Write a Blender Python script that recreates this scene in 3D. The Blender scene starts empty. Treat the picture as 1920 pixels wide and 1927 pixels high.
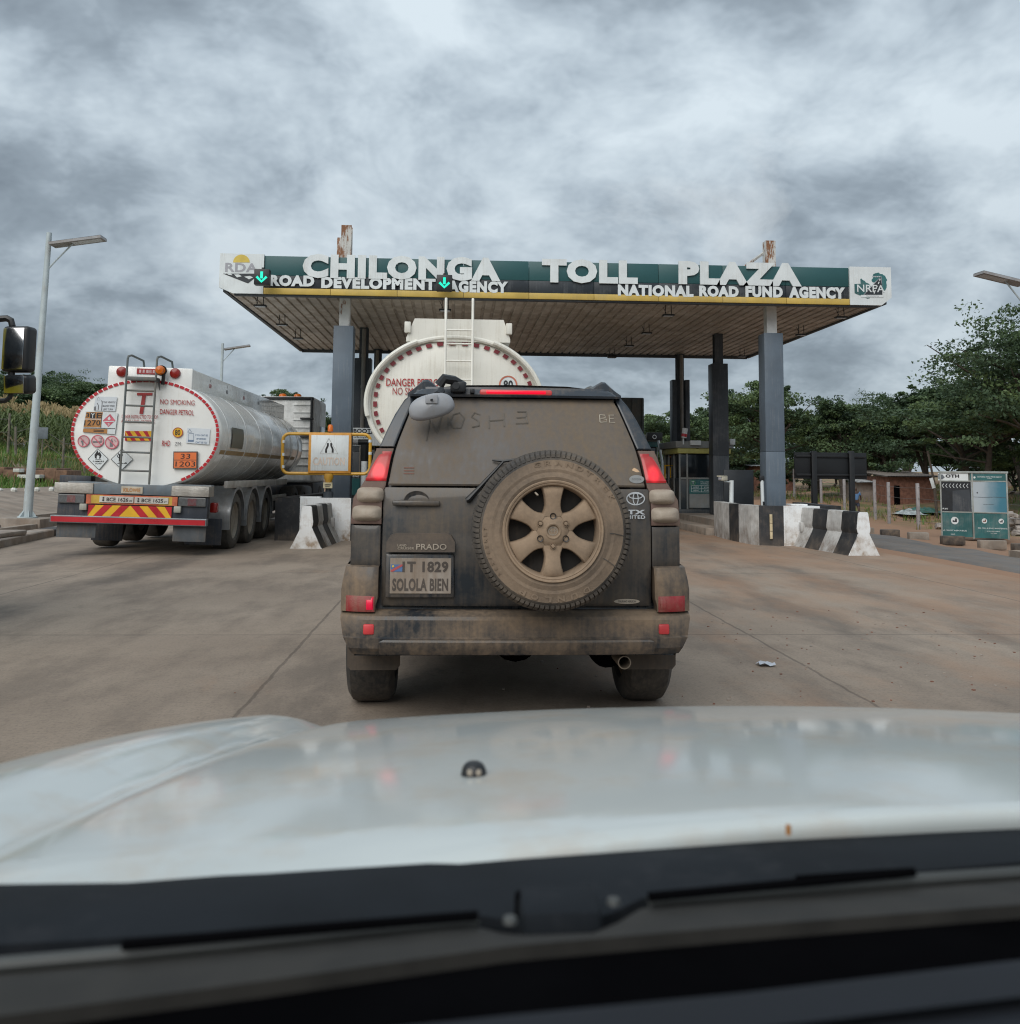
import bpy, bmesh, math, random
import numpy as np
from mathutils import Vector as V, Matrix
SC = bpy.context.scene
COL = SC.collection
R_ = math.radians
random.seed(7)
# ---------------------------------------------------------------- camera
CAM_H = 1.34
MR = ((0.9983980167816524, -0.013556142735985334, -0.0549329689766072),
      (-0.05592893647056899, -0.08948629835291039, -0.9944164904467168),
      (0.008564703832261445, 0.9958957944490053, -0.09010112345054386))
cd = bpy.data.cameras.new("camera"); cam = bpy.data.objects.new("camera", cd); COL.objects.link(cam)
m4 = Matrix(MR).to_4x4(); m4.translation = (0, 0, CAM_H); cam.matrix_world = m4
cd.sensor_fit = 'AUTO'; cd.sensor_width = 36; cd.lens = 1778 / 1927 * 36
cd.shift_x = 0.0; cd.shift_y = -0.12117
cd.clip_start = 0.05; cd.clip_end = 3000
cd.dof.use_dof = True; cd.dof.focus_distance = 9.0; cd.dof.aperture_fstop = 6.6
SC.camera = cam
# ---------------------------------------------------------------- light
SUN_EL, SUN_AZ = R_(40), R_(207)
SC.view_settings.view_transform = 'Standard'; SC.view_settings.look = 'None'
SC.view_settings.gamma = 1; SC.view_settings.exposure = 0.0
SC.render.engine = 'CYCLES'; SC.cycles.use_denoising = True
SC.cycles.filter_width = 1.1; SC.cycles.max_bounces = 6; SC.cycles.transparent_max_bounces = 8
w = bpy.data.worlds.new("World"); SC.world = w; w.use_nodes = True
nt = w.node_tree; nt.nodes.clear(); N = nt.nodes; L = nt.links
def nd(t, **k):
    n = N.new(t)
    for a, b in k.items():
        if a.startswith('i_'): n.inputs[a[2:].replace('_', ' ')].default_value = b
        else: setattr(n, a, b)
    return n
def mth(op, a, b=None, clamp=False):
    n = N.new('ShaderNodeMath'); n.operation = op; n.use_clamp = clamp
    for i, x in enumerate((a, b)):
        if x is None: continue
        if isinstance(x, (int, float)): n.inputs[i].default_value = x
        else: L.new(x, n.inputs[i])
    return n.outputs[0]
def ramp(fac, stops, interp='EASE'):
    n = N.new('ShaderNodeValToRGB'); n.color_ramp.interpolation = interp
    e = n.color_ramp.elements
    while len(e) < len(stops): e.new(0.5)
    for q, (p, c) in zip(e, stops):
        q.position = p; q.color = (c if len(c) == 4 else (*c, 1)) if hasattr(c, '__len__') else (c, c, c, 1)
    L.new(fac, n.inputs[0]); return n.outputs[0]
def mixc(f, a, b, mode='MIX'):
    n = N.new('ShaderNodeMix'); n.data_type = 'RGBA'; n.blend_type = mode
    for i, x in ((0, f), (6, a), (7, b)):
        if isinstance(x, (int, float)): n.inputs[i].default_value = x
        elif isinstance(x, (tuple, list)): n.inputs[i].default_value = (*x[:3], 1)
        else: L.new(x, n.inputs[i])
    return n.outputs[2]
def noise(vec, scale, detail=4, rough=.55, dist=0, out=0):
    n = nd('ShaderNodeTexNoise'); n.inputs['Scale'].default_value = scale; n.inputs['Detail'].default_value = detail
    n.inputs['Roughness'].default_value = rough; n.inputs['Distortion'].default_value = dist
    if vec is not None: L.new(vec, n.inputs['Vector'])
    return n.outputs[out]
def vmap(vec, scale=(1, 1, 1), loc=(0, 0, 0)):
    n = nd('ShaderNodeMapping'); n.inputs['Scale'].default_value = scale; n.inputs['Location'].default_value = loc
    L.new(vec, n.inputs['Vector']); return n.outputs[0]
sky = nd('ShaderNodeTexSky', sky_type='NISHITA', sun_disc=False); sky.sun_elevation = SUN_EL; sky.sun_rotation = SUN_AZ
tc = nd('ShaderNodeTexCoord'); sx = nd('ShaderNodeSeparateXYZ'); L.new(tc.outputs['Generated'], sx.inputs[0])
zz = mth('ADD', mth('MAXIMUM', sx.outputs[2], 0.0), 0.46)
cb = nd('ShaderNodeCombineXYZ'); L.new(mth('DIVIDE', sx.outputs[0], zz), cb.inputs[0]); L.new(mth('DIVIDE', sx.outputs[1], zz), cb.inputs[1])
cv = vmap(cb.outputs[0], (1.15, 1.15, 1), (12.6, 5.2, 0))
wv = nd('ShaderNodeVectorMath', operation='SCALE'); L.new(noise(cv, 2.0, 3, .55, 0, 1), wv.inputs[0]); wv.inputs[3].default_value = .16
wa = nd('ShaderNodeVectorMath', operation='ADD'); L.new(cv, wa.inputs[0]); L.new(wv.outputs[0], wa.inputs[1])
def puffs(p, dt):
    b = mth('MULTIPLY', noise(p, 1.3, 1, .5), .44); m = mth('MULTIPLY', noise(p, 3.3, dt, .61), .66)
    return mth('ADD', b, m)
up = nd('ShaderNodeVectorMath', operation='SCALE'); L.new(wa.outputs[0], up.inputs[0]); up.inputs[3].default_value = .955
d0 = puffs(wa.outputs[0], 11); d1 = puffs(up.outputs[0], 5)
den = mth('SUBTRACT', d0, mth('MULTIPLY', mth('SUBTRACT', d0, d1), 1.5))
ccol = ramp(den, [(0.37, (.70, .795, .86)), (0.475, (.565, .655, .725)), (0.56, (.44, .52, .59)), (0.64, (.32, .385, .445)), (.75, (.235, .285, .335)), (.89, (.17, .21, .25))], 'LINEAR')
low = ramp(sx.outputs[2], [(0.02, .80), (0.12, .80), (.42, 1.0), (.75, 1.1)])
brk = ramp(noise(vmap(cb.outputs[0], (1, 1, 1), (7.7, 2.2, 0)), 2.2, 8, .62, .4), [(0.60, 0.0), (0.74, 1.0)], 'LINEAR')
ccol = mixc(mth('MULTIPLY', brk, .55), ccol, (.86, .91, .93))
ccol = mixc(1.0, ccol, low, 'MULTIPLY')
cs = nd('ShaderNodeVectorMath', operation='SCALE'); L.new(ccol, cs.inputs[0]); cs.inputs[3].default_value = 10.6
bg = nd('ShaderNodeBackground'); bg.inputs[1].default_value = 0.1
L.new(mixc(.95, sky.outputs[0], cs.outputs[0]), bg.inputs[0])
wo = nd('ShaderNodeOutputWorld'); L.new(bg.outputs[0], wo.inputs[0])
sd = bpy.data.lights.new("sun", 'SUN'); sd.energy = 2.1; sd.angle = R_(50); sd.color = (1, .96, .9)
so = bpy.data.objects.new("sun", sd); COL.objects.link(so)
so.rotation_euler = (math.pi / 2 - SUN_EL, 0, math.pi - SUN_AZ); so.location = (0, 0, 60)
# ---------------------------------------------------------------- materials
def lin(h):
    h = h.lstrip('#'); o = []
    for i in (0, 2, 4):
        x = int(h[i:i + 2], 16) / 255; o.append(x / 12.92 if x <= .04045 else ((x + .055) / 1.055) ** 2.4)
    return tuple(o)
DUST = (.245, .185, .13)
MATS = {}
def mat(name, col, rough=.6, metal=0., var=.18, scale=5., bump=0., bscale=60., dust=0., dcol=DUST, coat=0., emit=None, es=0., streak=.5, spec=.5, rust=0., dscale=2.2, splash=0., dk=2.4, zd=None):
    """A procedural surface: base colour with noise, an optional layer of dust or rust and a bump."""
    global N, L
    m = bpy.data.materials.new(name); MATS[name] = m; m.use_nodes = True
    t = m.node_tree; N = t.nodes; L = t.links; p = N['Principled BSDF']
    g = nd('ShaderNodeNewGeometry').outputs['Position']
    n1 = noise(g, scale, 5, .6)
    c = mixc(ramp(n1, [(.3, 0.), (.7, 1.)]), tuple(x * (1 - var) for x in col), tuple(min(1, x * (1 + var)) for x in col))
    r = None
    if dust > 0:
        d1 = noise(g, dscale, 6, .6); d2 = noise(vmap(g, (38, 38, 1.6)), 1., 3, .6); d3 = noise(g, 45., 3, .7)
        k = mth('ADD', mth('ADD', mth('MULTIPLY', d1, 1 - streak * .75), mth('MULTIPLY', d2, streak * .6)), mth('MULTIPLY', d3, .15))
        k = mth('ADD', mth('MULTIPLY', mth('SUBTRACT', k, .56), dk), dust)
        if zd: s_ = nd('ShaderNodeSeparateXYZ'); L.new(g, s_.inputs[0]); k = mth('ADD', k, mth('MULTIPLY', mth('DIVIDE', mth('SUBTRACT', s_.outputs[2], zd[0]), zd[1] - zd[0], True), zd[2]))
        f = mth('MULTIPLY', k, 1., True)
        if splash: s_ = nd('ShaderNodeSeparateXYZ'); L.new(g, s_.inputs[0]); f = mth('ADD', f, mth('MULTIPLY', mth('MULTIPLY', mth('SUBTRACT', splash, s_.outputs[2]), 2.6, True), mth('ADD', mth('MULTIPLY', d1, 1.6), -.35)), True)
        dc = mixc(d3, tuple(x * .82 for x in dcol), tuple(x * 1.15 for x in dcol))
        c = mixc(f, c, dc)
        r = mth('ADD', mth('MULTIPLY', f, .9 - rough), rough)
    if rust > 0:
        rn = noise(vmap(g, (3, 3, .8)), 2.5, 8, .7)
        f = ramp(rn, [(.62 - rust * .3, 0.), (.70 - rust * .3, 1.)])
        c = mixc(f, c, mixc(noise(g, 25, 3), (.10, .035, .015), (.30, .13, .05)))
    L.new(c, p.inputs['Base Color'])
    if r is not None: L.new(r, p.inputs['Roughness'])
    else: L.new(mth('ADD', mth('MULTIPLY', n1, .2), max(.02, rough - .1), True), p.inputs['Roughness'])
    p.inputs['Metallic'].default_value = metal
    p.inputs['Coat Weight'].default_value = coat; p.inputs['Coat Roughness'].default_value = .10; p.inputs['Specular IOR Level'].default_value = spec
    if emit: p.inputs['Emission Color'].default_value = (*emit, 1); p.inputs['Emission Strength'].default_value = es
    if bump > 0:
        b = nd('ShaderNodeBump'); b.inputs['Strength'].default_value = bump; b.inputs['Distance'].default_value = .01
        L.new(noise(g, bscale, 5, .65), b.inputs['Height']); L.new(b.outputs[0], p.inputs['Normal'])
    return m
def leafmat(name, a, b):
    global N, L
    m = bpy.data.materials.new(name); m.use_nodes = True; t = m.node_tree; N = t.nodes; L = t.links
    p = N['Principled BSDF']; g = nd('ShaderNodeNewGeometry').outputs['Position']
    c = mixc(ramp(noise(g, .8, 3), [(.35, 0.), (.65, 1.)]), a, b); c = mixc(noise(g, 9., 2), c, tuple(x * 1.5 for x in b))
    L.new(c, p.inputs['Base Color']); p.inputs['Roughness'].default_value = .55; p.inputs['Specular IOR Level'].default_value = .3
    tr = nd('ShaderNodeBsdfTranslucent'); L.new(c, tr.inputs[0]); mx = nd('ShaderNodeMixShader'); mx.inputs[0].default_value = .25
    L.new(p.outputs[0], mx.inputs[1]); L.new(tr.outputs[0], mx.inputs[2]); L.new(mx.outputs[0], N['Material Output'].inputs[0])
    return m
white = mat('white_paint', (.70, .71, .68), .35, var=.05, scale=3, dust=.10, dcol=(.42, .38, .32), streak=.8, coat=.2)
whitewash = mat('whitewash', (.84, .86, .87), .85, var=.07, scale=3, bump=.35, bscale=40, dust=.08, dcol=(.33, .25, .18), streak=.3, splash=.42, dscale=6.)
greywash = mat('dirty_whitewash', (.52, .52, .51), .9, var=.2, scale=4, bump=.35, bscale=40, dust=.20, dcol=(.22, .18, .15), streak=.6, splash=.4, dscale=5.)
blackpaint = mat('black_barrier_paint', (.022, .024, .028), .6, var=.3, scale=5, bump=.25, bscale=40, dust=.05, dcol=(.17, .13, .095), splash=.26, dscale=5.)
black = mat('black_plastic', (.014, .015, .017), .45, var=.2)
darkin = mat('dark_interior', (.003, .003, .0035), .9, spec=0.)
rubber = mat('tyre_rubber', (.022, .022, .022), .8, var=.25, dust=.22, dcol=(.17, .14, .11), bump=.2)
steel = mat('grey_steel', (.20, .22, .24), .45, .6, var=.15, dust=.15)
chequer = mat('chequer_plate', (.42, .40, .37), .45, .5, var=.2, bump=.9, bscale=34, dust=.3, dcol=(.33, .28, .22))
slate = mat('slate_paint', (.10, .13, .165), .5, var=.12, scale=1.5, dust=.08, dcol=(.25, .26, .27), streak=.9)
slatedark = mat('charcoal_and_shaded_slate', (.040, .048, .058), .5, var=.15, scale=1.5, dust=.06, dcol=(.2, .2, .2))  # dark trim colour, also the slate columns with canopy shade painted in
rustwhite = mat('rusty_white_steel', (.50, .49, .46), .6, var=.1, rust=.42, bump=.2)
palewhite = mat('stained_white_steel', (.60, .61, .60), .6, var=.1, rust=.10, bump=.1)
soffitm = mat('soffit_sheet', (.56, .50, .435), .45, .10, var=.20, scale=.6, dust=.26, dcol=(.33, .26, .19), streak=.2)
green = mat('green_panel', (.016, .080, .085), .45, var=.05, scale=1.2, dust=.0, dcol=(.2, .25, .25))
navy = mat('black_panel', (.014, .020, .027), .5, var=.2, scale=1.2, dust=.05, dcol=(.15, .16, .17))
yellowp = mat('yellow_strip', (.52, .36, .08), .5, var=.12, scale=2, dust=.08, dcol=(.3, .25, .15))
signwhite = mat('sign_white', (.66, .70, .71), .5, var=.06, scale=3, dust=.09, dcol=(.4, .36, .3), streak=.8)
grey = mat('grey_letter', (.33, .33, .36), .5, var=.08)
sunyel = mat('sun_yellow', (.62, .46, .08), .5, var=.1)
road_black = mat('emblem_black', (.022, .027, .033), .5)
tealm = mat('teal_print', (.022, .115, .118), .45, var=.25, scale=1.5, dust=.06, dcol=(.25, .27, .26))
redletter = mat('red_letter', (.36, .035, .035), .5, var=.12)
redrefl = mat('red_reflector', (.45, .02, .03), .3, var=.12)
orange = mat('orange_plate', (.72, .17, .045), .45, var=.08, dust=.05)
ochre = mat('ochre_plate', (.42, .19, .055), .5, var=.1)
yelref = mat('yellow_reflective', (.72, .40, .02), .4, var=.08)
pipeyel = mat('yellow_pipe', (.62, .34, .04), .4, var=.12, dust=.08)
inkblack = mat('ink_black', (.02, .02, .022), .6)
inkgrey = mat('ink_grey', (.16, .16, .17), .6)
pink = mat('faded_pink', (.55, .12, .16), .5)
palepink = mat('pale_pink', (.62, .42, .42), .5)
paper = mat('decal_paper', (.60, .64, .68), .5, var=.05)
orangelamp = mat('orange_lamp', (.55, .12, .01), .25, emit=(1, .3, .02), es=.04)
redlamp = mat('red_lamp', (.24, .015, .012), .2, var=.2)
greenled = mat('green_led', (.01, .25, .17), .4, emit=(.0, .85, .58), es=.95)
darkpaint = mat('dark_body_paint', (.016, .021, .028), .25, var=.1, dust=.34, coat=.6, streak=.7, dk=3.2, dcol=(.16, .125, .092))
cleanpaint = mat('dark_pillar_paint', (.026, .034, .045), .38, var=.1, dust=.12, coat=.25, streak=.4)
doorpaint = mat('dusty_door_paint', (.016, .021, .027), .3, var=.1, dust=.36, coat=.4, streak=.5, dk=3.0, zd=(.80, 1.25, .22), dcol=(.135, .102, .070))
bumperp = mat('dusty_bumper_paint', (.018, .022, .027), .35, var=.1, dust=.27, streak=.35, dk=4.2, dcol=(.205, .147, .098), dscale=2.6, zd=(.50, .63, .35), coat=.12)
glassdust = mat('dusty_glass', (.05, .055, .065), .2, var=.1, dust=.72, streak=.6, dcol=(.165, .124, .084), dscale=1.2)
wheeldust = mat('dust_caked_wheel', (.10, .08, .06), .8, var=.1, dust=.95, streak=.1, dcol=(.31, .222, .150), bump=.12, bscale=120)
tyredust = mat('dust_caked_tyre', (.035, .032, .03), .85, var=.1, dust=.78, streak=.1, dcol=(.235, .172, .120), bump=.25, bscale=90)
treadm = mat('dusty_tread', (.035, .034, .034), .85, var=.25, dust=.30, streak=.1, dcol=(.175, .140, .105), bump=.3)
lensdust = mat('dusty_clear_lens', (.36, .31, .25), .35, var=.15, dust=.65, dcol=(.33, .26, .20), bump=.35, bscale=110)
housedust = mat('dusty_lamp_housing', (.10, .038, .034), .4, var=.1, dust=.82, dcol=(.165, .118, .092))
brake = mat('lit_brake_lens', (.30, .0, .01), .25, emit=(1, .0, .03), es=.85)
smokered = mat('smoky_red_lens', (.16, .035, .04), .35, var=.2, dust=.15)
trucktyre = mat('dusty_truck_tyre', (.03, .03, .03), .85, var=.25, dust=.42, dcol=(.20, .18, .155), bump=.2, streak=.1)
brakedim = mat('dim_red_lens', (.36, .055, .05), .3, var=.15, emit=(1, .07, .07), es=.17, dust=.12)
foglens = mat('dusty_red_lens', (.27, .018, .025), .35, var=.15, dust=.20, bump=.3, bscale=150)
workl = mat('dusty_work_lamp', (.34, .34, .30), .4, dust=.3)
foglit = mat('bright_red_lens', (.62, .01, .045), .3, emit=(1, 0, .06), es=.20)
reflred = mat('small_red_reflector', (.52, .045, .05), .4)
chrome = mat('badge_silver', (.62, .64, .66), .35, .5)
greymirror = mat('grey_primer', (.30, .31, .33), .45, var=.05, dust=.06)
platem = mat('dusty_plate', (.34, .30, .26), .7, var=.15, dust=.55, dcol=(.24, .185, .14), dk=4)
sand = mat('dusty_silver_letter', (.36, .31, .25), .5)
carwhite = mat('white_car_paint', (.50, .535, .525), .35, var=.03, scale=2, coat=.8, dust=.035, dcol=(.42, .33, .24), streak=0., dscale=7.)
cowlm = mat('cowl_plastic', (.009, .0115, .015), .8, var=.2, dust=.03, dcol=(.05, .05, .055), spec=.2)
blade = mat('wiper_metal', (.055, .058, .056), .45, var=.2)
gritm = mat('gritty_trim', (.019, .0175, .015), .8, var=.3, scale=20)
dashm = mat('dash_vinyl', (.016, .019, .025), .8, var=.15, spec=.2)
concm = mat('old_concrete', (.27, .235, .20), .9, var=.25, scale=3, bump=.5, bscale=30, dust=.25, dcol=(.23, .16, .11))
kerbm = mat('kerb_concrete', (.30, .27, .24), .9, var=.25, scale=4, bump=.5, bscale=30, dust=.3, dcol=(.27, .18, .12))
brick = mat('red_brick', (.20, .095, .065), .9, var=.3, scale=6, bump=.4, bscale=14)
mudwall = mat('plastered_wall', (.23, .19, .16), .9, var=.25, scale=2)
tinroof = mat('tin_roof', (.52, .54, .55), .5, .2, var=.15)
stonew = mat('painted_stone', (.62, .62, .58), .9)
bark = mat('bark', (.075, .060, .048), .95, var=.3, scale=6, bump=.5, bscale=20)
polegrey = mat('pole_paint', (.44, .50, .52), .5, var=.06, dust=.05)
lampgrey = mat('lamp_panel', (.30, .30, .31), .5, var=.15, dust=.15)
posthewn = mat('fence_post_concrete', (.30, .28, .28), .9, var=.2, scale=3)
wirem = mat('fence_wire', (.14, .13, .12), .6, .5)
glassdark = mat('dark_window', (.012, .016, .02), .08, var=.1)
olive = mat('olive_placard', (.085, .085, .055), .4, var=.2)
truckyel = mat('yellow_truck_paint', (.62, .50, .03), .3, coat=.6)
mirrorm = mat('mirror_glass', (.55, .56, .57), .03, 1., var=.02)
silvertank = mat('white_tank_paint', (.80, .80, .775), .24, var=.05, scale=1.2, coat=.5, dust=.03, dcol=(.45, .41, .34), streak=.6)
creamtank = mat('cream_tank_paint', (.74, .725, .66), .4, var=.05, scale=1.4, dust=.10, dcol=(.42, .37, .28), streak=.7)
skin = mat('skin', (.06, .032, .02), .6); shirt = mat('blue_shirt', (.09, .19, .36), .8); shorts = mat('dark_shorts', (.03, .035, .06), .8)
tarp1 = mat('green_tarp', (.05, .14, .12), .7, var=.3); tarp2 = mat('pale_tarp', (.36, .40, .40), .7, var=.3)
L1 = leafmat('leaf_mid', (.050, .080, .040), (.078, .118, .052)); L2 = leafmat('leaf_dark', (.036, .060, .034), (.055, .088, .045)); L3 = leafmat('leaf_light', (.075, .112, .046), (.105, .15, .06))
cornleaf = leafmat('corn_leaf', (.045, .075, .025), (.10, .13, .05)); cornstraw = leafmat('corn_tassel', (.22, .17, .09), (.34, .26, .14))
grassm = leafmat('grass_blade', (.045, .095, .02), (.10, .17, .035)); drym = leafmat('dry_grass', (.13, .12, .045), (.22, .18, .08))
# ---------------------------------------------------------------- mesh helpers
ORG = {}
def at(x, y, Y):
    """World point at depth Y seen at pixel x, y of the 1920 x 1927 photograph."""
    c = ((x - 960) / 1778, -(y - 730) / 1778, -1.0)
    d = Matrix(MR) @ V(c); return V((0, 0, CAM_H)) + d * (Y / d.y)
def atz(x, y, z):
    c = ((x - 960) / 1778, -(y - 730) / 1778, -1.0)
    d = Matrix(MR) @ V(c); return V((0, 0, CAM_H)) + d * ((z - CAM_H) / d.z)
TXT = {}
def textmesh(body, bold, ext):
    k = (body, bold, ext)
    if k not in TXT:
        c = bpy.data.curves.new("t", 'FONT'); c.body = body; c.size = 1; c.offset = bold; c.extrude = ext; c.resolution_u = 3; c.align_x = 'LEFT'
        c.space_character = 1 + bold * 2.2
        o = bpy.data.objects.new("t", c); COL.objects.link(o)
        me = bpy.data.meshes.new_from_object(o)
        vs = [tuple(v.co) for v in me.vertices]; fs = [list(p.vertices) for p in me.polygons]
        bpy.data.objects.remove(o); bpy.data.curves.remove(c); bpy.data.meshes.remove(me)
        x0, x1 = min(v[0] for v in vs), max(v[0] for v in vs); y0, y1 = min(v[1] for v in vs), max(v[1] for v in vs)
        TXT[k] = ([((v[0] - x0) / (x1 - x0) - .5, (v[1] - y0) / (y1 - y0) - .5, v[2]) for v in vs], fs)
    return TXT[k]
class MB:
    def __init__(s): s.v = []; s.f = []; s.m = []
    def add(s, vs, fs, m=0):
        n = len(s.v); s.v += [tuple(v) for v in vs]; s.f += [[i + n for i in f] for f in fs]
        s.m += list(m) if isinstance(m, list) else [m] * len(fs); return s
    def box(s, lo, hi, b=0, m=0, mx=None, seg=2):
        lo = V(lo); hi = V(hi); bm = bmesh.new(); bmesh.ops.create_cube(bm, size=1)
        c = (lo + hi) / 2; d = hi - lo
        for v in bm.verts: v.co = V((v.co.x * d.x, v.co.y * d.y, v.co.z * d.z)) + c
        if b > 0: bmesh.ops.bevel(bm, geom=bm.edges[:], offset=b, segments=seg, affect='EDGES', profile=.5)
        vs = [mx @ v.co if mx else v.co.copy() for v in bm.verts]; bm.verts.index_update()
        s.add(vs, [[v.index for v in f.verts] for f in bm.faces], m); bm.free(); return s
    def tube(s, pts, r, n=8, m=0, cap=True, closed=False, flat=None):
        pts = [V(p) for p in pts]; k = len(pts); rs = r if isinstance(r, (list, tuple)) else [r] * k
        vs = []; up = None
        for i, p in enumerate(pts):
            a = pts[(i - 1) % k] if closed or i else p; b = pts[(i + 1) % k] if closed or i < k - 1 else p
            t = (b - a).normalized()
            if up is None: up = V((0, 0, 1)) if abs(t.z) < .9 else V((0, 1, 0))
            x = t.cross(up); x = x.normalized() if x.length > 1e-6 else V((1, 0, 0)); u = x.cross(t).normalized(); up = u
            for j in range(n):
                an = 2 * math.pi * j / n; vs.append(p + (x * math.cos(an) + u * math.sin(an) * (flat or 1)) * rs[i])
        fs = []
        for i in range(k if closed else k - 1):
            for j in range(n):
                a, b = i * n, ((i + 1) % k) * n; fs.append([a + j, a + (j + 1) % n, b + (j + 1) % n, b + j])
        if cap and not closed: fs += [list(range(n))[::-1], [(k - 1) * n + j for j in range(n)]]
        return s.add(vs, fs, m)
    def lathe(s, prof, c, ax=(0, 1, 0), n=32, m=0, closed=False):
        """prof: (radius, height along ax)"""
        a = V(ax).normalized(); x = a.orthogonal().normalized(); y = a.cross(x); c = V(c); vs = []; fs = []
        for r, h in prof:
            for j in range(n):
                t = 2 * math.pi * j / n; vs.append(c + a * h + (x * math.cos(t) + y * math.sin(t)) * r)
        k = len(prof)
        for i in range(k if closed else k - 1):
            for j in range(n):
                p, q = i * n, ((i + 1) % k) * n; fs.append([p + j, p + (j + 1) % n, q + (j + 1) % n, q + j])
        return s.add(vs, fs, m)
    def grid(s, P, m=0, wrap=False):
        nu, nv = len(P), len(P[0]); vs = [p for r in P for p in r]; fs = []
        for i in range(nu - 1):
            for j in range(nv if wrap else nv - 1):
                k = (j + 1) % nv; fs.append([i * nv + j, i * nv + k, (i + 1) * nv + k, (i + 1) * nv + j])
        return s.add(vs, fs, m)
    def prism(s, poly, vec, m=0):
        n = len(poly); a = [V(p) for p in poly]; vec = V(vec)
        return s.add(a + [p + vec for p in a], [list(range(n)), [n + i for i in range(n)][::-1]] + [[i, n + i, n + (i + 1) % n, (i + 1) % n] for i in range(n)], m)
    def disc(s, c, r, n=24, m=0, R=(1, 0, 0), U=(0, 0, 1), r2=None):
        c = V(c); R = V(R); U = V(U); P = [c + R * r * math.cos(2 * math.pi * i / n) + U * (r2 or r) * math.sin(2 * math.pi * i / n) for i in range(n)]
        return s.add(P, [list(range(n))], m)
    def ring(s, c, r, w, n=28, m=0, R=(1, 0, 0), U=(0, 0, 1), r2=None):
        c = V(c); R = V(R); U = V(U); r2 = r2 or r; P = []
        for q in (0, w): P += [c + R * (r - q) * math.cos(2 * math.pi * i / n) + U * (r2 - q) * math.sin(2 * math.pi * i / n) for i in range(n)]
        return s.add(P, [[i, (i + 1) % n, n + (i + 1) % n, n + i] for i in range(n)], m)
    def flat(s, pts, m=0): return s.add(pts, [list(range(len(pts)))], m)
    def stroke(s, pts, w, m=0, nrm=(0, -1, 0)):
        """A flat ribbon along pts."""
        pts = [V(p) for p in pts]; nrm = V(nrm); vs = []
        for i, p in enumerate(pts):
            t = (pts[min(i + 1, len(pts) - 1)] - pts[max(i - 1, 0)]).normalized(); x = t.cross(nrm).normalized() * w / 2; vs += [p - x, p + x]
        return s.add(vs, [[2 * i, 2 * i + 1, 2 * i + 3, 2 * i + 2] for i in range(len(pts) - 1)], m)
    def text(s, body, c, W, H, bold=0., ext=0., m=0, R=(1, 0, 0), U=(0, 0, 1), slant=0.):
        vs, fs = textmesh(body, bold, 1. if ext else 0.); c = V(c); R = V(R).normalized(); U = V(U).normalized(); Nn = R.cross(U)
        return s.add([c + R * (v[0] * W + v[1] * H * slant) + U * v[1] * H + Nn * v[2] * ext for v in vs], fs, m)
    def build(s, name, mats, parent=None, smooth=35, label=None, org=None):
        me = bpy.data.meshes.new(name); o = bpy.data.objects.new(name, me); COL.objects.link(o)
        og = V(ORG[parent.name]) if parent else V(org or (0, 0, 0))
        me.from_pydata([tuple(V(v) - og) for v in s.v], [], s.f)
        for x in (mats if isinstance(mats, (list, tuple)) else [mats]): me.materials.append(x)
        me.polygons.foreach_set('material_index', s.m)
        bm = bmesh.new(); bm.from_mesh(me); bmesh.ops.recalc_face_normals(bm, faces=bm.faces); bm.to_mesh(me); bm.free()
        if smooth:
            me.polygons.foreach_set('use_smooth', [True] * len(me.polygons)); me.set_sharp_from_angle(angle=R_(smooth))
        me.update(); ORG[o.name] = tuple(og)
        if parent: o.parent = parent
        else: o.location = og
        if label: o['label'] = label
        return o
def thing(name, label, cat, loc=(0, 0, 0), group=None):
    o = bpy.data.objects.new(name, None); COL.objects.link(o); o.location = loc; o.empty_display_size = .2
    ORG[o.name] = tuple(loc); return tag(o, label, cat, group)
def tag(o, label, cat, group=None):
    o['label'] = label; o['category'] = cat
    if group: o['group'] = group
    return o
def kind(o, k): o['kind'] = k; return o
def dup(root, loc, label, rz=None, sc=None, group=None):
    r = root.copy(); COL.objects.link(r); r.location = loc; r['label'] = label
    if rz is not None: r.rotation_euler = (0, 0, rz)
    if sc: r.scale = sc if hasattr(sc, '__len__') else (sc,) * 3
    if group: r['group'] = group
    for ch in root.children:
        c = ch.copy(); COL.objects.link(c); c.parent = r
        for gch in ch.children: q = gch.copy(); COL.objects.link(q); q.parent = c
    return r
def lerp(a, b, t): return a + (b - a) * t
def sstep(a, b, x):
    t = max(0., min(1., (x - a) / (b - a))); return t * t * (3 - 2 * t)
def interp(x, tab):
    if x <= tab[0][0]: return tab[0][1]
    for (a, b), (c, d) in zip(tab, tab[1:]):
        if x <= c: return b + (d - b) * (x - a) / (c - a)
    return tab[-1][1]
def txpx(mb, body, x0, x1, y0, y1, Y, bold=0., ext=0., m=0, slant=0.):
    a = at(x0, (y0 + y1) / 2, Y); b = at(x1, (y0 + y1) / 2, Y); t = at((x0 + x1) / 2, y0, Y); u = at((x0 + x1) / 2, y1, Y)
    mb.text(body, (a + b) / 2, b.x - a.x, t.z - u.z, bold, ext, m, slant=slant)
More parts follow.
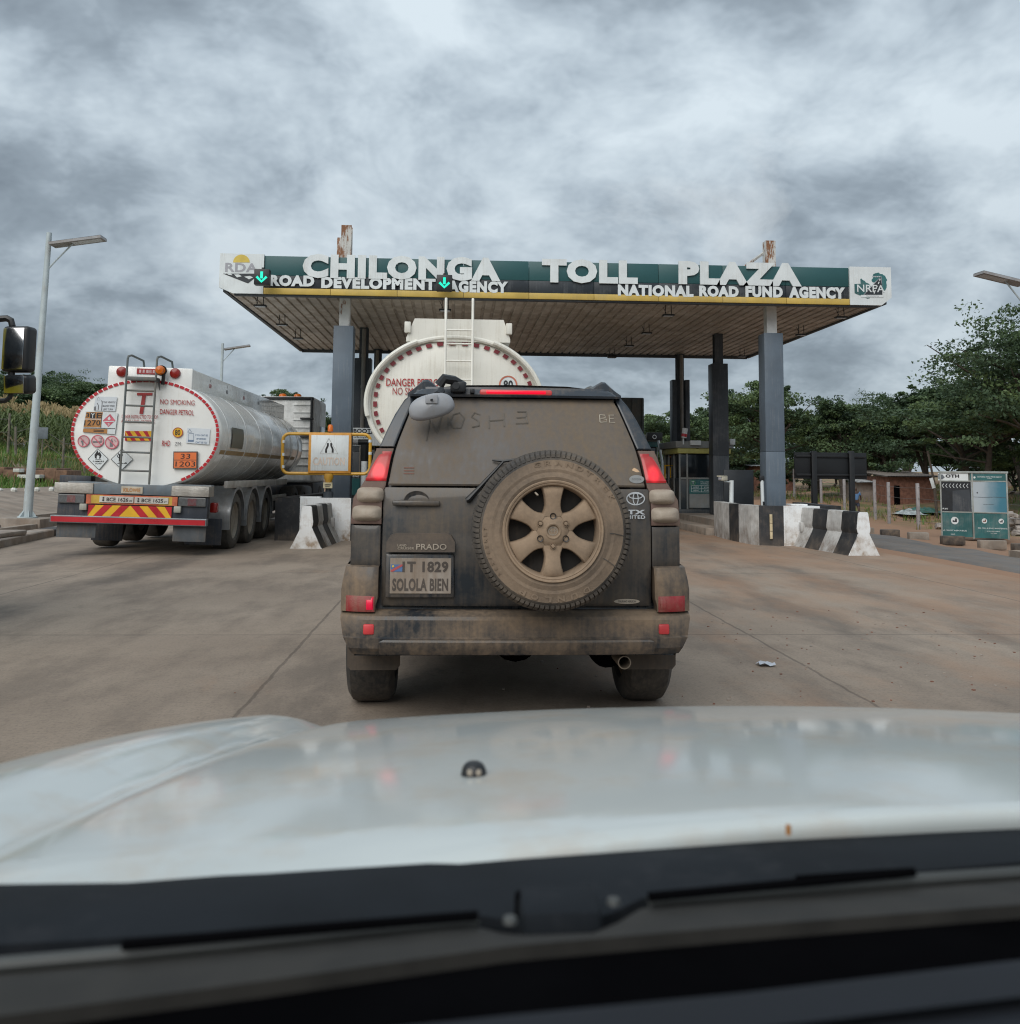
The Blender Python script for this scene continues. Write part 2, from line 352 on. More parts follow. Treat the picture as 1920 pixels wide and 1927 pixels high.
# ================================================================ setting
LEFTP = [(-400, 14), (-120, 8), (-60, 4.6), (-34, 3.0), (-22, 2.4), (-19, 1.95), (-17.6, 1.75), (-16.4, 1.05), (-15, .92), (-12.6, .62), (-9.9, -.12), (-9.0, -.02), (-8.2, 0)]
RIGHTP = [(7.6, 0), (9, -.07), (14, -.6), (17, -.76), (22, -.9), (30, -.45), (50, .2), (120, 1.5), (400, 5)]
def terr(x, y):
    if x < 0: return interp(x, LEFTP) * sstep(6, 17, y) if y < 17 else interp(x, LEFTP)
    return interp(x, RIGHTP) + (.75 * sstep(42, 56, y) * sstep(12, 20, x) if x < 45 else .75 * sstep(42, 56, y))
xs = [-600, -400, -250, -160, -120, -90, -70, -60, -50, -42, -34, -28, -25, -22, -20.5, -19, -18.3, -17.6, -17, -16.4, -15.7, -15, -14, -13.2, -12.6, -11.8, -11, -10.4, -9.9, -9.5, -9, -8.6, -8.2, -6, -3, 0, 3, 6, 7.6, 8.3, 9, 10, 11, 12, 13, 14, 15, 16, 17, 18, 19, 20, 21, 22, 24, 26, 28, 30, 33, 37, 42, 50, 65, 90, 120, 200, 400, 600]
ys = [-60, -20, 0, 4, 6, 8, 10, 12, 14, 16, 17] + [17 + 1.2 * i for i in range(1, 50)] + [80, 90, 105, 130, 170, 230, 350, 600, 1000]
def bumpy(x, y):
    k = min(1, max(0, (abs(x + .3) - 8.3) / 3)); return k * .05 * (math.sin(x * 1.7 + y * .6) + math.sin(y * 1.3 - x * .8) + math.sin(x * 3.1 + y * 2.3) * .6)
def paint_ground():
    global N, L
    m = bpy.data.materials.new('earth'); m.use_nodes = True; t = m.node_tree; N = t.nodes; L = t.links; p = N['Principled BSDF']
    g = nd('ShaderNodeNewGeometry').outputs['Position']; s = nd('ShaderNodeSeparateXYZ'); L.new(g, s.inputs[0])
    n1 = noise(g, .35, 6, .6); n2 = noise(g, 3., 6, .65); n3 = noise(g, 22., 4, .7)
    dirt = mixc(n2, (.23, .115, .062), (.35, .205, .125)); dirt = mixc(ramp(n3, [(.35, 0.), (.7, 1.)]), dirt, (.27, .17, .11))
    gr = mixc(n2, (.045, .085, .02), (.10, .14, .045))
    leftk = ramp(mth('ADD', mth('MULTIPLY', s.outputs[0], -.1), mth('MULTIPLY', n1, .6)), [(1.55, 0.), (1.75, 1.)]) if False else mth('MULTIPLY', mth('SUBTRACT', mth('ADD', mth('MULTIPLY', s.outputs[0], -1.), mth('MULTIPLY', n2, 1.5)), 13.2), 1., True)
    rightk = mth('MULTIPLY', mth('MULTIPLY', mth('SUBTRACT', s.outputs[0], 18.5), .25, True), ramp(n1, [(.42, 0.), (.60, .75)]))
    f = mth('MAXIMUM', leftk, rightk)
    L.new(mixc(f, dirt, gr), p.inputs['Base Color']); p.inputs['Roughness'].default_value = .95
    b = nd('ShaderNodeBump'); b.inputs['Strength'].default_value = .6; b.inputs['Distance'].default_value = .05; L.new(n2, b.inputs['Height']); L.new(b.outputs[0], p.inputs['Normal'])
    return m
g = MB(); g.grid([[(x, y, terr(x, y) - .03 + bumpy(x, y)) for x in xs] for y in ys])
kind(g.build('ground', paint_ground(), smooth=180), 'structure')
def paint_road():
    global N, L
    m = bpy.data.materials.new('concrete_slabs'); m.use_nodes = True; t = m.node_tree; N = t.nodes; L = t.links; p = N['Principled BSDF']
    g = nd('ShaderNodeNewGeometry').outputs['Position']; s = nd('ShaderNodeSeparateXYZ'); L.new(g, s.inputs[0]); X, Y = s.outputs[0], s.outputs[1]
    big = noise(g, .30, 5, .6); md = noise(vmap(g, (1, .35, 1)), 1.6, 6, .65); fn = noise(g, 55., 3, .7); br = noise(vmap(g, (2, 60, 1)), 3., 3, .6); sp = noise(g, 160., 2, .6)
    c = mixc(ramp(big, [(.35, 0.), (.65, 1.)]), (.27, .215, .168), (.35, .285, .225))
    c = mixc(ramp(md, [(.42, .0), (.66, .60)]), c, (.150, .122, .100))
    c = mixc(mth('MULTIPLY', ramp(fn, [(.3, 1.), (.55, 0.)]), .35), c, (.09, .075, .065))
    c = mixc(mth('MULTIPLY', ramp(br, [(.4, 0.), (.7, 1.)]), .22), c, (.10, .083, .072))
    c = mixc(ramp(sp, [(.70, 0.), (.76, .5)]), c, (.36, .32, .28))
    ln = lambda x0, wd, st: mth('MULTIPLY', mth('MULTIPLY', ramp(mth('DIVIDE', mth('ABSOLUTE', mth('SUBTRACT', mth('ADD', X, mth('MULTIPLY', big, .5)), x0 + .25)), wd), [(0., 1.), (1., 0.)]), st), ramp(md, [(.3, .35), (.6, 1.)]))
    for x0, wd, st in ((4.75, .42, .40), (3.35, .35, .35), (-.75, .4, .25), (-4.2, .5, .45), (-6.0, .5, .45)):
        c = mixc(ln(x0, wd, st), c, (.052, .048, .046))
    red = mth('MULTIPLY', mth('SUBTRACT', mth('ADD', mth('ADD', mth('MULTIPLY', noise(vmap(g, (1, .4, 1), (3, 1, 0)), .9, 7, .68), 1.6), mth('MULTIPLY', X, .052)), mth('MULTIPLY', Y, .010)), .97), 2.2, True)
    c = mixc(mth('MULTIPLY', red, .72), c, mixc(fn, (.29, .165, .098), (.375, .235, .15)))
    oil = ramp(noise(vmap(g, (1, .6, 1), (9, 4, 0)), 1.3, 5, .7), [(.64, 0.), (.72, .35)]); c = mixc(oil, c, (.06, .055, .052))
    def joint(v, o, step, wd):
        a = mth('DIVIDE', mth('SUBTRACT', v, o), step); fr = mth('SUBTRACT', mth('FRACT', mth('ADD', a, .5)), .5)
        return ramp(mth('MULTIPLY', mth('ABSOLUTE', fr), step), [(wd, 1.), (wd * 2.2, 0.)])
    wob = mth('MULTIPLY', mth('SUBTRACT', noise(g, 2.5, 4, .7), .5), .05)
    j = mth('MAXIMUM', joint(mth('ADD', X, wob), -1.19, 3.66, .007), joint(mth('ADD', Y, mth('MULTIPLY', wob, .3)), 8.0, 4.9, .007))
    c = mixc(mth('MULTIPLY', j, .45), c, (.045, .036, .03))
    L.new(c, p.inputs['Base Color']); L.new(mth('ADD', mth('MULTIPLY', md, .3), .62), p.inputs['Roughness']); p.inputs['Specular IOR Level'].default_value = .28
    b = nd('ShaderNodeBump'); b.inputs['Strength'].default_value = .35; b.inputs['Distance'].default_value = .006
    L.new(mth('SUBTRACT', mth('ADD', fn, br), mth('MULTIPLY', j, 1.5)), b.inputs['Height']); L.new(b.outputs[0], p.inputs['Normal'])
    return m
g = MB(); g.grid([[(x, y, .004) for x in (-7.45, -3, 0, 4, 7.5)] for y in (-30, 0, 10, 19, 60, 400)]); g.flat([(-7.45, 19, .004), (-7.45, 13, .004), (-7.9, 15, .004), (-8.05, 19, .004), (-8.3, 24, .004), (-8.3, 60, .004), (-7.45, 60, .004)])
kind(g.build('road', paint_road(), smooth=0), 'structure')
tarm = mat('bypass_asphalt', (.135, .128, .122), .85, var=.16, scale=1.2, bump=.4, bscale=90, dust=.22, dcol=(.24, .165, .11))
g = MB(); P = []
for i in range(60):
    y = -10 + i * 1.6; a = 8.15 + .028 * max(0, y - 10); b = 12.9 + .03 * max(0, y - 10)
    P.append([(lerp(a, b, t), y, terr(lerp(a, b, t), y) + (.010 if 0 < t < 1 else -.07) + bumpy(lerp(a, b, t), y) * .7) for t in [0, .02] + [k / 12 for k in range(1, 12)] + [.98, 1]])
g.grid(P); kind(g.build('bypass_road', tarm, smooth=180), 'structure')
# left kerb line, drain and slope paving
kb = thing('roadside_kerb', 'long pale concrete kerb with one black painted block beside the steel lamp pole', 'kerb', (-8, 18, 0))
KP = [(-7.4, 13), (-7.62, 16), (-8.0, 19.2), (-8.25, 23), (-8.4, 60)]
def kerbseg(y0, y1, mm, name):
    q = MB(); P = []
    for i in range(9):
        y = lerp(y0, y1, i / 8); x = interp(y, [(b, a) for a, b in KP]); P.append([(x, y, -.02), (x, y, .13), (x - .02, y, .15), (x - .36, y, .15), (x - .36, y, -.05)])
    q.grid(P); q.flat(P[0]); q.flat(P[-1]); q.build(name, mm, kb, smooth=0)
kerbseg(5, 16.2, kerbm, 'kerb_stone'); kerbseg(16.22, 19.55, kerbm, 'kerb_stone'); kerbseg(19.57, 20.5, blackpaint, 'painted_kerb_stone'); kerbseg(20.52, 60, kerbm, 'kerb_stone')
t = MB(); t.box((-8.35, 15.6, 0.15), (-7.82, 17.9, .24), .03, mx=None); o = t.build('loose_kerb_block', kerbm, org=(-8.1, 16.7, .15)); tag(o, 'loose pale concrete block lying on the kerb in front of the lamp plinth', 'concrete block')
dr = thing('storm_drain', 'open concrete storm drain with cross beams behind the steel lamp pole', 'drain', (-10, 21, 0))
q = MB(); P = []
for i in range(12):
    y = 18 + i * 2.2
    P.append([(-10.0, y, .25), (-10.25, y, .27), (-12.9, y, .80 + .01 * math.sin(i)), (-13.0, y, .74)])
q.grid(P); q.build('slope_paving', mat('slope_slabs', (.26, .215, .175), .9, var=.25, scale=2., bump=.3, dust=.25, dcol=(.25, .18, .13)), dr, smooth=0)
q = MB(); q.box((-10.02, 16.5, -.4), (-9.82, 44, .28), .02); q.build('channel_wall', concm, dr)
q = MB(); q.box((-8.95, 16.5, -.4), (-8.78, 44, .20), .02); q.build('channel_wall', concm, dr)
for y in (17.2, 19.0, 22.2, 24.2, 26.5, 29.5, 33):
    q = MB(); q.box((-9.85, y, .06), (-8.9, y + .22, .255), .015); q.build('cross_beam', concm, dr)
q = MB(); q.box((-9.85, 16.5, -.45), (-8.95, 44, -.35)); q.build('channel_bed', mat('drain_bed', (.05, .045, .04), .9), dr)
for i, (x, y) in enumerate([(-12.7, 27.2), (-12.5, 27.6), (-12.35, 28.1), (-12.2, 28.4), (-12.0, 28.9), (-11.3, 28.6)]):
    q = MB(); a = .075; z = terr(x, y)
    q.lathe([(0, -.03), (a, -.02), (a * 1.2, .04), (a * .8, .09), (0, .10)], (x, y, max(z, .72)), (0.1, .1, 1), 8)
    o = q.build('painted_stone', stonew, org=(x, y, .7)); tag(o, 'whitewashed stone in the row along the grass above the drain slabs', 'stone', 'whitewashed stones above the drain')
for i, (x0, y0, wd, z, lb) in enumerate([(154, 1046, 66, .0, 'short pale slab laid on the earth bank, the upper of two'), (200, 1110, 236, .0, 'long pale slab laid on the earth bank, the lower of two')]):
    px0 = x0 * 160 / 907; py = 700 + y0 * 340 / 1927; a = at(px0, py, 33); b = at(px0 + wd * 160 / 907, py, 33)
    q = MB(); q.box((a.x, 32.9, a.z - .07), (b.x, 33.5, a.z + .05), .01); o = q.build('concrete_slab', stonew, org=tuple(a)); tag(o, lb, 'slab')
q = MB(); a = at(0, 903, 33.3); b = at(60, 878, 33.5)
for i in range(9):
    x = lerp(a.x - 1, b.x + 1.2, i / 9); q.box((x, 33.3, .85), (x + .42, 34.6, b.z + random.uniform(-.12, .03)), .03)
o = q.build('retaining_wall', mat('cut_earth', (.17, .10, .065), .95, var=.3, bump=.6, bscale=12), org=(a.x, 33.3, .8)); tag(o, 'low crumbling brown retaining wall cut into the grass bank', 'wall')
# ---------------------------------------------------------------- foliage
def leaves(cl, size, rng, tri=False):
    """cl: list of (centre, (rx, ry, rz), count). Returns verts, quad faces."""
    VS = []
    for c, r, n in cl:
        d = rng.normal(size=(n, 3)); d /= np.linalg.norm(d, axis=1, keepdims=True)
        p = np.array(c) + d * np.array(r) * (rng.random((n, 1)) ** .45)
        nr = rng.normal(size=(n, 3)) * .75 + np.array([0, 0, .8]); nr /= np.linalg.norm(nr, axis=1, keepdims=True)
        a = np.cross(nr, rng.normal(size=(n, 3))); a /= np.linalg.norm(a, axis=1, keepdims=True); b = np.cross(nr, a)
        s = size * rng.uniform(.6, 1.3, (n, 1)); q = s * rng.uniform(.45, .7, (n, 1))
        VS.append(np.stack([p - a * s * .5, p + b * q * .5 + nr * q * .12, p + a * s * .55, p - b * q * .5 + nr * q * .12], 1))
    v = np.concatenate(VS).reshape(-1, 3); return v
def rawmesh(name, v, mats, mi=None, org=(0, 0, 0), parent=None):
    me = bpy.data.meshes.new(name); n = len(v) // 4
    me.vertices.add(len(v)); me.vertices.foreach_set('co', (v - np.array(org)).astype(np.float32).ravel())
    me.loops.add(len(v)); me.loops.foreach_set('vertex_index', np.arange(len(v), dtype=np.int32))
    me.polygons.add(n); me.polygons.foreach_set('loop_start', np.arange(0, len(v), 4, dtype=np.int32)); me.polygons.foreach_set('loop_total', np.full(n, 4, dtype=np.int32))
    for m in mats: me.materials.append(m)
    if mi is not None: me.polygons.foreach_set('material_index', np.array(mi, dtype=np.int32))
    me.update(calc_edges=True); o = bpy.data.objects.new(name, me); COL.objects.link(o)
    if parent: o.parent = parent
    return o
def make_tree(name, seed, h, rad, trunk_h, layers, ncl, per, leaf, label, loc, lean=0, mats=(L1, L2, L3), flat=.42, mixw=(.5, .35, .15)):
    rng = np.random.default_rng(seed); rr = random.Random(seed); root = thing(name, label, 'tree', loc, 'trees around the toll plaza'); ORG[root.name] = (0, 0, 0)
    tb = MB(); tips = []
    stems = rr.randint(1, 3)
    for sidx in range(stems):
        ax = rr.uniform(-.6, .6) * (stems > 1) + lean; ay = rr.uniform(-.6, .6) * (stems > 1); r0 = .03 * h / (stems ** .5)
        pts = [V((ax * .15, ay * .15, -.1)), V((ax * .35, ay * .35, trunk_h * .5)), V((ax * .9 + rr.uniform(-.2, .2), ay, trunk_h)), V((ax * 1.4, ay * 1.5, lerp(trunk_h, h, .55)))]
        tb.tube(pts, [r0 * 1.25, r0, r0 * .8, r0 * .35], 8)
        for k in range(max(4, int(ncl / stems / 2.2))):
            b = pts[2].lerp(pts[3], rr.random()); an = rr.uniform(0, 6.28); d = rad * rr.uniform(.35, .92)
            e = V((b.x + math.cos(an) * d, b.y + math.sin(an) * d, lerp(b.z, h * .93, rr.uniform(.05, .8))))
            mdp = b.lerp(e, .5) + V((0, 0, rr.uniform(-.1, .4)))
            tb.tube([b, mdp, e], [r0 * .5, r0 * .30, r0 * .10], 5); tips += [e, mdp.lerp(e, .6)]
    cl = []; mi = []
    for k in range(ncl):
        if tips and rr.random() < .62: c = rr.choice(tips) + V((rr.uniform(-.6, .6), rr.uniform(-.6, .6), rr.uniform(-.1, .5)))
        else:
            an = rr.uniform(0, 6.28); z = rr.random() ** .8; d = rad * rr.uniform(.2, 1.0) * math.sqrt(max(.08, 1 - (z * 1.02) ** 2.2)); c = V((math.cos(an) * d + lean * 1.2, math.sin(an) * d, lerp(trunk_h * .95, h, z)))
        s = rad * rr.uniform(.13, .30)
        n = int(per * rr.uniform(.6, 1.4)); mm = rr.choices((0, 1, 2), mixw)[0]
        for q in range(3):
            cc = c + V((rr.uniform(-1, 1) * s * .7, rr.uniform(-1, 1) * s * .7, rr.uniform(-.4, .4) * s)); m3 = mm if rr.random() < .7 else rr.choices((0, 1, 2), mixw)[0]
            cl.append((tuple(cc), (s, s, s * flat), n // 3)); mi += [m3] * (n // 3)
        if c.z > h * .6 or rr.random() < .4:
            an = rr.uniform(0, 6.28); cc = c + V((math.cos(an) * s * 1.2, math.sin(an) * s * 1.2, s * rr.uniform(.1, .7))); cl.append((tuple(cc), (s * .42, s * .42, s * .25), n // 6)); mi += [mm] * (n // 6)
    v = leaves(cl, leaf, rng); rawmesh('crown', v, mats, mi, parent=root)
    o = tb.build('trunk', bark, root); return root
# trees beyond the verge
X0_ = lambda px, Y: (px - 860) / 1778 * Y
ta = make_tree('acacia_tree', 11, 9.6, 5.9, 3.6, 3, 74, 300, .18, 'tall spreading acacia with open tiers of leaves above the green kiosk', (28.6, 44, -.6), lean=-.8, flat=.19, mats=(L2, L1, L3), mixw=(.55, .33, .12))
tb_ = make_tree('bushy_tree', 23, 7.6, 3.3, 2.7, 3, 60, 270, .20, 'rounded leafy tree that rises behind the front steel column of the booth island', (19.0, 58, -.6), mats=(L1, L3, L2), mixw=(.5, .2, .3))
tc_ = make_tree('bushy_tree', 37, 6.2, 3.1, 2.5, 3, 52, 270, .20, 'dark low tree standing behind the blank black billboard', (23.2, 56, -.6), mats=(L2, L1, L3), flat=.38)
for i, (src, px, Y, h, sc, lb) in enumerate([
    (tb_, 1285, 66, 0, (.95, .95, .80), 'mid green tree behind the far pipe-clad column and booth roof'),
    (tc_, 1372, 72, 0, (1.1, 1.1, 1.12), 'shaggy tree between the middle and front columns of the booth island'),
    (tb_, 1222, 76, 0, (1.1, 1.1, .84), 'low green tree just above the dusty car window edge'),
    (tc_, 1545, 63, 0, (1.0, 1.0, .86), 'small dark tree at the dip in the tree line above the billboard'),
    (ta, 1700, 60, 0, (.62, .62, .66), 'flat topped dark tree above the brick house'),
    (tb_, 1655, 61, 0, (.9, .9, .76), 'dark leafy tree over the white roofed shed'),
    (tc_, 1765, 61, 0, (1.3, 1.3, 1.10), 'broad dark tree behind the brick house beside the kiosk'),
    (tb_, 1878, 47, 0, (1.25, 1.25, .80), 'dense dark tree low behind the teal kiosk'),
    (ta, 1960, 52, 0, (.85, .85, .80), 'tall tree rising highest at the edge of the yard behind the kiosk'),
    (tc_, 1460, 82, 0, (1.2, 1.2, 1.0), 'farther dark tree filling in behind the front steel column'),
    (tb_, 1600, 84, 0, (1.35, 1.35, .95), 'farther dull green tree between the billboard and the shed'),
    (tc_, 1320, 90, 0, (1.4, 1.4, 1.05), 'farther tree seen through the gap between far and middle columns'),
    (tb_, 1180, 92, 0, (1.4, 1.4, .85), 'distant tree close behind the grey truck body'),
    (tc_, 1830, 66, 0, (1.6, 1.6, 1.15), 'farther dark tree directly above the kiosk roof'),
    (tb_, 1720, 88, 0, (1.6, 1.6, 1.0), 'distant tree above the brick house roof')]):
    X = (px - 860) / 1778 * Y; z = terr(X, Y) - .1; o = dup(src, (X, Y, z), lb, rz=1.3 * i + .5, sc=sc)
for i, (src, px, Y, top, sc, lb) in enumerate([
    (tb_, -30, 78, 705, 1.25, 'dark tree above the maize next to the truck mirror'), (tc_, 40, 74, 722, 1.2, 'dark tree above the maize right behind the steel lamp pole'),
    (ta, 108, 80, 712, .8, 'tallest dark tree of the row above the maize'), (tb_, 165, 76, 728, 1.1, 'dark tree above the maize beside the round tank end'),
    (tc_, 215, 84, 742, 1.2, 'dark tree half hidden behind the box on top of the tanker'), (tc_, 75, 92, 716, 1.5, 'farther dark tree behind the row above the maize'),
    (tb_, 530, 95, 738, 1.1, 'dark tree showing over the roof of the white tractor cab'), (tc_, 612, 84, 788, .9, 'small dark tree between the white cab and the slate column'),
    (ta, 140, 96, 726, .9, 'farther spreading tree behind the maize field')]):
    X = (px - 860) / 1778 * Y; z = terr(X, Y) - .2; zt = CAM_H + (886 - top) / 1778 * Y; hh = {ta.name: 9.6, tb_.name: 7.6, tc_.name: 6.2}[src.name]
    dup(src, (X, Y, z), lb, rz=2.1 * i, sc=(sc, sc, (zt - z) / hh))
sb = make_tree('bush', 51, 1.9, 1.3, .25, 2, 26, 300, .13, 'leafy bush at the foot of the trees behind the front slate column', (X0_(1470, 66), 66, -.2), flat=.6)
for i, (px, Y, s, lb) in enumerate([(1395, 78, 1.7, 'bush in the gap under the trees behind the booth'), (1530, 74, 1.5, 'bush below the blank black billboard'), (1580, 79, 1.9, 'bush behind the person in blue'), (1640, 76, 1.6, 'bush behind the white roofed shed'), (1700, 80, 2.0, 'bush behind the brick house'), (1800, 72, 1.9, 'bush behind the kiosk header sign'), (1870, 60, 1.7, 'bush behind the teal half of the kiosk'), (1250, 84, 1.9, 'bush far down the road behind the farther booth'), (1330, 86, 1.8, 'bush behind the glass booth'), (1930, 54, 1.6, 'bush behind the rubble heap')]):
    X = X0_(px, Y); dup(sb, (X, Y, terr(X, Y) - .1), lb, rz=i * 1.7, sc=(s * 1.25, s, s), group='bushes in the yard')
# maize field
rng = np.random.default_rng(5); VS = []; MI = []
for k in range(720):
    x = rng.uniform(-33, -18.6); y = rng.uniform(45, 62); z = terr(x, y) - .05; h = rng.uniform(1.75, 2.35); b = np.array([x, y, z]); lx, ly = rng.normal(size=2) * .10
    top = b + np.array([lx, ly, h])
    s = np.array([.022, 0, 0]); VS.append(np.array([b - s, b + s, top + s * .6, top - s * .6])); MI.append(0)
    for q in range(9):
        t = .15 + .8 * q / 9; p = b + (top - b) * t; an = rng.uniform(0, 6.28); d = np.array([math.cos(an), math.sin(an), 0]); pw = np.array([-d[1], d[0], 0]) * .05; ln = rng.uniform(.45, .8)
        p1 = p + d * ln * .5 + np.array([0, 0, .22]); p2 = p + d * ln + np.array([0, 0, rng.uniform(-.25, .1)])
        VS.append(np.array([p - pw * .5, p + pw * .5, p1 + pw, p1 - pw])); VS.append(np.array([p1 - pw, p1 + pw, p2 + pw * .2, p2 - pw * .2])); c = 1 if t < .3 and rng.random() < .5 else 0; MI += [c, c]
    for q in range(6):
        an = rng.uniform(0, 6.28); d = np.array([math.cos(an), math.sin(an), 0]); e = top + d * rng.uniform(.06, .18) + np.array([0, 0, rng.uniform(.15, .34)]); pw = np.array([.028, .01, 0])
        VS.append(np.array([top - pw * .4, top + pw * .4, e + pw, e - pw])); MI.append(1)
o = rawmesh('maize_field', np.concatenate(VS), [cornleaf, cornstraw], MI); kind(o, 'stuff')
o['label'] = 'tall maize with dry tassels growing on the bank'; o['category'] = 'maize'
def grass(name, n, fx, fy, hmin, hmax, wd, mats, seed, ok=lambda x, y: True, lb='', dry=.3):
    rng = np.random.default_rng(seed); VS = []; MI = []
    for k in range(n):
        x = rng.uniform(*fx); y = rng.uniform(*fy)
        if not ok(x, y): continue
        z = terr(x, y) - .04 + bumpy(x, y)
        for q in range(4):
            an = rng.uniform(0, 6.28); bx = x + rng.normal() * .10; by = y + rng.normal() * .10; h = rng.uniform(hmin, hmax); d = np.array([math.cos(an), math.sin(an), 0]) * h * rng.uniform(.2, .7); pw = np.array([math.sin(an), -math.cos(an), 0]) * wd
            b = np.array([bx, by, z]); VS.append(np.array([b - pw, b + pw, b + d * .5 + pw * .6 + [0, 0, h * .7], b + d * .5 - pw * .6 + [0, 0, h * .7]])); VS.append(np.array([b + d * .5 - pw * .6 + [0, 0, h * .7], b + d * .5 + pw * .6 + [0, 0, h * .7], b + d + pw * .1 + [0, 0, h], b + d - pw * .1 + [0, 0, h]]))
            c = int(rng.random() < dry); MI += [c, c]
    o = rawmesh(name, np.concatenate(VS), mats, MI); kind(o, 'stuff'); o['label'] = lb; o['category'] = 'grass'
grass('bank_grass', 7000, (-29, -13.0), (25, 47), .10, .32, .018, [grassm, drym], 3, lambda x, y: not (-17.7 < x < -16.2), 'green grass covering the bank below the maize', .18)
grass('cut_bank_grass', 900, (-17.8, -15.2), (26, 46), .15, .45, .016, [drym, grassm], 4, lb='dry grass hanging over the cut earth of the bank', dry=.45)
grass('yard_grass', 3800, (19.5, 50), (36, 78), .08, .38, .022, [drym, grassm], 6, lambda x, y: math.sin(x * .9) + math.sin(y * .7 + x * .3) > -.2, 'patchy dry grass in the earth yard behind the wire fence', .5)
q = MB(); P = []
for i in range(9):
    t = i / 8; x = lerp(-17.9, -14.4, t) + .4 * math.sin(t * 3); y = lerp(39, 33.4, t); P.append([(x - .3, y, terr(x - .3, y) + .03), (x + .3, y + .2, terr(x + .3, y) + .03)])
q.grid(P); kind(q.build('footpath', mat('trodden_earth', (.30, .23, .16), .95, var=.2), smooth=180), 'structure')
fw = thing('pole_fence', 'rough wooden pole fence along the edge of the maize', 'fence', (-19, 41, 1.8)); polem = mat('grey_pole_wood', (.16, .14, .11), .9, var=.3)
PP = [(14, 868, 76), (30, 852, 54), (71, 870, 72), (119, 868, 66), (-16, 866, 72), (160, 872, 70)]; tops = []
for px, py, hh in PP:
    a = at(px, py, 41); z = terr(a.x, 41) - .1; q = MB(); t = V((a.x + random.uniform(-.08, .08), 41, z + hh * 41 / 1778 + .1)); q.tube([(a.x, 41, z), t], [.055, .045], 7); q.build('fence_post', polem, fw); tops.append(t)
tops.sort(key=lambda v: v.x); q = MB()
for d in (.25, .8): q.tube([t - V((0, 0, d)) for t in tops], .012, 5)
q.build('fence_wire', wirem, fw)
a = at(80, 815, 40.8); q = MB(); q.box((a.x - .24, 40.8, a.z - .24), (a.x + .22, 40.83, a.z + .24), .006); q.tube([(a.x, 40.85, terr(a.x, 40.8) - .05), (a.x, 40.85, a.z + .2)], .03, 6, 1); o = q.build('field_board', [mat('faded_board', (.13, .15, .17), .7), polem], org=tuple(a)); tag(o, 'small faded grey board on a stake in front of the maize', 'board')
# ---------------------------------------------------------------- yard on the right
def house(name, lb, x0, x1, Y, dp, z0, h, wm, roofm, door=None, win=None, tilt=.35):
    t = thing(name, lb, 'house' if 'house' in name else 'shed', ((x0 + x1) / 2, Y, z0)); q = MB()
    q.prism([(x0, Y, z0 - .6), (x1, Y, z0 - .6), (x1, Y, z0 + h), (x0, Y, z0 + h)], (0, dp, 0)); q.build('wall', wm, t, smooth=0)
    q = MB(); P = []
    n = 40
    for i in range(n + 1):
        x = lerp(x0 - .3, x1 + .3, i / n); k = .02 * (i % 2); P.append([(x, Y - .4, z0 + h + .02 + k), (x, Y + dp + .3, z0 + h + tilt + k)])
    q.grid(P); q.grid([[V(p) - V((0, 0, .05)) for p in r] for r in P]); q.build('roof', roofm, t, smooth=0)
    if door: q = MB(); q.box((door[0], Y - .05, z0 - .3), (door[1], Y + .02, z0 + door[2]), .01); q.build('door', darkin, t)
    if win: q = MB(); q.box((win[0], Y - .05, z0 + win[2]), (win[1], Y + .02, z0 + win[3]), .01); q.build('window', darkin, t)
    return t
X_ = lambda px, Y: (px - 860) / 1778 * Y
house('brick_house', 'low red brick house with a dark doorway beside the leaning paper sign tree', X_(1688, 52), X_(1778, 52), 52, 4, -.30, 1.65, brick, mat('old_roof', (.20, .17, .15), .8), (X_(1697, 52), X_(1708, 52), 1.15))
house('tin_shed', 'small grey shed under a white tin roof', X_(1634, 54), X_(1682, 54), 54, 3, -.25, 1.25, mudwall, tinroof, (X_(1664, 54), X_(1678, 54), 1.0))
house('brick_house', 'red brick house half hidden behind the trees and the billboard', X_(1425, 76), X_(1502, 76), 76, 5, -.1, 2.2, brick, tinroof, None, (X_(1470, 76), X_(1484, 76), .9, 1.7))
house('brick_house', 'far brick house with a pale roof between the booth and the front column', X_(1405, 96), X_(1432, 96), 96, 5, .3, 2.2, brick, tinroof)
house('stone_house', 'grey house behind the teal kiosk and the rubble heap', X_(1880, 70), X_(1990, 70), 70, 4, -.2, 2.3, mudwall, mat('grey_roof', (.18, .17, .16), .8))
fn = thing('wire_fence', 'sagging wire fence on grey concrete posts between the bypass lane and the yard', 'fence', (19.5, 42, -.9)); tp = []
for px, Y in ((2010, 30), (1905, 34), (1740, 39.5), (1683, 43.8), (1656, 46), (1597, 50), (1552, 54), (1500, 58)):
    x = X_(px, Y) + .08; z = terr(x, Y) - .15; q = MB(); q.box((x - .06, Y - .06, z), (x + .06, Y + .06, z + 2.05), .012, mx=None); q.build('fence_post', posthewn, fn); tp.append(V((x, Y - .07, z + 1.95)))
for d in (.08, .55, 1.05, 1.5):
    q = MB(); P = []
    for a, b in zip(tp, tp[1:]): P += [a.lerp(b, k / 5) - V((0, 0, d + .05 * math.sin(k / 5 * math.pi))) for k in range(5)]
    q.tube(P + [tp[-1] - V((0, 0, d))], .008, 4); q.build('fence_wire', wirem, fn)
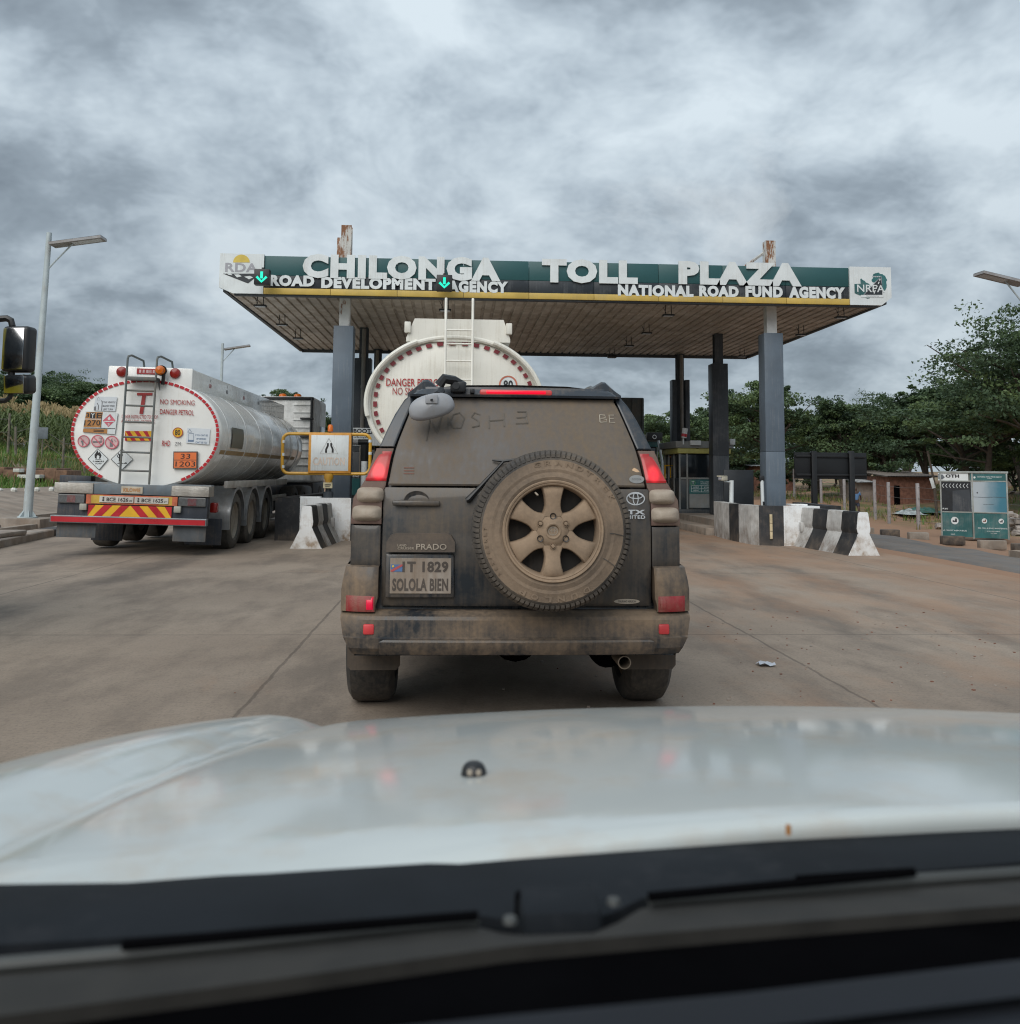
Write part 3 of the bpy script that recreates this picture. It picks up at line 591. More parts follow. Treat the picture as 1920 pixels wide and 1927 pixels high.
for i, (px, py, wd, dk, lb) in enumerate([(1675, 1002, 34, 1, 'black painted kerb block nearest the jersey barrier end'), (1728, 1007, 37, 0, 'bare kerb block between the two black ones'), (1793, 1014, 43, 1, 'black painted kerb block in front of the kiosk base'),
        (1867, 1021, 50, 0, 'bare earth stained kerb block under the kiosk corner'), (1925, 1016, 40, 1, 'black kerb block past the kiosk corner'), (1639, 999, 10, 0, 'bare kerb block just peeping past the white barrier end')]):
    Y = 31 - (px - 1675) * .021; a = at(px, py, Y); wv = wd / 1778 * Y; z = terr(a.x, Y) - .06; mx = Matrix.Translation((a.x, Y, z)) @ Matrix.Rotation(-.10, 4, 'Z')
    q = MB(); q.box((-wv / 2, -.12, 0), (wv / 2, .14, .27), .03, mx=mx); o = q.build('kerb_block', blackpaint if dk else concm, org=(a.x, Y, z)); tag(o, lb, 'kerb block', 'kerb blocks along the bypass lane')
for i, (px, py, mm, lb) in enumerate([(1735, 960, tarp1, 'crumpled green tarpaulin on the earth of the yard'), (1712, 963, tarp2, 'pale plastic sheet crumpled beside the green tarpaulin')]):
    a = at(px, py, 48 - i); rg = random.Random(i + 3); q = MB(); z0 = terr(a.x, 48); P = []
    for u in range(14):
        P.append([(a.x + lerp(-1.0, 1.0, u / 13) * (1.1 if i == 0 else .55), 48 - i + lerp(-1.0, 1.0, v / 9), z0 + .02 + (.10 + .22 * rg.random()) * math.sin(math.pi * u / 13) * math.sin(math.pi * v / 9)) for v in range(10)])
    q.grid(P); o = q.build('tarpaulin', mm, org=tuple(a), smooth=20); tag(o, lb, 'tarpaulin')
q = MB(); rg = random.Random(9)
for k in range(90):
    x = rg.uniform(20.2, 23.5); y = rg.uniform(36, 39); hh = .9 * (1 - abs(x - 21.9) / 2) * rg.random(); s = rg.uniform(.08, .17)
    q.box((-s, -s, -s * .6), (s, s, s * .6), .02, mx=Matrix.Translation((x, y, terr(x, y) + .05 + max(0, hh))) @ Matrix.Rotation(rg.uniform(0, 3), 4, 'Z') @ Matrix.Rotation(rg.uniform(-.6, .6), 4, 'X'))
o = q.build('rubble_heap', mat('pale_rubble', (.34, .30, .27), .9, var=.3), org=(21.9, 37.5, -.8)); kind(o, 'stuff'); o['label'] = 'heap of pale rubble behind the kiosk post'; o['category'] = 'rubble'
# person in the yard
pr = thing('person', 'person in a blue shirt and dark shorts walking behind the billboard post', 'person', (X_(1622, 46), 46, terr(X_(1622, 46), 46))); bx, by, bz = ORG[pr.name]
def skinmesh(nodes, edges, name, m, parent, sub=2):
    me = bpy.data.meshes.new(name); me.from_pydata([n[0] for n in nodes], edges, []); o = bpy.data.objects.new(name, me); COL.objects.link(o)
    md = o.modifiers.new('skin', 'SKIN'); sv = me.skin_vertices[0].data
    for i, n in enumerate(nodes): sv[i].radius = (n[1], n[2] if len(n) > 2 else n[1]); sv[i].use_root = i == 0
    o.modifiers.new('sub', 'SUBSURF').levels = sub; o.modifiers['sub'].render_levels = sub; me.materials.append(m); o.parent = parent; ORG[o.name] = ORG[parent.name]; md.use_smooth_shade = True
    return o
skinmesh([((0, 0, .80), .11, .09), ((0, 0, 1.0), .12, .09), ((0, 0, 1.2), .13, .085), ((0, 0, 1.31), .05), ((0, -.01, 1.40), .085, .09), ((0, 0, 1.50), .07), ((-.17, 0, 1.24), .055), ((-.27, .02, 1.02), .042), ((-.22, -.12, .84), .032), ((-.20, -.16, .76), .03),
          ((.17, 0, 1.24), .055), ((.27, .04, 1.04), .042), ((.30, .10, .84), .03), ((-.09, 0, .70), .08), ((-.10, .08, .42), .055), ((-.10, .16, .08), .04), ((-.10, .05, .03), .035), ((.09, 0, .70), .08), ((.10, -.10, .42), .055), ((.10, -.12, .08), .04), ((.10, -.24, .03), .035)],
         [(0, 1), (1, 2), (2, 3), (3, 4), (4, 5), (2, 6), (6, 7), (7, 8), (8, 9), (2, 10), (10, 11), (11, 12), (0, 13), (13, 14), (14, 15), (15, 16), (0, 17), (17, 18), (18, 19), (19, 20)], 'body', skin, pr)
skinmesh([((0, 0, .80), .14, .115), ((0, 0, 1.0), .145, .11), ((0, 0, 1.22), .15, .105), ((-.17, 0, 1.22), .075), ((-.24, .01, 1.08), .065), ((.17, 0, 1.22), .075), ((.24, .03, 1.09), .065)], [(0, 1), (1, 2), (2, 3), (3, 4), (2, 5), (5, 6)], 'shirt', shirt, pr)
skinmesh([((0, 0, .80), .125, .11), ((-.09, 0, .70), .10), ((-.095, .05, .52), .085), ((.09, 0, .70), .10), ((.095, -.07, .52), .085)], [(0, 1), (1, 2), (0, 3), (3, 4)], 'shorts', shorts, pr)
# billboard seen from behind
bb = thing('billboard', 'blank black back of a wide billboard on two black posts', 'billboard', (9.9, 24.5, -.3)); Yb = 24.5
a = at(1495, 851, Yb); b = at(1632, 902, Yb); q = MB(); q.box((a.x, Yb, b.z), (b.x, Yb + .05, a.z), .008); q.build('panel', mat('billboard_black', (.012, .014, .017), .55, var=.3, scale=1.5), bb)
for px, py in ((1529.5, 849), (1600, 849)):
    c = at(px, py, Yb); q = MB(); q.box((c.x - .07, Yb - .11, -.6), (c.x + .07, Yb - .004, c.z), .01); q.build('post', black, bb)
for z in (lerp(a.z, b.z, .15), lerp(a.z, b.z, .85)): q = MB(); q.box((a.x + .03, Yb - .045, z - .03), (b.x - .03, Yb - .003, z + .03), .005); q.build('rail', black, bb)
# solar street lamps
def lamp(lb, base, top, armdir, plinth=True, lean=0):
    t = thing('street_lamp', lb, 'street lamp', base, 'solar street lamps'); b = V(base); tp = b + V((0, 0, top - base[2])); u = V(armdir).normalized()
    q = MB(); q.tube([b, tp], [.095, .055], 14); q.build('pole', polegrey, t)
    q = MB(); q.lathe([(0, 0), (.2, 0), (.2, .02), (.1, .022), (.1, .03)], b, (0, 0, 1), 20)
    for k in range(6): an = k * 1.047; q.prism([b + V((math.cos(an) * .09, math.sin(an) * .09, .02)), b + V((math.cos(an) * .19, math.sin(an) * .19, .02)), b + V((math.cos(an) * .09, math.sin(an) * .09, .16))], V((-math.sin(an) * .012, math.cos(an) * .012, 0)))
    q.build('base_plate', polegrey, t)
    s = tp - V((0, 0, .30)); e = s + u * 1.18 + V((0, 0, .20)); w = u.cross(V((0, 0, 1))) * .19; up = (e - s).cross(w).normalized() * .055
    if up.z < 0: up = -up
    q = MB(); q.prism([s + w + u * .08, s - w + u * .08, e - w, e + w], up); q.prism([s + w * .95 + up + u * .09, s - w * .95 + up + u * .09, e - w * .95 + up, e + w * .95 + up], up * .15, 1); q.build('lamp_panel', [lampgrey, glassdark], t, smooth=0)
    q = MB(); q.prism([s.lerp(e, .45) + w * .6 - up * .1, s.lerp(e, .45) - w * .6 - up * .1, e - w * .6 - u * .05 - up * .1, e + w * .6 - u * .05 - up * .1], -up * .12); q.build('lamp_lens', paper, t, smooth=0)
    q = MB(); q.tube([tp - V((0, 0, .85)), tp - V((0, 0, .62)) + u * .18, s.lerp(e, .45)], .018, 6); q.build('brace', polegrey, t)
    if plinth: q = MB(); q.box((b.x - .42, b.y - .35, -.3), (b.x + .42, b.y + .35, b.z - .002), .03); q.build('plinth', concm, t)
    t.rotation_euler = (0, lean, 0); return t
lamp('tall grey solar street lamp on a concrete plinth by the drain', (-9.15, 20.9, .31), 6.52, (1, 0, 0), lean=R_(1.3))
lamp('farther solar street lamp showing above the white tanker', (X_(420, 42), 42, .1), 6.95, (1, .1, 0))
lamp('solar street lamp of which only the panel and brace reach in above the kiosk', (12.75, 20.3, -.38), 5.95, (-1, -.1, 0))
# ================================================================ toll canopy
CX0, CX1, CY0, CY1, CZ, CT = -4.92, 9.2, 19.4, 29.1, 4.97, 5.785
cn = thing('toll_canopy', 'wide flat toll plaza canopy on six steel columns with green and black lettered fascia', 'canopy', (2.1, 24.2, 0))
q = MB(); P = []
n = 62
for j, y in enumerate((CY0 + .12, CY1)):
    r = []
    for i in range(n + 1):
        x = lerp(CX0 + .15, CX1 - .15, i / n)
        for dx, dz in ((0, 0), (.66, 0), (.72, .035), (.94, .035)): r.append((x + dx * (CX1 - CX0 - .3) / n if i < n else x, y, CZ + .06 + dz + .05 * j))
    P.append(r)
q.grid(P); q.build('soffit', soffitm, cn, smooth=0)
q = MB(); q.box((CX0 + .2, CY0 + .13, CZ + .35), (CX1 - .2, CY1 - .02, CT - .12), .02); q.build('roof_deck', tinroof, cn)
q = MB(); q.box((CX0 + .12, CY1 - .01, CZ + .02), (CX1 - .12, CY1 + .06, CT - .1), .01); q.box((CX0 + .06, CY0 + .1, CZ + .04), (CX0 + .14, CY1, CT - .08), .01); q.box((CX1 - .14, CY0 + .1, CZ + .04), (CX1 - .06, CY1, CT - .08), .01)
q.build('edge_trim', slatedark, cn)
q = MB(); q.box((CX0 + .3, CY0 + .05, CZ - .035), (CX1 - .3, CY0 + .17, CZ + .06), .004); q.build('gutter_lip', slatedark, cn)
GX0, GX1 = -4.02, 8.29; zg, zb, zy = 5.365, 5.10, 4.97
def panels(z0, z1, y0, mm, name):
    q = MB(); k = 9
    for i in range(k): q.box((lerp(GX0, GX1, i / k) + .004, y0, z0), (lerp(GX0, GX1, (i + 1) / k) - .004, CY0 + .1, z1), .004)
    return q.build(name, mm, cn)
gp = panels(zg, CT - .015, CY0 + .03, green, 'green_fascia'); bp_ = panels(zb, zg - .004, CY0 + .034, navy, 'black_fascia'); panels(zy, zb - .004, CY0, yellowp, 'yellow_fascia')
for a in ('CHILONGA', 570, 942, 481.5, 526.5), ('TOLL', 1020, 1200, 488.5, 533.5), ('PLAZA', 1277, 1508, 493.5, 537):
    q = MB(); txpx(q, *a, CY0 + .005, .066, .02); q.build('lettering', signwhite, gp, smooth=0)
for a in (('ROAD', 508, 592, 518, 539), ('DEVELOPMENT', 605, 820, 522.5, 544.5), ('AGENCY', 843, 956, 529, 551), ('NATIONAL', 1163, 1305, 536.5, 558), ('ROAD', 1316, 1390, 538, 559), ('FUND', 1403, 1473, 539, 560), ('AGENCY', 1485, 1590, 540, 562)):
    q = MB(); txpx(q, *a, CY0 + .01, .062, .015); q.build('lettering', signwhite, bp_, smooth=0)
y = CY0 - .005
q = MB(); q.prism([(CX0, y, CT + .01), (GX0 - .004, y, CT + .01), (GX0 - .004, y, zy), (CX0 + .28, y, zy), (CX0, y, zy + .12)], (0, .12, 0)); le = q.build('emblem_board', signwhite, cn, smooth=0)
q = MB(); q.prism([(CX1, y, CT + .01), (GX1 + .004, y, CT + .01), (GX1 + .004, y, zy), (CX1 - .22, y, zy), (CX1, y, zy + .17)], (0, .12, 0)); re_ = q.build('emblem_board', signwhite, cn, smooth=0)
# road agency emblem: half sun, letters, receding road
Yf = y - .004
pL = lambda u, v, d=0: at(410 + u * 290 / 1920, 470 + v * 210 / 1390, Yf - d)
q = MB(); q.flat([pL(295 + 104 * math.cos(t), 158 - 98 * math.sin(t)) for t in [math.pi * i / 20 for i in range(21)]], 0)
txpx(q, 'RDA', 424, 485, 495, 512, Yf, .03, 0, 1)
q.flat([pL(65, 297), (pL(500, 297)), (pL(470, 345)), (pL(378, 420))], 2)
for f in ([(110, 298), (165, 298), (185, 318), (140, 312)], [(205, 308), (262, 306), (300, 330), (240, 345)], [(330, 335), (400, 325), (440, 345), (390, 368)]): q.flat([pL(a, b, .003) for a, b in f], 3)
q.build('emblem', [sunyel, grey, road_black, signwhite], le, smooth=0)
pR = lambda u, v, d=0: at(1560 + u * 140 / 1920, 480 + v * 120 / 1646, Yf - d)
q = MB()
q.flat([pR(a, b) for a, b in [(660, 745), (820, 740), (815, 620), (835, 600), (870, 640), (935, 670), (950, 705), (1020, 730), (1050, 760), (1090, 820), (1000, 940), (900, 1030), (800, 1040), (720, 1010), (665, 980)]], 0)
q.flat([pR(a, b) for a, b in [(1170, 710), (1120, 690), (1100, 640), (1140, 590), (1130, 545), (1150, 490), (1200, 470), (1285, 450), (1320, 485), (1390, 495), (1410, 520), (1450, 530), (1480, 600), (1505, 640), (1480, 690), (1495, 770), (1490, 840), (1450, 920), (1380, 900), (1370, 700), (1300, 600)]], 0)
q.flat([pR(a, b) for a, b in [(870, 1088), (1085, 1088), (1050, 1115), (1000, 1125), (950, 1105)]], 0)
q.flat([pR(a, b, .002) for a, b in [(900, 1028), (1310, 590), (1360, 570), (1382, 1028)]], 1)
for s, e in (((1325, 610), (1310, 660)), ((1298, 690), (1275, 745)), ((1250, 790), (1230, 840)), ((1200, 900), (1165, 990))): q.stroke([pR(*s, .004), pR(*e, .004)], .022, 2)
for s, e in (((900, 1028), (1310, 590)), ((1140, 545), (1350, 545)), ((1350, 545), (1368, 740))): q.stroke([pR(*s, .003), pR(*e, .003)], .010, 3)
for i in range(4): q.stroke([pR(1150 + i * 50, 562, .004), pR(1178 + i * 50, 562, .004)], .016, 2)
a = pR(730, 860, .006); b = pR(1440, 860, .006); q.text('NRFA', (a + b) / 2, b.x - a.x, pR(0, 765).z - pR(0, 952).z, .012, 0, 2)
q.stroke([pR(830, 1060, .003), pR(1410, 1060, .003)], .055, 2); a = pR(1130, 1060, .005); q.text('ROAD INFRASTRUCTURE', a, .56 * (pR(1410, 0).x - pR(130, 0).x) * .45, .028, 0, 0, 3)
q.build('emblem', [tealm, road_black, signwhite, grey], re_, smooth=0)
# columns
for cx in (-2.44, 6.83):
    for k, cy in enumerate((20.2, 24.4, 28.7)):
        q = MB(); wv = .11; top = (6.63 if cx < 0 else 6.5) if k == 0 else CT - .2
        for z0, z1, mi in ((0, CZ + .09, 0 if k == 0 else 2), (CT - .11 if k == 0 else CT - .25, top, 1)):  # steel behind the front row is coloured dark for the canopy's shade
            q.box((cx - wv, cy - .11, z0), (cx + wv, cy - .095, z1), 0, mi); q.box((cx - wv, cy + .095, z0), (cx + wv, cy + .11, z1), 0, mi); q.box((cx - .01, cy - .095, z0), (cx + .01, cy + .095, z1), 0, mi)
            if k == 0: q.box((cx - wv + .004, cy - .0945, z0 + .002), (cx - wv + .012, cy + .0945, z1 - .002), 0, mi)
        col = q.build('column', [palewhite, rustwhite, slatedark], cn, smooth=0)
        q = MB(); c = .21; zt = 4.43 if k == 0 else 4.25
        if k < 2: q.box((cx - c, cy - c, 0), (cx + c, cy + c, 1.85), .008); q.box((cx - c + .002, cy - c + .002, 1.853), (cx + c - .002, cy + c - .002, zt), .008)
        else:
            for sx_ in (-1, 1): q.box((cx + sx_ * .20 - .07, cy - .18, 0), (cx + sx_ * .20 + .07, cy + .18, zt), .008)
        q.build('column_cladding', slate if k == 0 else slatedark, col)  # rows under the canopy carry its shade in a darker cladding colour
        if k == 2 or (k == 1 and cx < 0):
            q = MB(); px_ = cx + (0 if k == 2 else .02); py_ = cy - .24; z = .3
            while z < CZ: q.tube([(px_, py_, z), (px_, py_, min(CZ + .03, z + .78))], .052, 10); q.tube([(px_, py_, z - .02), (px_, py_, z + .05)], .062, 10); z += .80
            q.build('downpipe', mat('downpipe_grey', (.19, .18, .165), .6, var=.15, dust=.2), col)
q = MB(); q.box((-2.72, 20.75, CT - .12), (-2.60, 20.83, 6.52), .004); q.build('stub_plate', rustwhite, cn)
q = MB(); q.tube([(6.72, 20.25, 6.25), (5.95, 20.9, CT - .1)], .035, 4); q.build('brace', rustwhite, cn)
# floodlights under the soffit
spots = [(490, 572, 'first'), (531, 608, 'second'), (561, 634, 'third'), (838, 580, ''), (1258, 590, ''), (1217, 624, ''), (1184, 648, ''), (1152, 667, ''), (1583, 594, ''), (1508, 627, ''), (1397, 668, '')]
FL = ['floodlight bracket under the soffit edge closest to the road agency emblem', 'floodlight bracket midway along the soffit edge behind the road agency emblem', 'floodlight bracket nearest the rear corner of the canopy behind the road agency emblem',
      'floodlight bracket just behind the fascia over the cream tank ladder', 'frontmost floodlight bracket of the soffit row beside the second lane', 'second floodlight bracket of the soffit row beside the second lane', 'third floodlight bracket of the soffit row beside the second lane', 'dark floodlight box hanging at the rear soffit edge',
      'floodlight bracket under the soffit edge below the NRFA emblem board', 'floodlight bracket midway along the soffit edge beyond the front slate column', 'floodlight bracket at the rear soffit corner beyond the front slate column']
for (px, py, _), lb in zip(spots, FL):
    p = atz(px, py, CZ - .12); t = thing('floodlight', lb, 'floodlight', tuple(p), 'floodlights under the toll canopy'); hang = CZ + .09 - p.z; big = px == 1152
    q = MB()
    for s in (-1, 1): q.tube([p + V((s * .06, 0, hang)), p + V((s * .07, 0, -.02))], .009, 5)
    q.tube([p + V((-.12, 0, hang * .7)), p + V((-.05, 0, .01))], .006, 4); q.build('bracket', black, t)
    q = MB(); q.box(p + V((-.13, -.07, -.055 if not big else -.10)), p + V((.13, .09, -.02)), .012); q.build('lamp_body', black, t); q = MB(); q.box(p + V((-.10, -.05, -.062 if not big else -.108)), p + V((.10, .07, -.0555 if not big else -.1005)), .002); q.build('lamp_glass', paper, t)
for px0, px1, py0, py1, lb in ((478, 506, 505, 535, 'lit green down arrow signal between the agency emblem and the word ROAD'), (822, 851, 516, 546, 'lit green down arrow signal in front of the word AGENCY above the cream tanker')):
    a = at(px0, py0, 18.95); b = at(px1, py1, 18.95); t = thing('lane_signal', lb, 'traffic signal', tuple((a + b) / 2), 'lane signals on the fascia'); cx, cz = (a.x + b.x) / 2, (a.z + b.z) / 2
    q = MB(); q.box((a.x, 18.98, b.z), (b.x, 19.16, a.z), .012); q.build('housing', black, t); q = MB()
    q.box((cx - .03, 19.16, cz + .05), (cx + .03, CY0 + .03, cz + .10), .004); q.tube([(cx, 19.1, a.z - .01), (cx, 19.1, a.z + .05)], .03, 6); q.build('bracket', black, t)
    q = MB(); yy = 18.974; h = .105
    q.stroke([(cx, yy, cz + h), (cx, yy, cz - h * .35)], .055); q.stroke([(cx - .10, yy, cz), (cx, yy, cz - .10), (cx + .10, yy, cz)], .05); q.build('arrow', greenled, t, smooth=0)
# ================================================================ islands and barriers
def wall_strip(mb, path, z0, z1, mats_idx, th):
    for (a, b), mi in zip(zip(path, path[1:]), mats_idx):
        a = V((*a, 0)); b = V((*b, 0)); t = (b - a).normalized(); nrm = V((-t.y, t.x, 0)) * th
        mb.add([a + V((0, 0, z0)), b + V((0, 0, z0)), b + V((0, 0, z1)), a + V((0, 0, z1)), a + nrm + V((0, 0, z0)), b + nrm + V((0, 0, z0)), b + nrm + V((0, 0, z1)), a + nrm + V((0, 0, z1))],
               [[0, 1, 2, 3], [7, 6, 5, 4], [3, 2, 6, 7], [0, 4, 5, 1], [0, 3, 7, 4], [1, 5, 6, 2]], mi)
def island(lb, path, stripes, loc, zt, fillp):
    t = thing('island_wall', lb, 'barrier wall', loc); q = MB(); wall_strip(q, path, -.02, zt, stripes, .22); q.build('striped_wall', [whitewash, blackpaint, greywash], t, smooth=0)
    q = MB(); q.prism([(x, y, -.02) for x, y in fillp], (0, 0, zt * .45)); q.build('fill', concm, t, smooth=0); return t
island('waist high island wall with black and white stripes around the front slate column beyond the jersey barrier',
       [(5.72, 20.9), (5.66, 20.1), (5.66, 19.5), (5.68, 18.9), (5.74, 18.3), (5.82, 18.05), (6.26, 17.92), (7.02, 18.05), (7.52, 18.25), (7.62, 20.6)], [2, 2, 1, 2, 2, 1, 0, 1, 1], (6.6, 19, 0), .76,
       [(5.9, 18.3), (6.3, 18.16), (7.3, 18.45), (7.38, 28), (5.95, 28)])
q = MB(); a = at(1003, 0, 18); px0 = at(1451, 968, 17.97); px1 = at(1452, 1014, 17.97); q.tube([px0, px0.lerp(px1, .35)], .028, 8); q.tube([px0.lerp(px1, .37), px0.lerp(px1, .68)], .028, 8); q.tube([px0.lerp(px1, .70), px1], .028, 8)
o = q.build('marker_post', mat('cream_marker', (.60, .50, .32), .7, dust=.1), org=tuple(px1)); tag(o, 'short chipped cream marker tube fixed to the black stripe of the island wall', 'marker post')
island('waist high island wall painted black, white and black behind the caution sign', [(-3.35, 24), (-3.52, 18.75), (-3.04, 18.72), (-2.06, 18.75), (-1.35, 18.9), (-1.3, 24)], [1, 1, 0, 1, 1], (-2.4, 19, 0), .83, [(-3.2, 19), (-1.6, 19.1), (-1.6, 27.8), (-3.1, 27.8)])
for i, (x0, x1, lb) in enumerate([(5.55, 7.55, 'raised concrete toll island under the booth, kerb worn and grey'), (-3.5, -1.3, 'raised concrete toll island behind the caution sign')]):
    q = MB(); q.box((x0, 20.95, -.05), (x1, 38, .17), .03); o = q.build('toll_island', concm, org=((x0 + x1) / 2, 28, 0)); tag(o, lb, 'traffic island')
q = MB(); a = at(1483, 951, 18.4); b = at(1513, 950, 18.4); q.box((a.x, 18.2, .762), (b.x, 18.5, .79), .004); o = q.build('loose_plank', whitewash, org=tuple(a)); tag(o, 'white painted plank lying on the island wall beside the front slate column', 'plank')
q = MB(); a = at(565, 934, 18.8); b = at(604, 934, 18.8); q.box((a.x, 18.75, .832), (b.x, 18.92, .855), .004); o = q.build('loose_plank', whitewash, org=tuple(a)); tag(o, 'white painted plank lying on the island wall under the caution sign', 'plank')
def jersey(lb, a, b, h, stripes, wb):
    a = V((*a, 0)); b = V((*b, 0)); ax = (b - a); ln = ax.length; ax.normalize(); w = V((ax.y, -ax.x, 0)); t = thing('jersey_barrier', lb, 'concrete barrier', tuple((a + b) / 2), 'striped jersey barriers')
    prof = [(-.5, 0), (-.47, .03), (-.235, .40), (-.17, .50), (-.20, .56), (-.205, .62), (-.15, .965), (-.12, 1.0), (.12, 1.0), (.15, .965), (.205, .62), (.20, .56), (.17, .50), (.235, .40), (.47, .03), (.5, 0)]
    rg = random.Random(lb); q = MB(); cuts = [0]; n = len(stripes)
    cuts = [i / n for i in range(n + 1)]; cuts = [0] + [.012 + .988 * i / (n - 1) for i in range(n)]
    for i in range(n):
        secs = [lerp(cuts[i], cuts[i + 1], k / 4) for k in range(5)]
        q.grid([[a + ax * (ln * s) + w * (x * wb + rg.uniform(-.006, .006)) + V((0, 0, z * h + rg.uniform(-.006, .006) * (0 < z < 1))) for x, z in prof] for s in secs], stripes[i])
    for s, mi in ((0, stripes[0]), (1, stripes[-1])): q.flat([a + ax * (ln * s) + w * x * wb + V((0, 0, z * h)) for x, z in prof], mi)
    o = q.build('barrier_body', [whitewash, blackpaint, greywash], t, smooth=25)
    q = MB(); mz = h * .50; c = a.lerp(b, .93); q.box((-.05, -.05, -.09), (.05, .05, .09), .01, mx=Matrix.Translation(c + w * (-.215 * wb / 1 if lb.startswith('jersey barrier on') else .215 * wb) + V((0, 0, mz)))); q.build('lifting_pocket', greywash, t)
    return t
jersey('jersey barrier on the bypass side, white end face and broad black and white bands', (6.91, 15.82), (6.72, 18.05), .735, [0, 1, 2, 1, 2], .56)
jersey('jersey barrier in front of the caution sign, narrow white end face with dark bands behind', (-2.61, 16.8), (-2.50, 18.62), .745, [0, 1, 2, 1, 2], .56)
# caution sign
cs_ = thing('caution_sign', 'white road narrows caution panel in a yellow pipe frame with an orange beacon', 'road sign', (-2.48, 18.95, 0)); Yc = 18.95
def rrect(px0, py0, px1, py1, Y, r=.13, n=6):
    a = at(px0, py0, Y); b = at(px1, py1, Y); P = []
    for cx, cz, s in ((b.x - r, a.z - r, 0), (a.x + r, a.z - r, 1), (a.x + r, b.z + r, 2), (b.x - r, b.z + r, 3)): P += [V((cx + r * math.cos(math.pi / 2 * (s + i / n)), Y, cz + r * math.sin(math.pi / 2 * (s + i / n)))) for i in range(n + 1)]
    return P
q = MB(); q.tube(rrect(533, 816, 696, 892, Yc), .032, 8, closed=True)
for px, py in ((533.5, 831), (533, 855), (532.5, 878), (697, 853), (697, 830)): c = at(px, py, Yc); q.tube([c - V((0, 0, .028)), c + V((0, 0, .028))], .036, 8, 1)
q.build('pipe_frame', [pipeyel, signwhite], cs_)
a = at(582.5, 814, Yc); b = at(660.5, 891, Yc); q = MB(); q.box((a.x, Yc - .055, b.z), (b.x, Yc + .02, a.z), .008); q.box((a.x + .05, Yc - .058, b.z + .05), (b.x - .05, Yc - .05, a.z - .05), .001, 1); pn = q.build('sign_panel', [mat('orange_frame', (.60, .28, .05), .5), signwhite], cs_)
pc = lambda u, v: at(500 + u * 260 / 1789, 780 + v * 280 / 1927, Yc - .062)
q = MB()
for S in ([(808, 370), (806, 405), (784, 450), (782, 495)], [(850, 370), (850, 405), (870, 450), (868, 495)]): q.stroke([pc(*s) for s in S], .036, 0)
for s, e in (((705, 505), (820, 310)), ((820, 310), (935, 505)), ((935, 505), (705, 505))): q.stroke([pc(*s), pc(*e)], .012, 1)
c = pc(820, 607); q.text('CAUTION', c, pc(1025, 0).x - pc(615, 0).x, pc(0, 555).z - pc(0, 660).z, .03, 0, 2); q.build('marking', [inkblack, mat('ghost_grey', (.52, .53, .52), .6), mat('ghost_orange', (.60, .50, .43), .6)], pn, smooth=0)
c = at(622, 812, Yc); q = MB(); q.lathe([(0, .14), (.035, .135), (.052, .10), (.055, 0), (0, 0)], c, (0, 0, 1), 14); q.build('beacon', orangelamp, cs_)
c0 = at(619, 893, Yc); q = MB(); q.lathe([(.09, .02), (.095, -.06), (.07, -.12), (.06, -.16)], c0, (0, 0, 1), 14); q.build('post_cap', pipeyel, cs_); q = MB(); q.tube([(c0.x, Yc, .38), (c0.x, Yc, c0.z - .1)], .06, 12); q.tube([(c0.x, Yc, .38), (c0.x, Yc, .95)], .10, 12); q.build('post', slatedark, cs_)
q = MB(); q.box((c0.x - .09, Yc - .12, 1.02), (c0.x + .09, Yc - .06, 1.13), .004); q.stroke([(c0.x - .06, Yc - .122, 1.085), (c0.x + .06, Yc - .122, 1.085)], .02, 1); q.stroke([(c0.x - .05, Yc - .122, 1.05), (c0.x + .04, Yc - .122, 1.05)], .012, 1); q.build('post_label', [mat('cream_label', (.50, .45, .30), .6), inkblack], cs_, smooth=0)
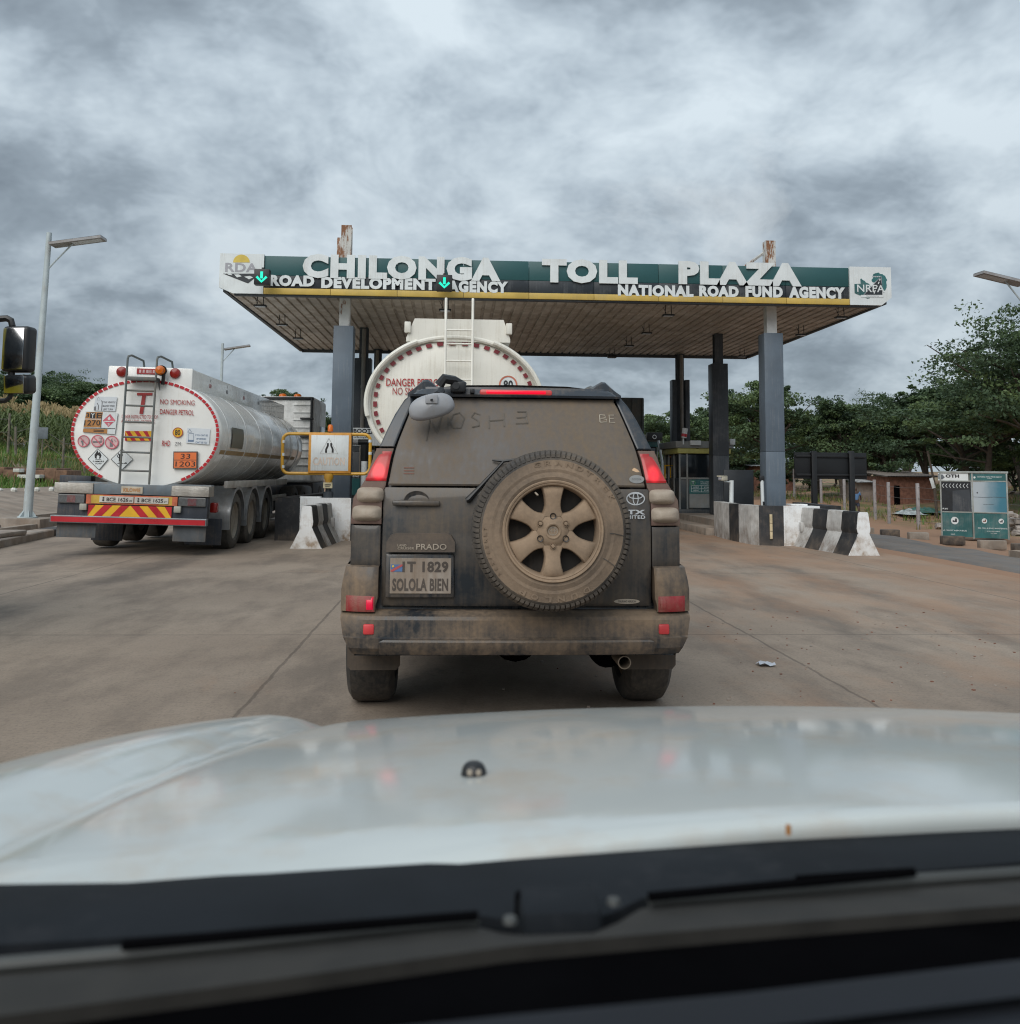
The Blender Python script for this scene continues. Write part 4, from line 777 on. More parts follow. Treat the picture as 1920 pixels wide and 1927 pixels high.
# booths
def booth(lb, x0, x1, y, z0, h, dp, poster=True, loc=None, yellow=True):
    t = thing('toll_booth', lb, 'toll booth', ((x0 + x1) / 2, y, z0)); W = x1 - x0; al = mat('booth_frame', (.22, .235, .235), .5, var=.1, dust=.1) if 'booth_frame' not in MATS else MATS['booth_frame']; tb = MATS.get('booth_body') or mat('booth_body', (.024, .034, .042), .4, var=.15, dust=.08)
    z = lambda k: z0 + h * k
    q = MB(); q.box((x0, y, z0), (x1, y + dp, z(.12)), .01); q.build('plinth', tb, t)
    q = MB(); q.box((x0 + .04, y + .04, z(.12) + .002), (x1 - .04, y + dp - .04, z(.52)), .01); q.build('wall', tb, t)
    q = MB(); q.box((x0 + .06, y + .06, z(.52) + .002), (x1 - .06, y + dp - .06, z(.84)), .005); q.build('window', glassdark, t)
    q = MB()
    for x in (x0 + .03, x0 + W * .17, x0 + W * .72, x1 - .03): q.box((x - .022, y + .012, z(.12)), (x + .022, y + .06, z(.86)), .004)
    q.box((x0 + .05, y + .02, z(.51)), (x1 - .05, y + .055, z(.53)), .003)
    for yy in (y + dp * .35, y + dp * .7, y + dp - .03): q.box((x0 + .012, yy, z(.12)), (x0 + .06, yy + .05, z(.86)), .004)
    q.build('frame', al, t)
    q = MB(); q.box((x0 - .04, y - .04, z(.84) + .002), (x1 + .04, y + dp + .04, z(.91)), .008); q.build('sign_band', mat('booth_yellow', (.42, .40, .12), .5, dust=.05) if yellow and 'booth_yellow' not in MATS else (MATS.get('booth_yellow') if yellow else tealm), t)
    q = MB(); q.box((x0 - .10, y - .10, z(.912)), (x1 + .10, y + dp + .1, z(1)), .012); q.build('roof', al, t)
    if poster:
        q = MB(); xa, xb = x0 + W * .21, x0 + W * .68; q.box((xa, y + .02, z(.32)), (xb, y + .045, z(.505)), .002, 0); q.box((xa, y + .025, z(.14)), (xb, y + .04, z(.318)), .002, 1); yy = y + .017; cx = (xa + xb) / 2
        q.ring((xa + .10, yy, z(.46)), .065, .010, 20, 3); q.stroke([(xa + .10, yy, z(.46) - .04), (xa + .10, yy, z(.46) + .035)], .012, 2); q.stroke([(xa + .065, yy, z(.46) + .035), (xa + .135, yy, z(.46) + .035)], .012, 2)
        q.text('TOLL CARDS', (cx + .10, yy, z(.475)), .25, .030, .01, 0, 2); q.text('AVAILABLE', (cx + .09, yy, z(.45)), .22, .026, .01, 0, 2)
        for dz in (.345, .385, .425): q.stroke([(xa + .05, yy, z(dz)), (xb - .04, yy, z(dz))], .008, 2)
        for xx in (xa + .05, cx + .0, xb - .04): q.stroke([(xx, yy, z(.345)), (xx, yy, z(.425))], .008, 2)
        for i_, (s1, s2) in enumerate((('LIGHT', 'K 20'), ('HEAVY', 'K 40'))): q.text(s1, ((xa + .05 + cx) / 2, yy, z(.405 - .04 * i_)), .15, .035, .01, 0, 2); q.text(s2, ((xb - .04 + cx) / 2, yy, z(.405 - .04 * i_)), .12, .035, .01, 0, 2)
        q.build('price_poster', [tealm, MATS['booth_frame'], signwhite, mat('poster_green', (.10, .42, .12), .5)], t, smooth=0)
        q = MB(); xc = x0 + W * .78; q.box((xc - .07, y + .0, z(.53)), (xc + .07, y + .011, z(.83)), .002, 0); q.text('E-TOLL', (xc + .01, y - .003, z(.66)), .42, .06, .012, 0, 1, R=(0, 0, -1), U=(1, 0, 0)); q.ring((xc, y - .003, z(.80)), .045, .010, 18, 1); q.build('banner', [tealm, signwhite], t, smooth=0)
    return t
b1 = booth('glass toll booth with a yellow sign band and price poster behind the middle column', 5.98, 7.36, 25.3, .17, 2.08, 1.9)
q = MB(); a = at(1298, 829, 25.2); b = at(1318, 838, 25.2); q.box((a.x, 25.10, b.z), (b.x, 25.19, a.z), .006); q.build('roof_notice', signwhite, b1); q = MB(); a = at(1372, 826, 25.2); b = at(1382, 837, 25.2); q.box((a.x, 25.10, b.z), (b.x, 25.19, a.z), .006); q.build('roof_notice', signwhite, b1)
q = MB(); a = at(1335, 843, 25.2); b = at(1311, 843, 25.25); q.text('NATSAVE', (a.x - .10, 25.25, a.z), .32, .05, 0, 0, 0); q.disc((b.x + .02, 25.25, b.z + .01), .05, 12, 1, r2=.03); q.build('lettering', [mat('faded_yellow', (.55, .50, .22), .6), inkblack], b1, smooth=0)
booth('toll booth in the shadow behind the caution sign with a yellow header and teal panel', -2.05, -1.35, 22.2, .17, 2.1, 1.9, False)
q = MB(); a = at(661, 823, 22); b = at(694, 832, 22); q.box((a.x, 21.98, b.z - .08), (b.x + .3, 22.0, at(660, 805, 22).z), .003, 0); yy = 21.976
c = at(678, 811, 22); q.text('BOOTH', (c.x + .10, yy, c.z), .50, .10, .03, 0, 1); c = at(673, 823, 22); q.text('www.nrfa.org.zm', (c.x, yy, c.z), .50, .05, .01, 0, 1); q.stroke([at(660, 816, 22) * 1 + V((0, -.02, 0)), at(700, 816, 22) + V((0, -.02, 0))], .02, 2)
o = q.build('booth_notice', [signwhite, inkblack, yelref], org=tuple(a), smooth=0); tag(o, 'white and yellow booth notice with black letters beside the caution panel', 'sign')
q = MB(); a = at(655, 900, 21.5); b = at(690, 932, 21.5); q.box((a.x, 21.5, b.z), (b.x + .1, 21.54, a.z), .004, 0); q.box((a.x, 21.498, a.z + .004), (b.x + .1, 21.54, at(655, 891, 21.5).z), .004, 1); c = at(663, 895, 21.49); q.text('PAY HERE', (c.x - .05, 21.494, c.z), .42, .07, .02, 0, 2)
q.box((a.x + .1, 21.5, .5), (a.x + .14, 21.54, b.z), 0, 1); q.box((b.x - .1, 21.5, .5), (b.x - .06, 21.54, b.z), 0, 1); o = q.build('pay_here_board', [tealm, black, signwhite], org=tuple(a), smooth=0); tag(o, 'teal board with a black header lettered in white low behind the caution sign', 'sign')
b2 = booth('farther dark toll booth with a turquoise stripe just beside the brake light', 5.75, 6.75, 31.5, .17, 2.5, 1.8, False, yellow=False)
q = MB(); a = at(1218, 814, 31.3); b = at(1247, 829, 31.3); q.box((a.x, 31.28, b.z), (b.x, 31.38, a.z), .01); c = at(1232, 822, 31.25); q.ring(c, .07, .02, 16, 1); q.build('head_panel', [black, signwhite], b2)
q = MB(); a = at(1239, 829, 30.6); b = at(1246, 868, 30.6); q.tube([a, b, V((b.x + .02, 30.6, .1))], .045, 8); o = q.build('boom_pole', signwhite, org=(b.x, 30.6, 0)); tag(o, 'slanting white pole in front of the farther booth', 'pole')
q = MB(); a = at(1266, 858, 26.6)
for i in range(6): q.tube([(a.x, 26.6, .1 + i * .29), (a.x, 26.6, .1 + i * .29 + .288)], .085, 12, i % 2)
q.tube([(a.x - .22, 26.6, 1.6), (a.x - .05, 26.6, 1.6)], .02, 6, 0); q.tube([(a.x - .22, 26.6, .3), (a.x - .22, 26.6, 1.62)], .02, 6, 0); q.lathe([(.085, 1.83), (.06, 1.9), (0, 1.92)], (a.x, 26.6, 0), (0, 0, 1), 12, 2); o = q.build('striped_post', [yelref, black, orangelamp], org=(a.x, 26.6, .1)); tag(o, 'yellow and black banded post with side handle by the pipe clad column', 'post')
# things standing on the booth island
q = MB(); a = at(1362, 884, 21.3); b = at(1419, 945, 21.3); q.box((a.x, 21.3, b.z - .3), (b.x, 21.35, a.z), .006); q.box((a.x + .1, 21.36, .15), (a.x + .16, 21.40, a.z - .1), .004); q.box((b.x - .16, 21.36, .15), (b.x - .1, 21.40, a.z - .1), .004); o = q.build('blank_board', mat('board_black', (.014, .018, .023), .5, var=.2), org=(a.x, 21.3, .2)); tag(o, 'blank black board standing behind the island wall and the security camera', 'board')
t = thing('security_camera', 'small cream security camera on a white post in front of the blank black board', 'camera', tuple(at(1376, 946, 20.4))); q = MB(); a = at(1377, 904, 20.4); q.tube([(a.x - .02, 20.4, .3), a], .048, 12); q.build('post', signwhite, t)
q = MB(); b = at(1363, 906, 20.3); q.tube([at(1374, 907, 20.35), b, b + V((-.02, 0, .06))], .014, 6); q.build('arm', signwhite, t); c = at(1361, 900, 20.25); q = MB(); mx = Matrix.Translation(c) @ Matrix.Rotation(-.9, 4, 'Z'); q.box((-.05, -.10, -.05), (.05, .10, .05), .012, 0, mx=mx); q.box((-.055, -.15, .035), (.055, .08, .055), .004, 0, mx=mx); q.box((-.035, -.13, -.035), (.035, -.10, .035), .01, 1, mx=mx); q.build('camera_body', [mat('cream_case', (.62, .58, .46), .5), grey], t)
q = MB(); a = at(1434, 904, 19.6); q.tube([(a.x + .02, 19.6, .3), a], .036, 12, 0); q.tube([(a.x + .019, 19.6, .72), (a.x + .017, 19.6, .80)], .039, 12, 1); q.box((a.x - .05, 19.57, a.z - .02), (a.x + .05, 19.63, a.z + .10), .01, 1); o = q.build('white_post', [signwhite, black], org=(a.x, 19.6, .3)); tag(o, 'thin white post with a black head between the blank board and the front slate column', 'post')
q = MB(); a = at(1287, 815, 25.0); q.lathe([(.07, -.13), (.075, .13), (0, .13)], a + V((.02, 0, 0)), (.15, 0, 1), 14, 0); q.lathe([(.078, -.10), (.078, -.02)], a + V((.02, 0, 0)), (.15, 0, 1), 14, 1); q.tube([a + V((0, .05, -.12)), a + V((0, .05, -.3))], .02, 6, 0); o = q.build('warning_lamp', [signwhite, redrefl], org=tuple(a)); tag(o, 'small white drum with a red band on top of the booth roof edge', 'lamp')
q = MB(); a = at(686, 868, 20.3); b = at(684, 945, 20.3); q.tube([b, a], .07, 12); o = q.build('white_post', signwhite, org=tuple(b)); tag(o, 'white pipe post behind the caution frame beside the brake light', 'post')
q = MB(); a = at(661, 832, 21.2); q.tube([a, a + V((.16, 0, 0))], .06, 12, 0); q.tube([a + V((.16, 0, 0)), a + V((.40, 0, 0))], .065, 12, 1); q.tube([a + V((.3, 0, -.05)), V((a.x + .3, 21.2, .3))], .09, 10, 1); o = q.build('camera_tube', [lampgrey, black], org=(a.x, 21.2, .3)); tag(o, 'grey and black camera tube on a dark post behind the caution frame', 'camera')
# kiosk by the bypass lane
Yk = 31.0; zk = at(1830, 1014, Yk).z; kt = at(1830, 888, Yk).z; H = kt - zk; xa, xm, xb = at(1774, 950, Yk).x, at(1831, 950, Yk).x, at(1893, 950, Yk).x
ki = thing('kiosk', 'weathered teal roadside kiosk with a torn OTH sign and an opening painted as a dark panel', 'kiosk', ((xa + xb) / 2, Yk, zk)); kz = lambda v: kt - (v - 170) / (1530 - 170) * H
ku = lambda u: xa + (u - 380) / (1640 - 380) * (xb - xa); fr = mat('kiosk_frame', (.30, .33, .32), .6, dust=.2)
q = MB(); q.box((xa + .02, Yk + .03, zk + .06), (xb - .02, Yk + 1.5, kt - .02), .01); q.build('wall', mat('kiosk_back', (.10, .12, .12), .7, dust=.2), ki)
q = MB()
for x in (xa, xm, xb - .03): q.box((x - .02, Yk - .02, zk), (x + .03, Yk + .03, kt), .004)
q.box((xa - .03, Yk - .03, kt - .05), (xb + .03, Yk + 1.53, kt + .02), .008)
for v in (360, 995): q.box((xa, Yk - .01, kz(v) - .02), (xb, Yk + .03, kz(v) + .02), .003)
q.build('frame', fr, ki)
def kp(u0, u1, v0, v1, mm, name, extra=None):
    q = MB(); q.box((ku(u0), Yk - .005, kz(v1)), (ku(u1), Yk + .04, kz(v0)), .002); ms = [mm]
    if extra: extra(q, ms)
    return q.build(name, ms, ki, smooth=0)
yk = Yk - .009
def e1(q, ms): ms += [inkblack, MATS['faded_board']]; q.text('OTH', (ku(615), yk, kz(258)), ku(745) - ku(485), kz(222) - kz(292), .06, 0, 1); q.flat([(ku(345), yk, kz(215)), (ku(430), yk, kz(230)), (ku(470), yk, kz(285)), (ku(420), yk, kz(330)), (ku(345), yk, kz(320))], 2)
kp(340, 915, 200, 350, signwhite, 'header_sign', e1)
def e2(q, ms):
    ms += [signwhite]; q.disc((ku(1032), yk, kz(283)), .035, 16, 1); q.text('NATIONAL ROAD FUND AGENCY', (ku(1315), yk, kz(270)), ku(1545) - ku(1085), kz(258) - kz(285), .01, 0, 1); q.text('ZAMBIA', (ku(1310), yk, kz(303)), .16, .02, .01, 0, 1)
kp(945, 1610, 205, 345, tealm, 'header_sign', e2)
def e3(q, ms):
    ms += [signwhite, slatedark]
    for i in range(8): u = 415 + i * 66; q.stroke([(ku(u + 30), yk, kz(415)), (ku(u), yk, kz(458)), (ku(u + 30), yk, kz(500))], .018, 1)
    q.flat([(ku(610), yk + .002, kz(560)), (ku(930), yk + .002, kz(530)), (ku(965), yk + .002, kz(980)), (ku(600), yk + .002, kz(975))], 2); q.text('PAYE', (ku(445), yk, kz(930)), ku(510) - ku(385), .05, .02, 0, 1)
kp(375, 950, 385, 980, mat('opening_painted_dark', (.010, .013, .017), .6, var=.4, scale=6), 'opening', e3)  # flat panel, the darkness of a recess painted into its colour
m = mat('faded_poster', (.34, .42, .47), .5, var=.2, scale=.8, dust=.1)
N = m.node_tree.nodes; L = m.node_tree.links; tcx = nd('ShaderNodeTexCoord'); s_ = nd('ShaderNodeSeparateXYZ'); L.new(tcx.outputs['Object'], s_.inputs[0])
L.new(mixc(ramp(mth('ADD', mth('MULTIPLY', s_.outputs[0], .85), mth('MULTIPLY', noise(tcx.outputs['Object'], 2.5, 4), .35)), [(.22, 0.), (.95, 1.)]), (.40, .45, .49), (.04, .17, .24)), N['Principled BSDF'].inputs['Base Color'])
def e4(q, ms): ms += [slatedark]; q.stroke([(ku(1000), yk, kz(680)), (ku(1200), yk, kz(686)), (ku(1400), yk, kz(676)), (ku(1620), yk, kz(690))], .012, 1); q.disc((ku(1075), yk, kz(595)), .025, 10, 1); q.stroke([(ku(1180), yk, kz(830)), (ku(1380), yk, kz(822))], .008, 1)
kp(960, 1630, 375, 985, m, 'poster', e4)
def logo(q, u, v, r, k0, k1):
    c = V((ku(u), yk, kz(v))); q.disc(c, r, 22, k0); c.y -= .003; q.flat([c + V((a * r, 0, b * r)) for a, b in ((-.6, .0), (-.3, .15), (-.15, -.1), (.1, .1), (.1, .5), (.35, .65), (.6, .4), (.55, -.1), (.6, -.4), (-.55, -.4))], k1)
def e5(q, ms): ms += [signwhite, road_black]; logo(q, 633, 1170, .125, 1, 2); q.text('A SUSTAINABLE', (ku(630), yk, kz(1372)), ku(855) - ku(405), .045, .01, 0, 1); q.text('FUND', (ku(590), yk, kz(1450)), .14, .035, .01, 0, 1)
kp(385, 960, 1010, 1500, tealm, 'lower_panel', e5)
def e6(q, ms): ms += [signwhite, road_black, brick]; logo(q, 1190, 1162, .085, 1, 3); logo(q, 1498, 1162, .085, 1, 2); q.text('ZRL TOLL & ROAD MAINTENANCE', (ku(1345), yk, kz(1308)), ku(1630) - ku(1065), .04, .01, 0, 1); q.text('ROAD DEVELOPMENT', (ku(1350), yk, kz(1368)), .42, .028, .01, 0, 1); q.text('TOLL FREE', (ku(1350), yk, kz(1408)), .2, .025, .01, 0, 1)
kp(1000, 1645, 1015, 1510, tealm, 'lower_panel', e6)
ki.rotation_euler = (0, 0, R_(-27)); ki.scale = (.93, 1, 1)
# slanted notice on a tree, litter
q = MB(); c = at(1755, 909, 46); q.box((-.09, -.01, -.26), (.09, .01, .26), .003, mx=Matrix.Translation(c) @ Matrix.Rotation(-.28, 4, 'Y')); q.tube([c + V((.1, .05, .1)), V((c.x + .25, 46.1, terr(c.x, 46) - .1))], .07, 7, 1); q.tube([c + V((.1, .05, .1)), V((c.x - .15, 46.1, c.z + 1.6))], .055, 7, 1); o = q.build('paper_notice', [signwhite, bark], org=tuple(c)); tag(o, 'white paper notice nailed to a leaning trunk before the brick house', 'notice')
c = V((2.19, 6.70, .008)); q = MB(); q.grid([[c + V((x, y, .012 * math.sin(i * 2.1 + j * 1.7) + .014)) for j, y in enumerate((-.05, -.02, .015, .05))] for i, x in enumerate((-.055, -.02, .02, .06))]); o = q.build('paper_scrap', mat('scrap_paper', (.42, .45, .50), .7), org=tuple(c)); tag(o, 'crumpled pale paper scrap lying on the concrete road', 'litter')
rg = random.Random(4); q = MB()
for k in range(190):
    x = rg.gauss(3.2, 1.4); y = rg.uniform(5.0, 9.5); s = rg.uniform(.003, .009); q.box((-s, -s, -s * .6), (s, s, s * .6), 0, rg.randint(0, 1), mx=Matrix.Translation((x, y, .006)) @ Matrix.Rotation(rg.uniform(0, 3), 4, 'Z'))
o = q.build('road_grit', [brick, kerbm], smooth=0); kind(o, 'stuff'); o['label'] = 'loose grit scattered on the dusty concrete'; o['category'] = 'grit'
# ================================================================ dusty off-road car
PX = .32
pd = thing('offroad_car', 'dusty dark off-road car with rear door spare wheel and lit brake lights', 'car', (PX, 6.5, 0))
RZ = [(.30, 4.93), (.42, 4.885), (.50, 4.87), (.60, 4.875), (.64, 4.97), (.90, 4.955), (1.10, 4.96), (1.27, 4.985), (1.40, 5.04), (1.60, 5.135), (1.75, 5.215), (1.80, 5.25), (1.84, 5.30)]
def RY(x, z, tab=RZ):
    u = abs(x - PX) / .9; return interp(z, tab) + .045 * u * u + .16 * max(0, u - .80) ** 2 * 4
def sheet(q, zs, xl, xr, off=0., th=.03, r=.006, nu=14, m=0, yf=RY):
    """A panel on the rear surface between the curves xl(z) and xr(z) (relative to the car's middle), its rim folded forward."""
    rows = []
    Z = [zs[0], zs[0]] + list(zs) + [zs[-1], zs[-1]]; k = len(Z)
    for i, z in enumerate(Z):
        a, b = xl(z) + PX, xr(z) + PX; zz = z + (r if i == 2 else -r if i == k - 3 else 0); row = []
        ri = th if i in (0, k - 1) else r * .5 if i in (1, k - 2) else 0
        us = [(a, th), (a, r * .5)] + [(lerp(a + r, b - r, j / nu), 0) for j in range(nu + 1)] + [(b, r * .5), (b, th)]
        for x, e in us: row.append((x, yf(x, z) - off + max(e, ri), zz))
        rows.append(row)
    q.grid(rows, m); return q
def zr(a, b, n): return [lerp(a, b, i / n) for i in range(n + 1)]
BW = [(.40, .83), (.55, .885), (.83, .885), (.88, .862), (1.03, .862), (1.21, .850), (1.29, .795), (1.37, .768), (1.48, .738), (1.57, .703), (1.66, .664), (1.74, .618), (1.785, .575), (1.81, .51), (1.835, .30), (1.84, .0)]
bw = lambda z: interp(z, BW)
# shell
q = MB(); prof = [(-w_, z) for z, w_ in BW] + [(w_, z) for z, w_ in BW[-2::-1]]
fy = lambda z: 9.55 if z < 1.08 else lerp(8.75, 7.55, min(1, (z - 1.08) / .76))
P = []
for i in range(10):
    t = i / 9; P.append([(PX + x * (1 + .02 * math.sin(math.pi * min(1, t * 1.3)) + (.05 * sstep(.02, .12, t) * (1 - sstep(.35, .5, t)) * (1 - sstep(.95, 1.15, z)) if z < 1.15 else 0) - (.06 * max(0, t - .75) * 4 if z < 1.2 else .10 * t * (z > 1.3))), lerp(RY(PX + x, z) + .035, fy(z), t), z) for x, z in prof])
q.grid(P); q.flat(P[-1]); q.flat([(PX + x, RY(PX + x, z) + .06, z) for x, z in prof]); q.box((PX - .82, 8.5, .5), (PX + .82, 9.62, 1.12), .08)
q.build('body', darkpaint, pd, smooth=40)
sheet(q := MB(), zr(.655, 1.262, 10), lambda z: -.700, lambda z: .705, .012, r=.014); td = q.build('tailgate', doorpaint, pd)
gl = lambda z: interp(z, [(1.27, .678), (1.40, .660), (1.487, .642), (1.55, .620), (1.66, .582), (1.79, .535)])
sheet(q := MB(), zr(1.272, 1.752, 10), lambda z: -gl(z), gl, .010, r=.010); gls = q.build('rear_window', glassdust, pd)
sheet(q := MB(), zr(1.758, 1.815, 4), lambda z: -lerp(.585, .50, (z - 1.758) / .057), lambda z: lerp(.585, .50, (z - 1.758) / .057), .05, th=.35, r=.012); sp_ = q.build('roof_spoiler', cleanpaint, pd)
litlens = mat('lit_lamp_lens', (.34, .03, .03), .3, var=.15, dust=.10)
N = litlens.node_tree.nodes; L = litlens.node_tree.links; gp_ = nd('ShaderNodeNewGeometry').outputs['Position']; sp3 = nd('ShaderNodeSeparateXYZ'); L.new(gp_, sp3.inputs[0])
dx_ = mth('SUBTRACT', mth('ABSOLUTE', mth('SUBTRACT', sp3.outputs[0], PX)), .730); dz_ = mth('MULTIPLY', mth('SUBTRACT', sp3.outputs[2], 1.342), .75)
ds_ = mth('SQRT', mth('ADD', mth('MULTIPLY', dx_, dx_), mth('MULTIPLY', dz_, dz_)))
L.new(ramp(mth('DIVIDE', ds_, .12), [(0., 1.0), (.16, .75), (.36, .16), (.75, .03)]), N['Principled BSDF'].inputs['Emission Strength']); N['Principled BSDF'].inputs['Emission Color'].default_value = (1, .012, .035, 1)
for s in (-1, 1):
    inn = lambda z: gl(z) + .012; out = lambda z: bw(z) - .004
    A = (lambda z: inn(z)) if s > 0 else (lambda z: -out(z)); B = (lambda z: out(z)) if s > 0 else (lambda z: -inn(z))
    sheet(q := MB(), zr(1.475, 1.80, 8), A, B, .002, th=.05, nu=8); q.build('rear_pillar', cleanpaint, pd)
    # lamp cluster
    A = (lambda z: .712) if s > 0 else (lambda z: -bw(z) - .008); B = (lambda z: bw(z) + .008) if s > 0 else (lambda z: -.712)
    inl = lambda z: max(.708 if z < 1.262 else gl(z) + .014, 0)
    A = inl if s > 0 else (lambda z: -bw(z) - .010); B = (lambda z: bw(z) + .010) if s > 0 else (lambda z: -inl(z))
    sheet(q := MB(), zr(1.072, 1.468, 12), A, B, .012, th=.06, nu=10); tl = q.build('tail_light', housedust, pd)
    i2 = lambda z: lerp(.690, .668, (z - 1.29) / .16); o2 = lambda z: interp(z, [(1.29, .800), (1.33, .786), (1.38, .764), (1.43, .736), (1.46, .712)])
    A = i2 if s > 0 else (lambda z: -o2(z)); B = o2 if s > 0 else (lambda z: -i2(z))
    sheet(q := MB(), zr(1.296, 1.452, 8), A, B, .022, th=.03, nu=8, r=.012); q.build('brake_lens', litlens, tl)
    pass
    for za, zb2, xa_, xb_ in ((1.183, 1.262, .700, .842), (1.087, 1.168, .708, .862)):
        q = MB(); P = []
        for i in range(11):
            v = lerp(-1, 1, i / 10); row = []
            for j in range(15):
                u = lerp(-1, 1, j / 14); n4 = (abs(u) ** 4 + abs(v) ** 4) ** .25 if (u or v) else 1
                m_ = max(abs(u), abs(v)); k = m_ / n4 if n4 else 1; x = PX + s * lerp(xa_, xb_, .5 + .5 * u * k); z = lerp(za, zb2, .5 + .5 * v * k); d = .045 * (1 - min(1, max(abs(u), abs(v))) ** 3)
                row.append((x, RY(min(max(x, PX - .87), PX + .87), z) - .012 - d, z))
            P.append(row)
        q.grid(P); q.build('lens', lensdust, tl)
    A = (lambda z: .712) if s > 0 else (lambda z: -.866); B = (lambda z: .866) if s > 0 else (lambda z: -.712)
    sheet(q := MB(), zr(.858, 1.064, 5), A, B, .004, th=.06, nu=8); q.build('quarter_panel', doorpaint, pd)
# bumper
BZ = [(.42, 4.90), (.455, 4.872), (.505, 4.866), (.512, 4.88), (.595, 4.882), (.612, 4.892), (.632, 4.93), (.636, 4.99)]
def BY(x, z):
    u = abs(x - PX); return interp(z, BZ) + .03 * (u / .9) ** 2 + .55 * max(0, u - .74) ** 2 * 3
q = MB(); P = []
for z, _ in BZ:
    hw = lerp(.84, .905, min(1, (z - .42) / .12)); row = []
    for j in range(41): x = PX + hw * lerp(-1, 1, j / 40); row.append((x, BY(x, z), z))
    P.append([(PX - hw - .012, 5.35, z)] + row + [(PX + hw + .012, 5.35, z)])
q.grid(P); bmp = q.build('bumper', bumperp, pd, smooth=28)
for s in (-1, 1):
    def CY(x, z):
        u = abs(x - PX); return 4.905 + .55 * max(0, u - .74) ** 2 * 3 + .02 * (u / .9) ** 2 + max(0, z - .74) ** 2 * 2.2
    q = MB(); P = []
    zs_ = [.632, .66, .70, .74, .78, .815, .84, .855, .862]
    for i, z in enumerate(zs_):
        inner = .715 + (.012 if i < 2 else 0); hw = lerp(.905, .885, max(0, z - .75) / .11); row = [(PX + s * inner, CY(PX + s * inner, z) + .10, z)]
        for j in range(11): x = PX + s * lerp(inner, hw, j / 10); row.append((x, CY(x, z) + (.012 if j == 0 else 0) + (.05 if i == len(zs_) - 1 else 0), z))
        row.append((PX + s * (hw + .012), 5.4, z)); P.append(row)
    q.grid(P); q.build('bumper_corner', bumperp, bmp, smooth=40)
    def fog(x0, x1, z0, z1, mm, name, dy):
        q = MB(); P = []
        for i in range(5): z = lerp(z0, z1, i / 4); P.append([(PX + s * lerp(x0, x1, j / 8), CY(PX + s * lerp(x0, x1, j / 8), z) - dy * (1 if 0 < i < 4 and 0 < j < 8 else .1), z) for j in range(9)])
        q.grid(P); return q.build(name, mm, bmp, smooth=50)
    fog(.730, .878, .632, .712, foglens, 'fog_lamp', .010)
    if s < 0: fog(.735, .775, .636, .706, foglit, 'fog_lamp', .0125)
    else: fog(.735, .775, .636, .706, foglens, 'fog_lamp', .0125)
    q = MB(); cx = PX + s * .755; y = BY(cx, .55); q.box((cx - .028, y - .009, .522), (cx + .028, y + .02, .574), .008); q.build('reflector', reflred, bmp)
q = MB(); P = []
for z, d in ((.418, .03), (.424, .004), (.46, -.008), (.490, -.010), (.500, -.004), (.503, .02)):
    hw = .70 - (.02 if z > .495 else 0); P.append([(PX + hw * lerp(-1, 1, j / 30), BY(PX + hw * lerp(-1, 1, j / 30), max(z, .44)) + d - (.010 if d < .01 else 0), z) for j in range(31)])
q.grid(P); q.build('bumper_insert', bumperp, bmp, smooth=30)
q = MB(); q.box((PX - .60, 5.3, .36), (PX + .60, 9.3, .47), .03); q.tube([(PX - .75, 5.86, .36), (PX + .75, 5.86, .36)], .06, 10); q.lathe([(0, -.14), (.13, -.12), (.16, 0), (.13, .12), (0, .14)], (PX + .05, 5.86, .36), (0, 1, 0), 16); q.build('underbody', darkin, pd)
def wheel(parent, c, r, w_, m_t, m_r, ax=(1, 0, 0)):
    q = MB(); h = w_ / 2
    q.lathe([(r * .62, -h * .8), (r * .66, -h), (r * .88, -h), (r * .97, -h * .82), (r, -h * .55), (r, h * .55), (r * .97, h * .82), (r * .88, h), (r * .66, h), (r * .62, h * .8)], c, ax, 40)
    t = q.build('wheel', m_t, parent)
    q = MB(); q.lathe([(0, h * .55), (r * .15, h * .6), (r * .3, h * .4), (r * .56, h * .55), (r * .62, h * .82), (r * .66, h * .86)], c, ax, 30); q.lathe([(0, -h * .55), (r * .15, -h * .6), (r * .3, -h * .4), (r * .56, -h * .55), (r * .62, -h * .82), (r * .66, -h * .86)], c, ax, 30); q.build('rim', m_r, t); return t
for s in (-1, 1):
    for y in (5.78, 8.55): wheel(pd, (PX + s * .795, y, .383), .385, .262, rubber, wheeldust)
    q = MB(); x0, x1 = sorted((PX + s * .90, PX + s * .615)); y = 5.27
    q.prism([(x0 + .02, y, .272), (x1 - .02, y, .272), (x1, y, .295), (x1, y, .45), (x0, y, .45), (x0, y, .295)], (0, .02, 0)); q.build('mud_flap', mat('dusty_flap', (.05, .045, .04), .8, dust=.55, dcol=(.13, .095, .068)) if s < 0 else MATS['dusty_flap'], pd)
q = MB(); q.lathe([(.034, .25), (.034, 0), (.029, 0), (.029, .2), (0, .2)], (PX + .555, 4.93, .375), (0, 1, 0), 18); q.build('exhaust_pipe', mat('exhaust_steel', (.16, .135, .11), .5, .6, dust=.3), pd)
q = MB(); q.lathe([(0, 0), (.09, .01), (.10, .12), (.10, .6)], (PX + .50, 5.15, .39), (0, 1, .1), 18); q.build('silencer', darkin, pd)
